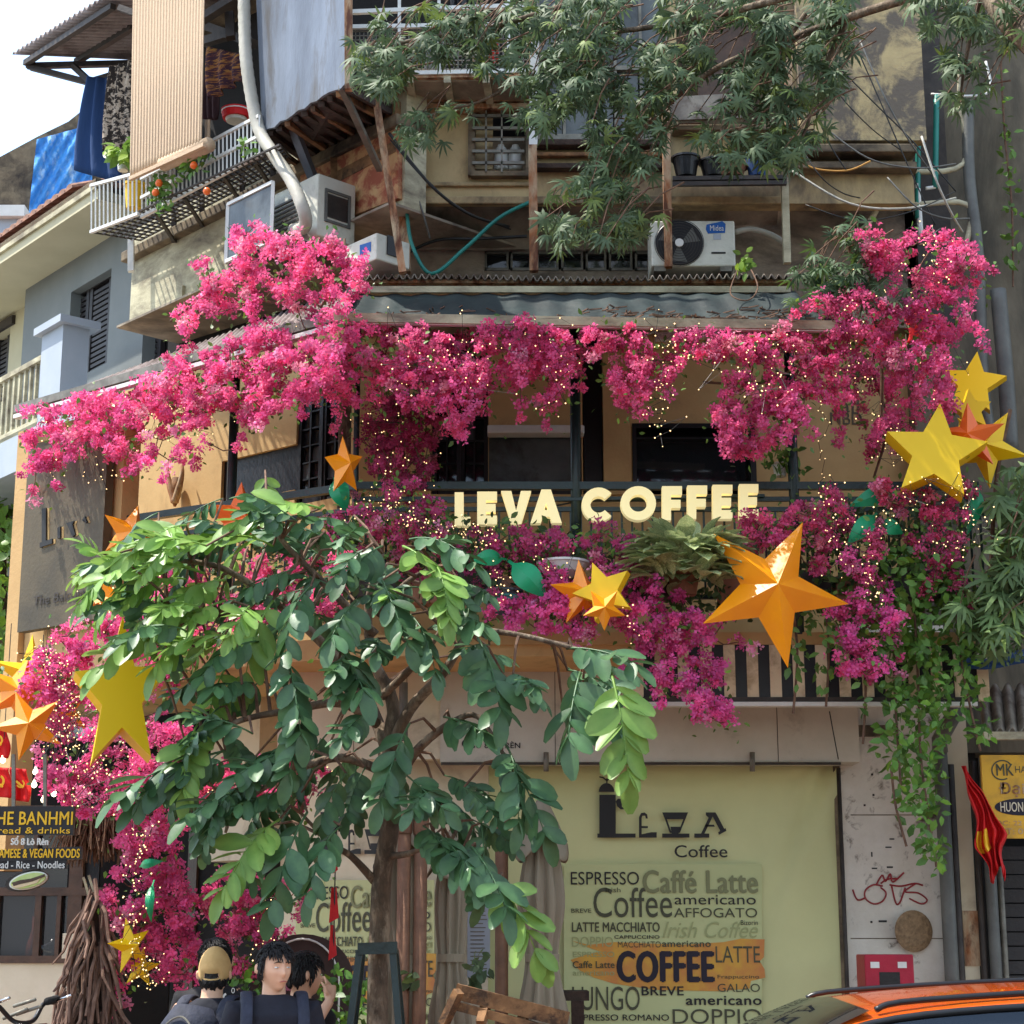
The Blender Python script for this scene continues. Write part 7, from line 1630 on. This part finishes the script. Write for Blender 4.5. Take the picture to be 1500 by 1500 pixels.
for (x, yt, Y, lb) in ((593,1192,11.6,'round capped brown post just right of the tree trunk'),(617,1194,11.6,'round capped brown post second right of the tree trunk'),(735,1188,12.0,'brown post behind the leaves left of the tallest umbrella')):
    b = at(x, yt, Y); o = MB().tube([(b.x,Y,0),(b.x,Y,b.z-.12)], .042, 12).build('brown_post', m_umbpole, smooth=True); tag(o, lb, 'post', 'brown umbrella posts'); MB().lathe((b.x,Y,b.z-.12), [(.048,0),(.05,.02),(.05,.11),(.044,.12)], 16).build('cap', m_umbpole, o)
# wooden rack and bench
rk = thing('wooden_rack', 'tilted weathered wooden rack leaning at the foot of the umbrellas', 'rack', at(745, 1520, 11.2))
for (a, b, w_) in [((668,1452),(832,1494),.09),((655,1470),(800,1508),.05),((650,1500),(672,1452),.05),((712,1472),(704,1500),.05),((770,1478),(762,1510),.05),((640,1520),(800,1530),.06)]:
    MB().bar(at(*a,11.2), at(*b,11.1), .05, w_).build('slat', m_wood, rk)
bn = thing('dark_bench', 'dark brown wooden bench end standing before the large banner', 'bench', at(840, 1520, 12))
MB().rect(PY(12.3), 812, 1452, 863, 1466, 0, .4).build('seat', m_darkwood, bn)
for x in (818, 846): 
    a = at(x, 1466, 12.25); MB().bar(a, (a.x, a.y, 0), .08).build('leg', m_darkwood, bn)
# ================================================================== STICK BUNDLE
sb_ = thing('stick_bundle', 'tall conical bundle of dry brown sticks left of the flower column', 'sticks', (at(137,1500,11.2).x, 11.2, 0))
ap = at(140, 1318, 11.2); vs = []
for k in range(5):
    L_ = .34; m = MB(); r = random.Random(k); m.tube([(0,0,0),(r.gauss(0,.015),r.gauss(0,.01),-L_*.35),(r.gauss(0,.02),r.gauss(0,.02),-L_*.7),(r.gauss(0,.03),0,-L_)], [.010,.011,.009,.006], 5)
    o = m.build('stick', m_stick, sb_); vs.append(o.data); bpy.data.objects.remove(o)
# meshes were stored relative to the thing; shift back to local stick space
for me in vs:
    for v in me.vertices: v.co += Vector(parent_loc(sb_))
for i in range(290):
    t = (i/290)**.8; ht = ap.z*(1-t); rad = .03+.36*(t**1.05)*ap.z/1.9; th = random.uniform(-pi, 0) if random.random() < .85 else random.uniform(0, pi)
    p = Vector((ap.x-.03*t+rad*cos(th), 11.2+rad*sin(th)*.9, ht)); o = bpy.data.objects.new('stick', random.choice(vs)); COL.objects.link(o); o.parent = sb_
    q = Matrix.Rotation(-cos(th)*.26+random.gauss(0,.16), 4, 'Y') @ Matrix.Rotation(sin(th)*.2+random.gauss(-.1,.1), 4, 'X') @ Matrix.Rotation(random.uniform(0,6), 4, 'Z')
    o.matrix_basis = Matrix.Translation(p-sb_.location+Vector((0,0,.12))) @ q @ Matrix.Scale(random.uniform(.8,1.3), 4)
cm = MB(); cm.lathe((ap.x-.02,11.2,0), [(.34,0),(.27,.5),(.15,1.1),(.04,ap.z-.05)], 16); cm.build('core', m_darkwood, sb_)
for (p, q) in (((132,1318),(124,1290)),((124,1290),(122,1285)),((141,1316),(130,1282))): MB().bar(at(*p,11.2), at(*q,11.2), .014).build('top_twig', m_conc, sb_)
# ================================================================== THE CAR
ST_DZ = -.004
car = thing('orange_car', 'orange car with black roof rails parked at the bottom right corner', 'car', (2.4, 5.98, -.12))
ZG = -.12
ST_ = [(-.75,.45,.70,.0,.60),(-.6,.42,.80,0,.78),(-.2,.42,.93,0,.84),(.25,.42,1.02,0,.87),(.42,.42,1.10,.15,.88),(.62,.42,1.28,.5,.88),(.82,.42,1.44,.85,.88),(1.0,.42,1.515,1,.88),(1.35,.42,1.555,1,.88),(1.9,.42,1.575,1,.88),(2.5,.42,1.565,1,.88),(3.0,.42,1.53,1,.88),(3.3,.42,1.45,.9,.88),(3.55,.42,1.25,.4,.87),(3.7,.42,1.02,.0,.84),(3.8,.45,.8,0,.78)]
ST_ = [(a_, b_, c_+(ST_DZ if c_ > 1.2 else 0), d_, e_) for a_, b_, c_, d_, e_ in ST_]
def sec(s_):
    x, z0, zr, k, w = s_;  belt = min(zr, 1.02); cy = 5.98
    if k <= 0: pts = [(w*.94,z0-.15),(w,z0+.05),(w,min(.7,zr-.05)),(w*.97,zr-.06),(w*.9,zr-.02),(w*.8,zr),(w*.6,zr+.005),(0,zr+.01)]
    else:
        e = w-.24*k; zt = max(belt+.005, zr-.05)
        pts = [(w*.94,z0-.15),(w,z0+.05),(w,.7),(w*.98,belt-.06),(w*.96,belt),(e+.03,zt),(e+.0,zr-.022),(0,zr)]
    full = [(x, cy-y, z) for y, z in pts]+[(x, cy+y, z) for y, z in pts[-2::-1]]
    return full
SECS = [sec(s_) for s_ in ST_]; nS = len(SECS[0])
body = MB(); gl = MB(); ws = MB()
for i in range(len(SECS)-1):
    for j in range(nS-1):
        q = [SECS[i][j], SECS[i+1][j], SECS[i+1][j+1], SECS[i][j+1]]
        cab = ST_[i][3] > .4 and ST_[i+1][3] > .3
        if cab and j in (4, nS-6): gl.add(q, [(0,1,2,3)])
        elif 4 <= i < 7 and j in (6, 7): ws.add(q, [(0,1,2,3)])
        else: body.add(q, [(0,1,2,3)])
def addsub(o, lv=2):
    m = o.modifiers.new('subsurf', 'SUBSURF'); m.levels = lv; m.render_levels = lv; return o
body.add([Vector(v) for v in SECS[0]], [tuple(range(nS))]); body.add([Vector(v) for v in SECS[-1]], [tuple(reversed(range(nS)))])
def weld(o): w = o.modifiers.new('weld', 'WELD'); w.merge_threshold = .0005; return o
addsub(weld(body.build('body', m_carpaint, car, smooth=True)), 2)
weld(gl.build('side_window', m_glasscar, car, smooth=True)); weld(ws.build('windscreen', m_glasscar, car, smooth=True))
for sy in (-1, 1):
    q = [(x, 5.98+sy*(.88-.24*k-.03), zr+.012) for (x, z0, zr, k, w) in ST_ if 1.0 <= x <= 3.3]
    rr = smooth_path([(1.02,5.98+sy*.625,1.49),(1.16,5.98+sy*.615,1.517)]+[(x,5.98+sy*.61,z-.028) for x, y, z in q[2:-1]]+[(3.15,5.98+sy*.62,1.46)], 5)
    MB().tube(rr, .009, 8).build('roof_rail', m_carblack, car, smooth=True)
    tr_ = [Vector((x, 5.98+sy*(.88-.24*k+.034), zr-.056)) for (x, z0, zr, k, w) in ST_ if k > .4]
    MB().tube(smooth_path(tr_, 4), .011, 6).build('window_trim', m_carblack, car, smooth=True)
    for xp in (1.45, 1.56, 2.45):
        MB().prism([Vector((xp,5.98+sy*.866,1.0)), Vector((xp+.06,5.98+sy*.866,1.0)), Vector((xp+.05,5.98+sy*.69,1.41)), Vector((xp-.0,5.98+sy*.69,1.41))], (0,sy*.008,0)).build('door_pillar', m_carblack, car)
    MB().box(.55, 5.98+sy*.98-.08, .98, .68, 5.98+sy*.98+.08, 1.12).build('mirror', m_carpaint, car, bevel=.03)
    for xh in (1.35, 2.3): MB().box(xh, 5.98+sy*.89-.01, .86, xh+.18, 5.98+sy*.89+.01, .89).build('door_handle', m_chrome, car, bevel=.005)
    MB().lathe((-.68,5.98+sy*.55,.62), [(.02,0),(.11,.02),(.1,.08)], 16, ax=(-1,0,0)).build('headlight', m_white, car)
    for xw in (.05, 2.95):
        w_ = MB().lathe((xw,5.98+sy*.80,ZG+.33), [(.2,-.1),(.31,-.1),(.33,-.07),(.33,.07),(.31,.1),(.2,.1)], 28, ax=(0,sy,0)).build('wheel', m_tyre, car); MB().lathe((xw,5.98+sy*.80,ZG+.33), [(.02,.04),(.2,.085),(.21,.1),(.2,.1)], 20, ax=(0,sy,0)).build('rim', m_chrome, w_)
MB().box(-.3, 5.3, .1, 3.5, 6.7, .4).build('underbody', m_carblack, car)
MB().box(.9, 5.4, .4, 3.2, 6.6, .98).build('seats', m_carblack, car)
# ================================================================== THE MOTORBIKE
mbk = thing('motorbike', 'dark motorbike with chrome handlebar at the bottom left corner', 'motorbike', (-2.9, 9.6, 0))
hb = at(28, 1482, 9.6)
X0 = hb.x
for dx, nm in ((.25, 'wheel'), (-1.15, 'wheel')):
    w_ = MB().lathe((X0+dx,9.6,.32), [(.24,-.05),(.3,-.05),(.32,0),(.3,.05),(.24,.05)], 26, ax=(0,1,0)).build(nm, m_tyre, mbk); MB().lathe((X0+dx,9.6,.32), [(.02,-.03),(.24,-.02),(.24,.02),(.02,.03)], 22, ax=(0,1,0)).build('rim', m_chrome, w_)
for sy in (-1, 1):
    MB().tube([(X0+.25,9.6+sy*.07,.32),(X0+.02,9.6+sy*.07,hb.z-.12)], .022, 8).build('fork', m_chrome, mbk)
tk = MB(); loft(tk, [((X0-.02,9.6,hb.z-.2),.05,.1),((X0-.2,9.6,hb.z-.2),.13,.13),((X0-.45,9.6,hb.z-.26),.12,.12),((X0-.6,9.6,hb.z-.32),.06,.08)], 16); tk.build('tank', m_carblack, mbk, smooth=True)
st = MB(); loft(st, [((X0-.5,9.6,hb.z-.36),.1,.1),((X0-.8,9.6,hb.z-.38),.06,.14),((X0-1.2,9.6,hb.z-.32),.05,.12),((X0-1.35,9.6,hb.z-.3),.03,.05)], 14); st.build('seat', m_pack, mbk, smooth=True)
en = MB(); en.box(X0-.65,9.48,.3,X0-.15,9.72,.75); en.build('engine', m_steel, mbk, bevel=.04)
MB().tube(smooth_path([(X0-.1,9.5,.4),(X0-.6,9.46,.3),(X0-1.3,9.44,.42)], 5), .04, 10).build('exhaust', m_chrome, mbk, smooth=True)
MB().tube([(X0,9.6,hb.z-.15),(X0-.5,9.6,.45),(X0-1.15,9.6,.34)], .035, 8).build('frame', m_carblack, mbk)
MB().lathe((X0+.12,9.6,hb.z-.16), [(.04,-.12),(.1,-.04),(.105,.02),(.09,.03)], 20, ax=(1,0,0)).build('headlight', m_chrome, mbk, smooth=True)
hpts = [(-.0,-.30,.05),(.0,-.2,.04),(.02,-.08,-.04),(.02,.08,-.04),(0,.2,.04),(0,.30,.05)]
MB().tube(smooth_path([(X0+x+ (y+.3)*.35-.1, 9.6+y*.9, hb.z+z+(y+.3)*-.02) for x, y, z in hpts], 5), .012, 8).build('handlebar', m_carblack, mbk, smooth=True)
for y in (-.28, .26): 
    a = Vector((X0+(y+.3)*.35-.1, 9.6+y*.9, hb.z+.045)); MB().tube([a-Vector((0,.06,0)), a+Vector((.02,.06,.01))], .02, 10).build('grip', m_tyre, mbk, smooth=True)
    MB().tube([a+Vector((.03,.02,-.0)), a+Vector((.12,-.05,.03))], .008, 6).build('lever', m_chrome, mbk, smooth=True)
for (p, q) in (((20,1474),(52,1464)),((5,1492),(40,1478)),((24,1486),(60,1474))): MB().tube([at(*p,9.55), at(*q,9.5)], .009, 8).build('lever', m_steel, mbk, smooth=True)
# ================================================================== origins at the base of every top-level mesh
for o in list(COL.objects):
    if o.type == 'MESH' and o.parent is None and o.location.length < 1e-6 and o.data.users == 1 and len(o.data.vertices):
        n = len(o.data.vertices); c = np.empty(n*3); o.data.vertices.foreach_get('co', c); c = c.reshape(-1,3)
        b = np.array([(c[:,0].min()+c[:,0].max())/2, (c[:,1].min()+c[:,1].max())/2, c[:,2].min()]); c -= b
        o.data.vertices.foreach_set('co', c.ravel()); o.data.update(); o.location = b
        for ch in o.children: ch.location = ch.location - Vector(b)
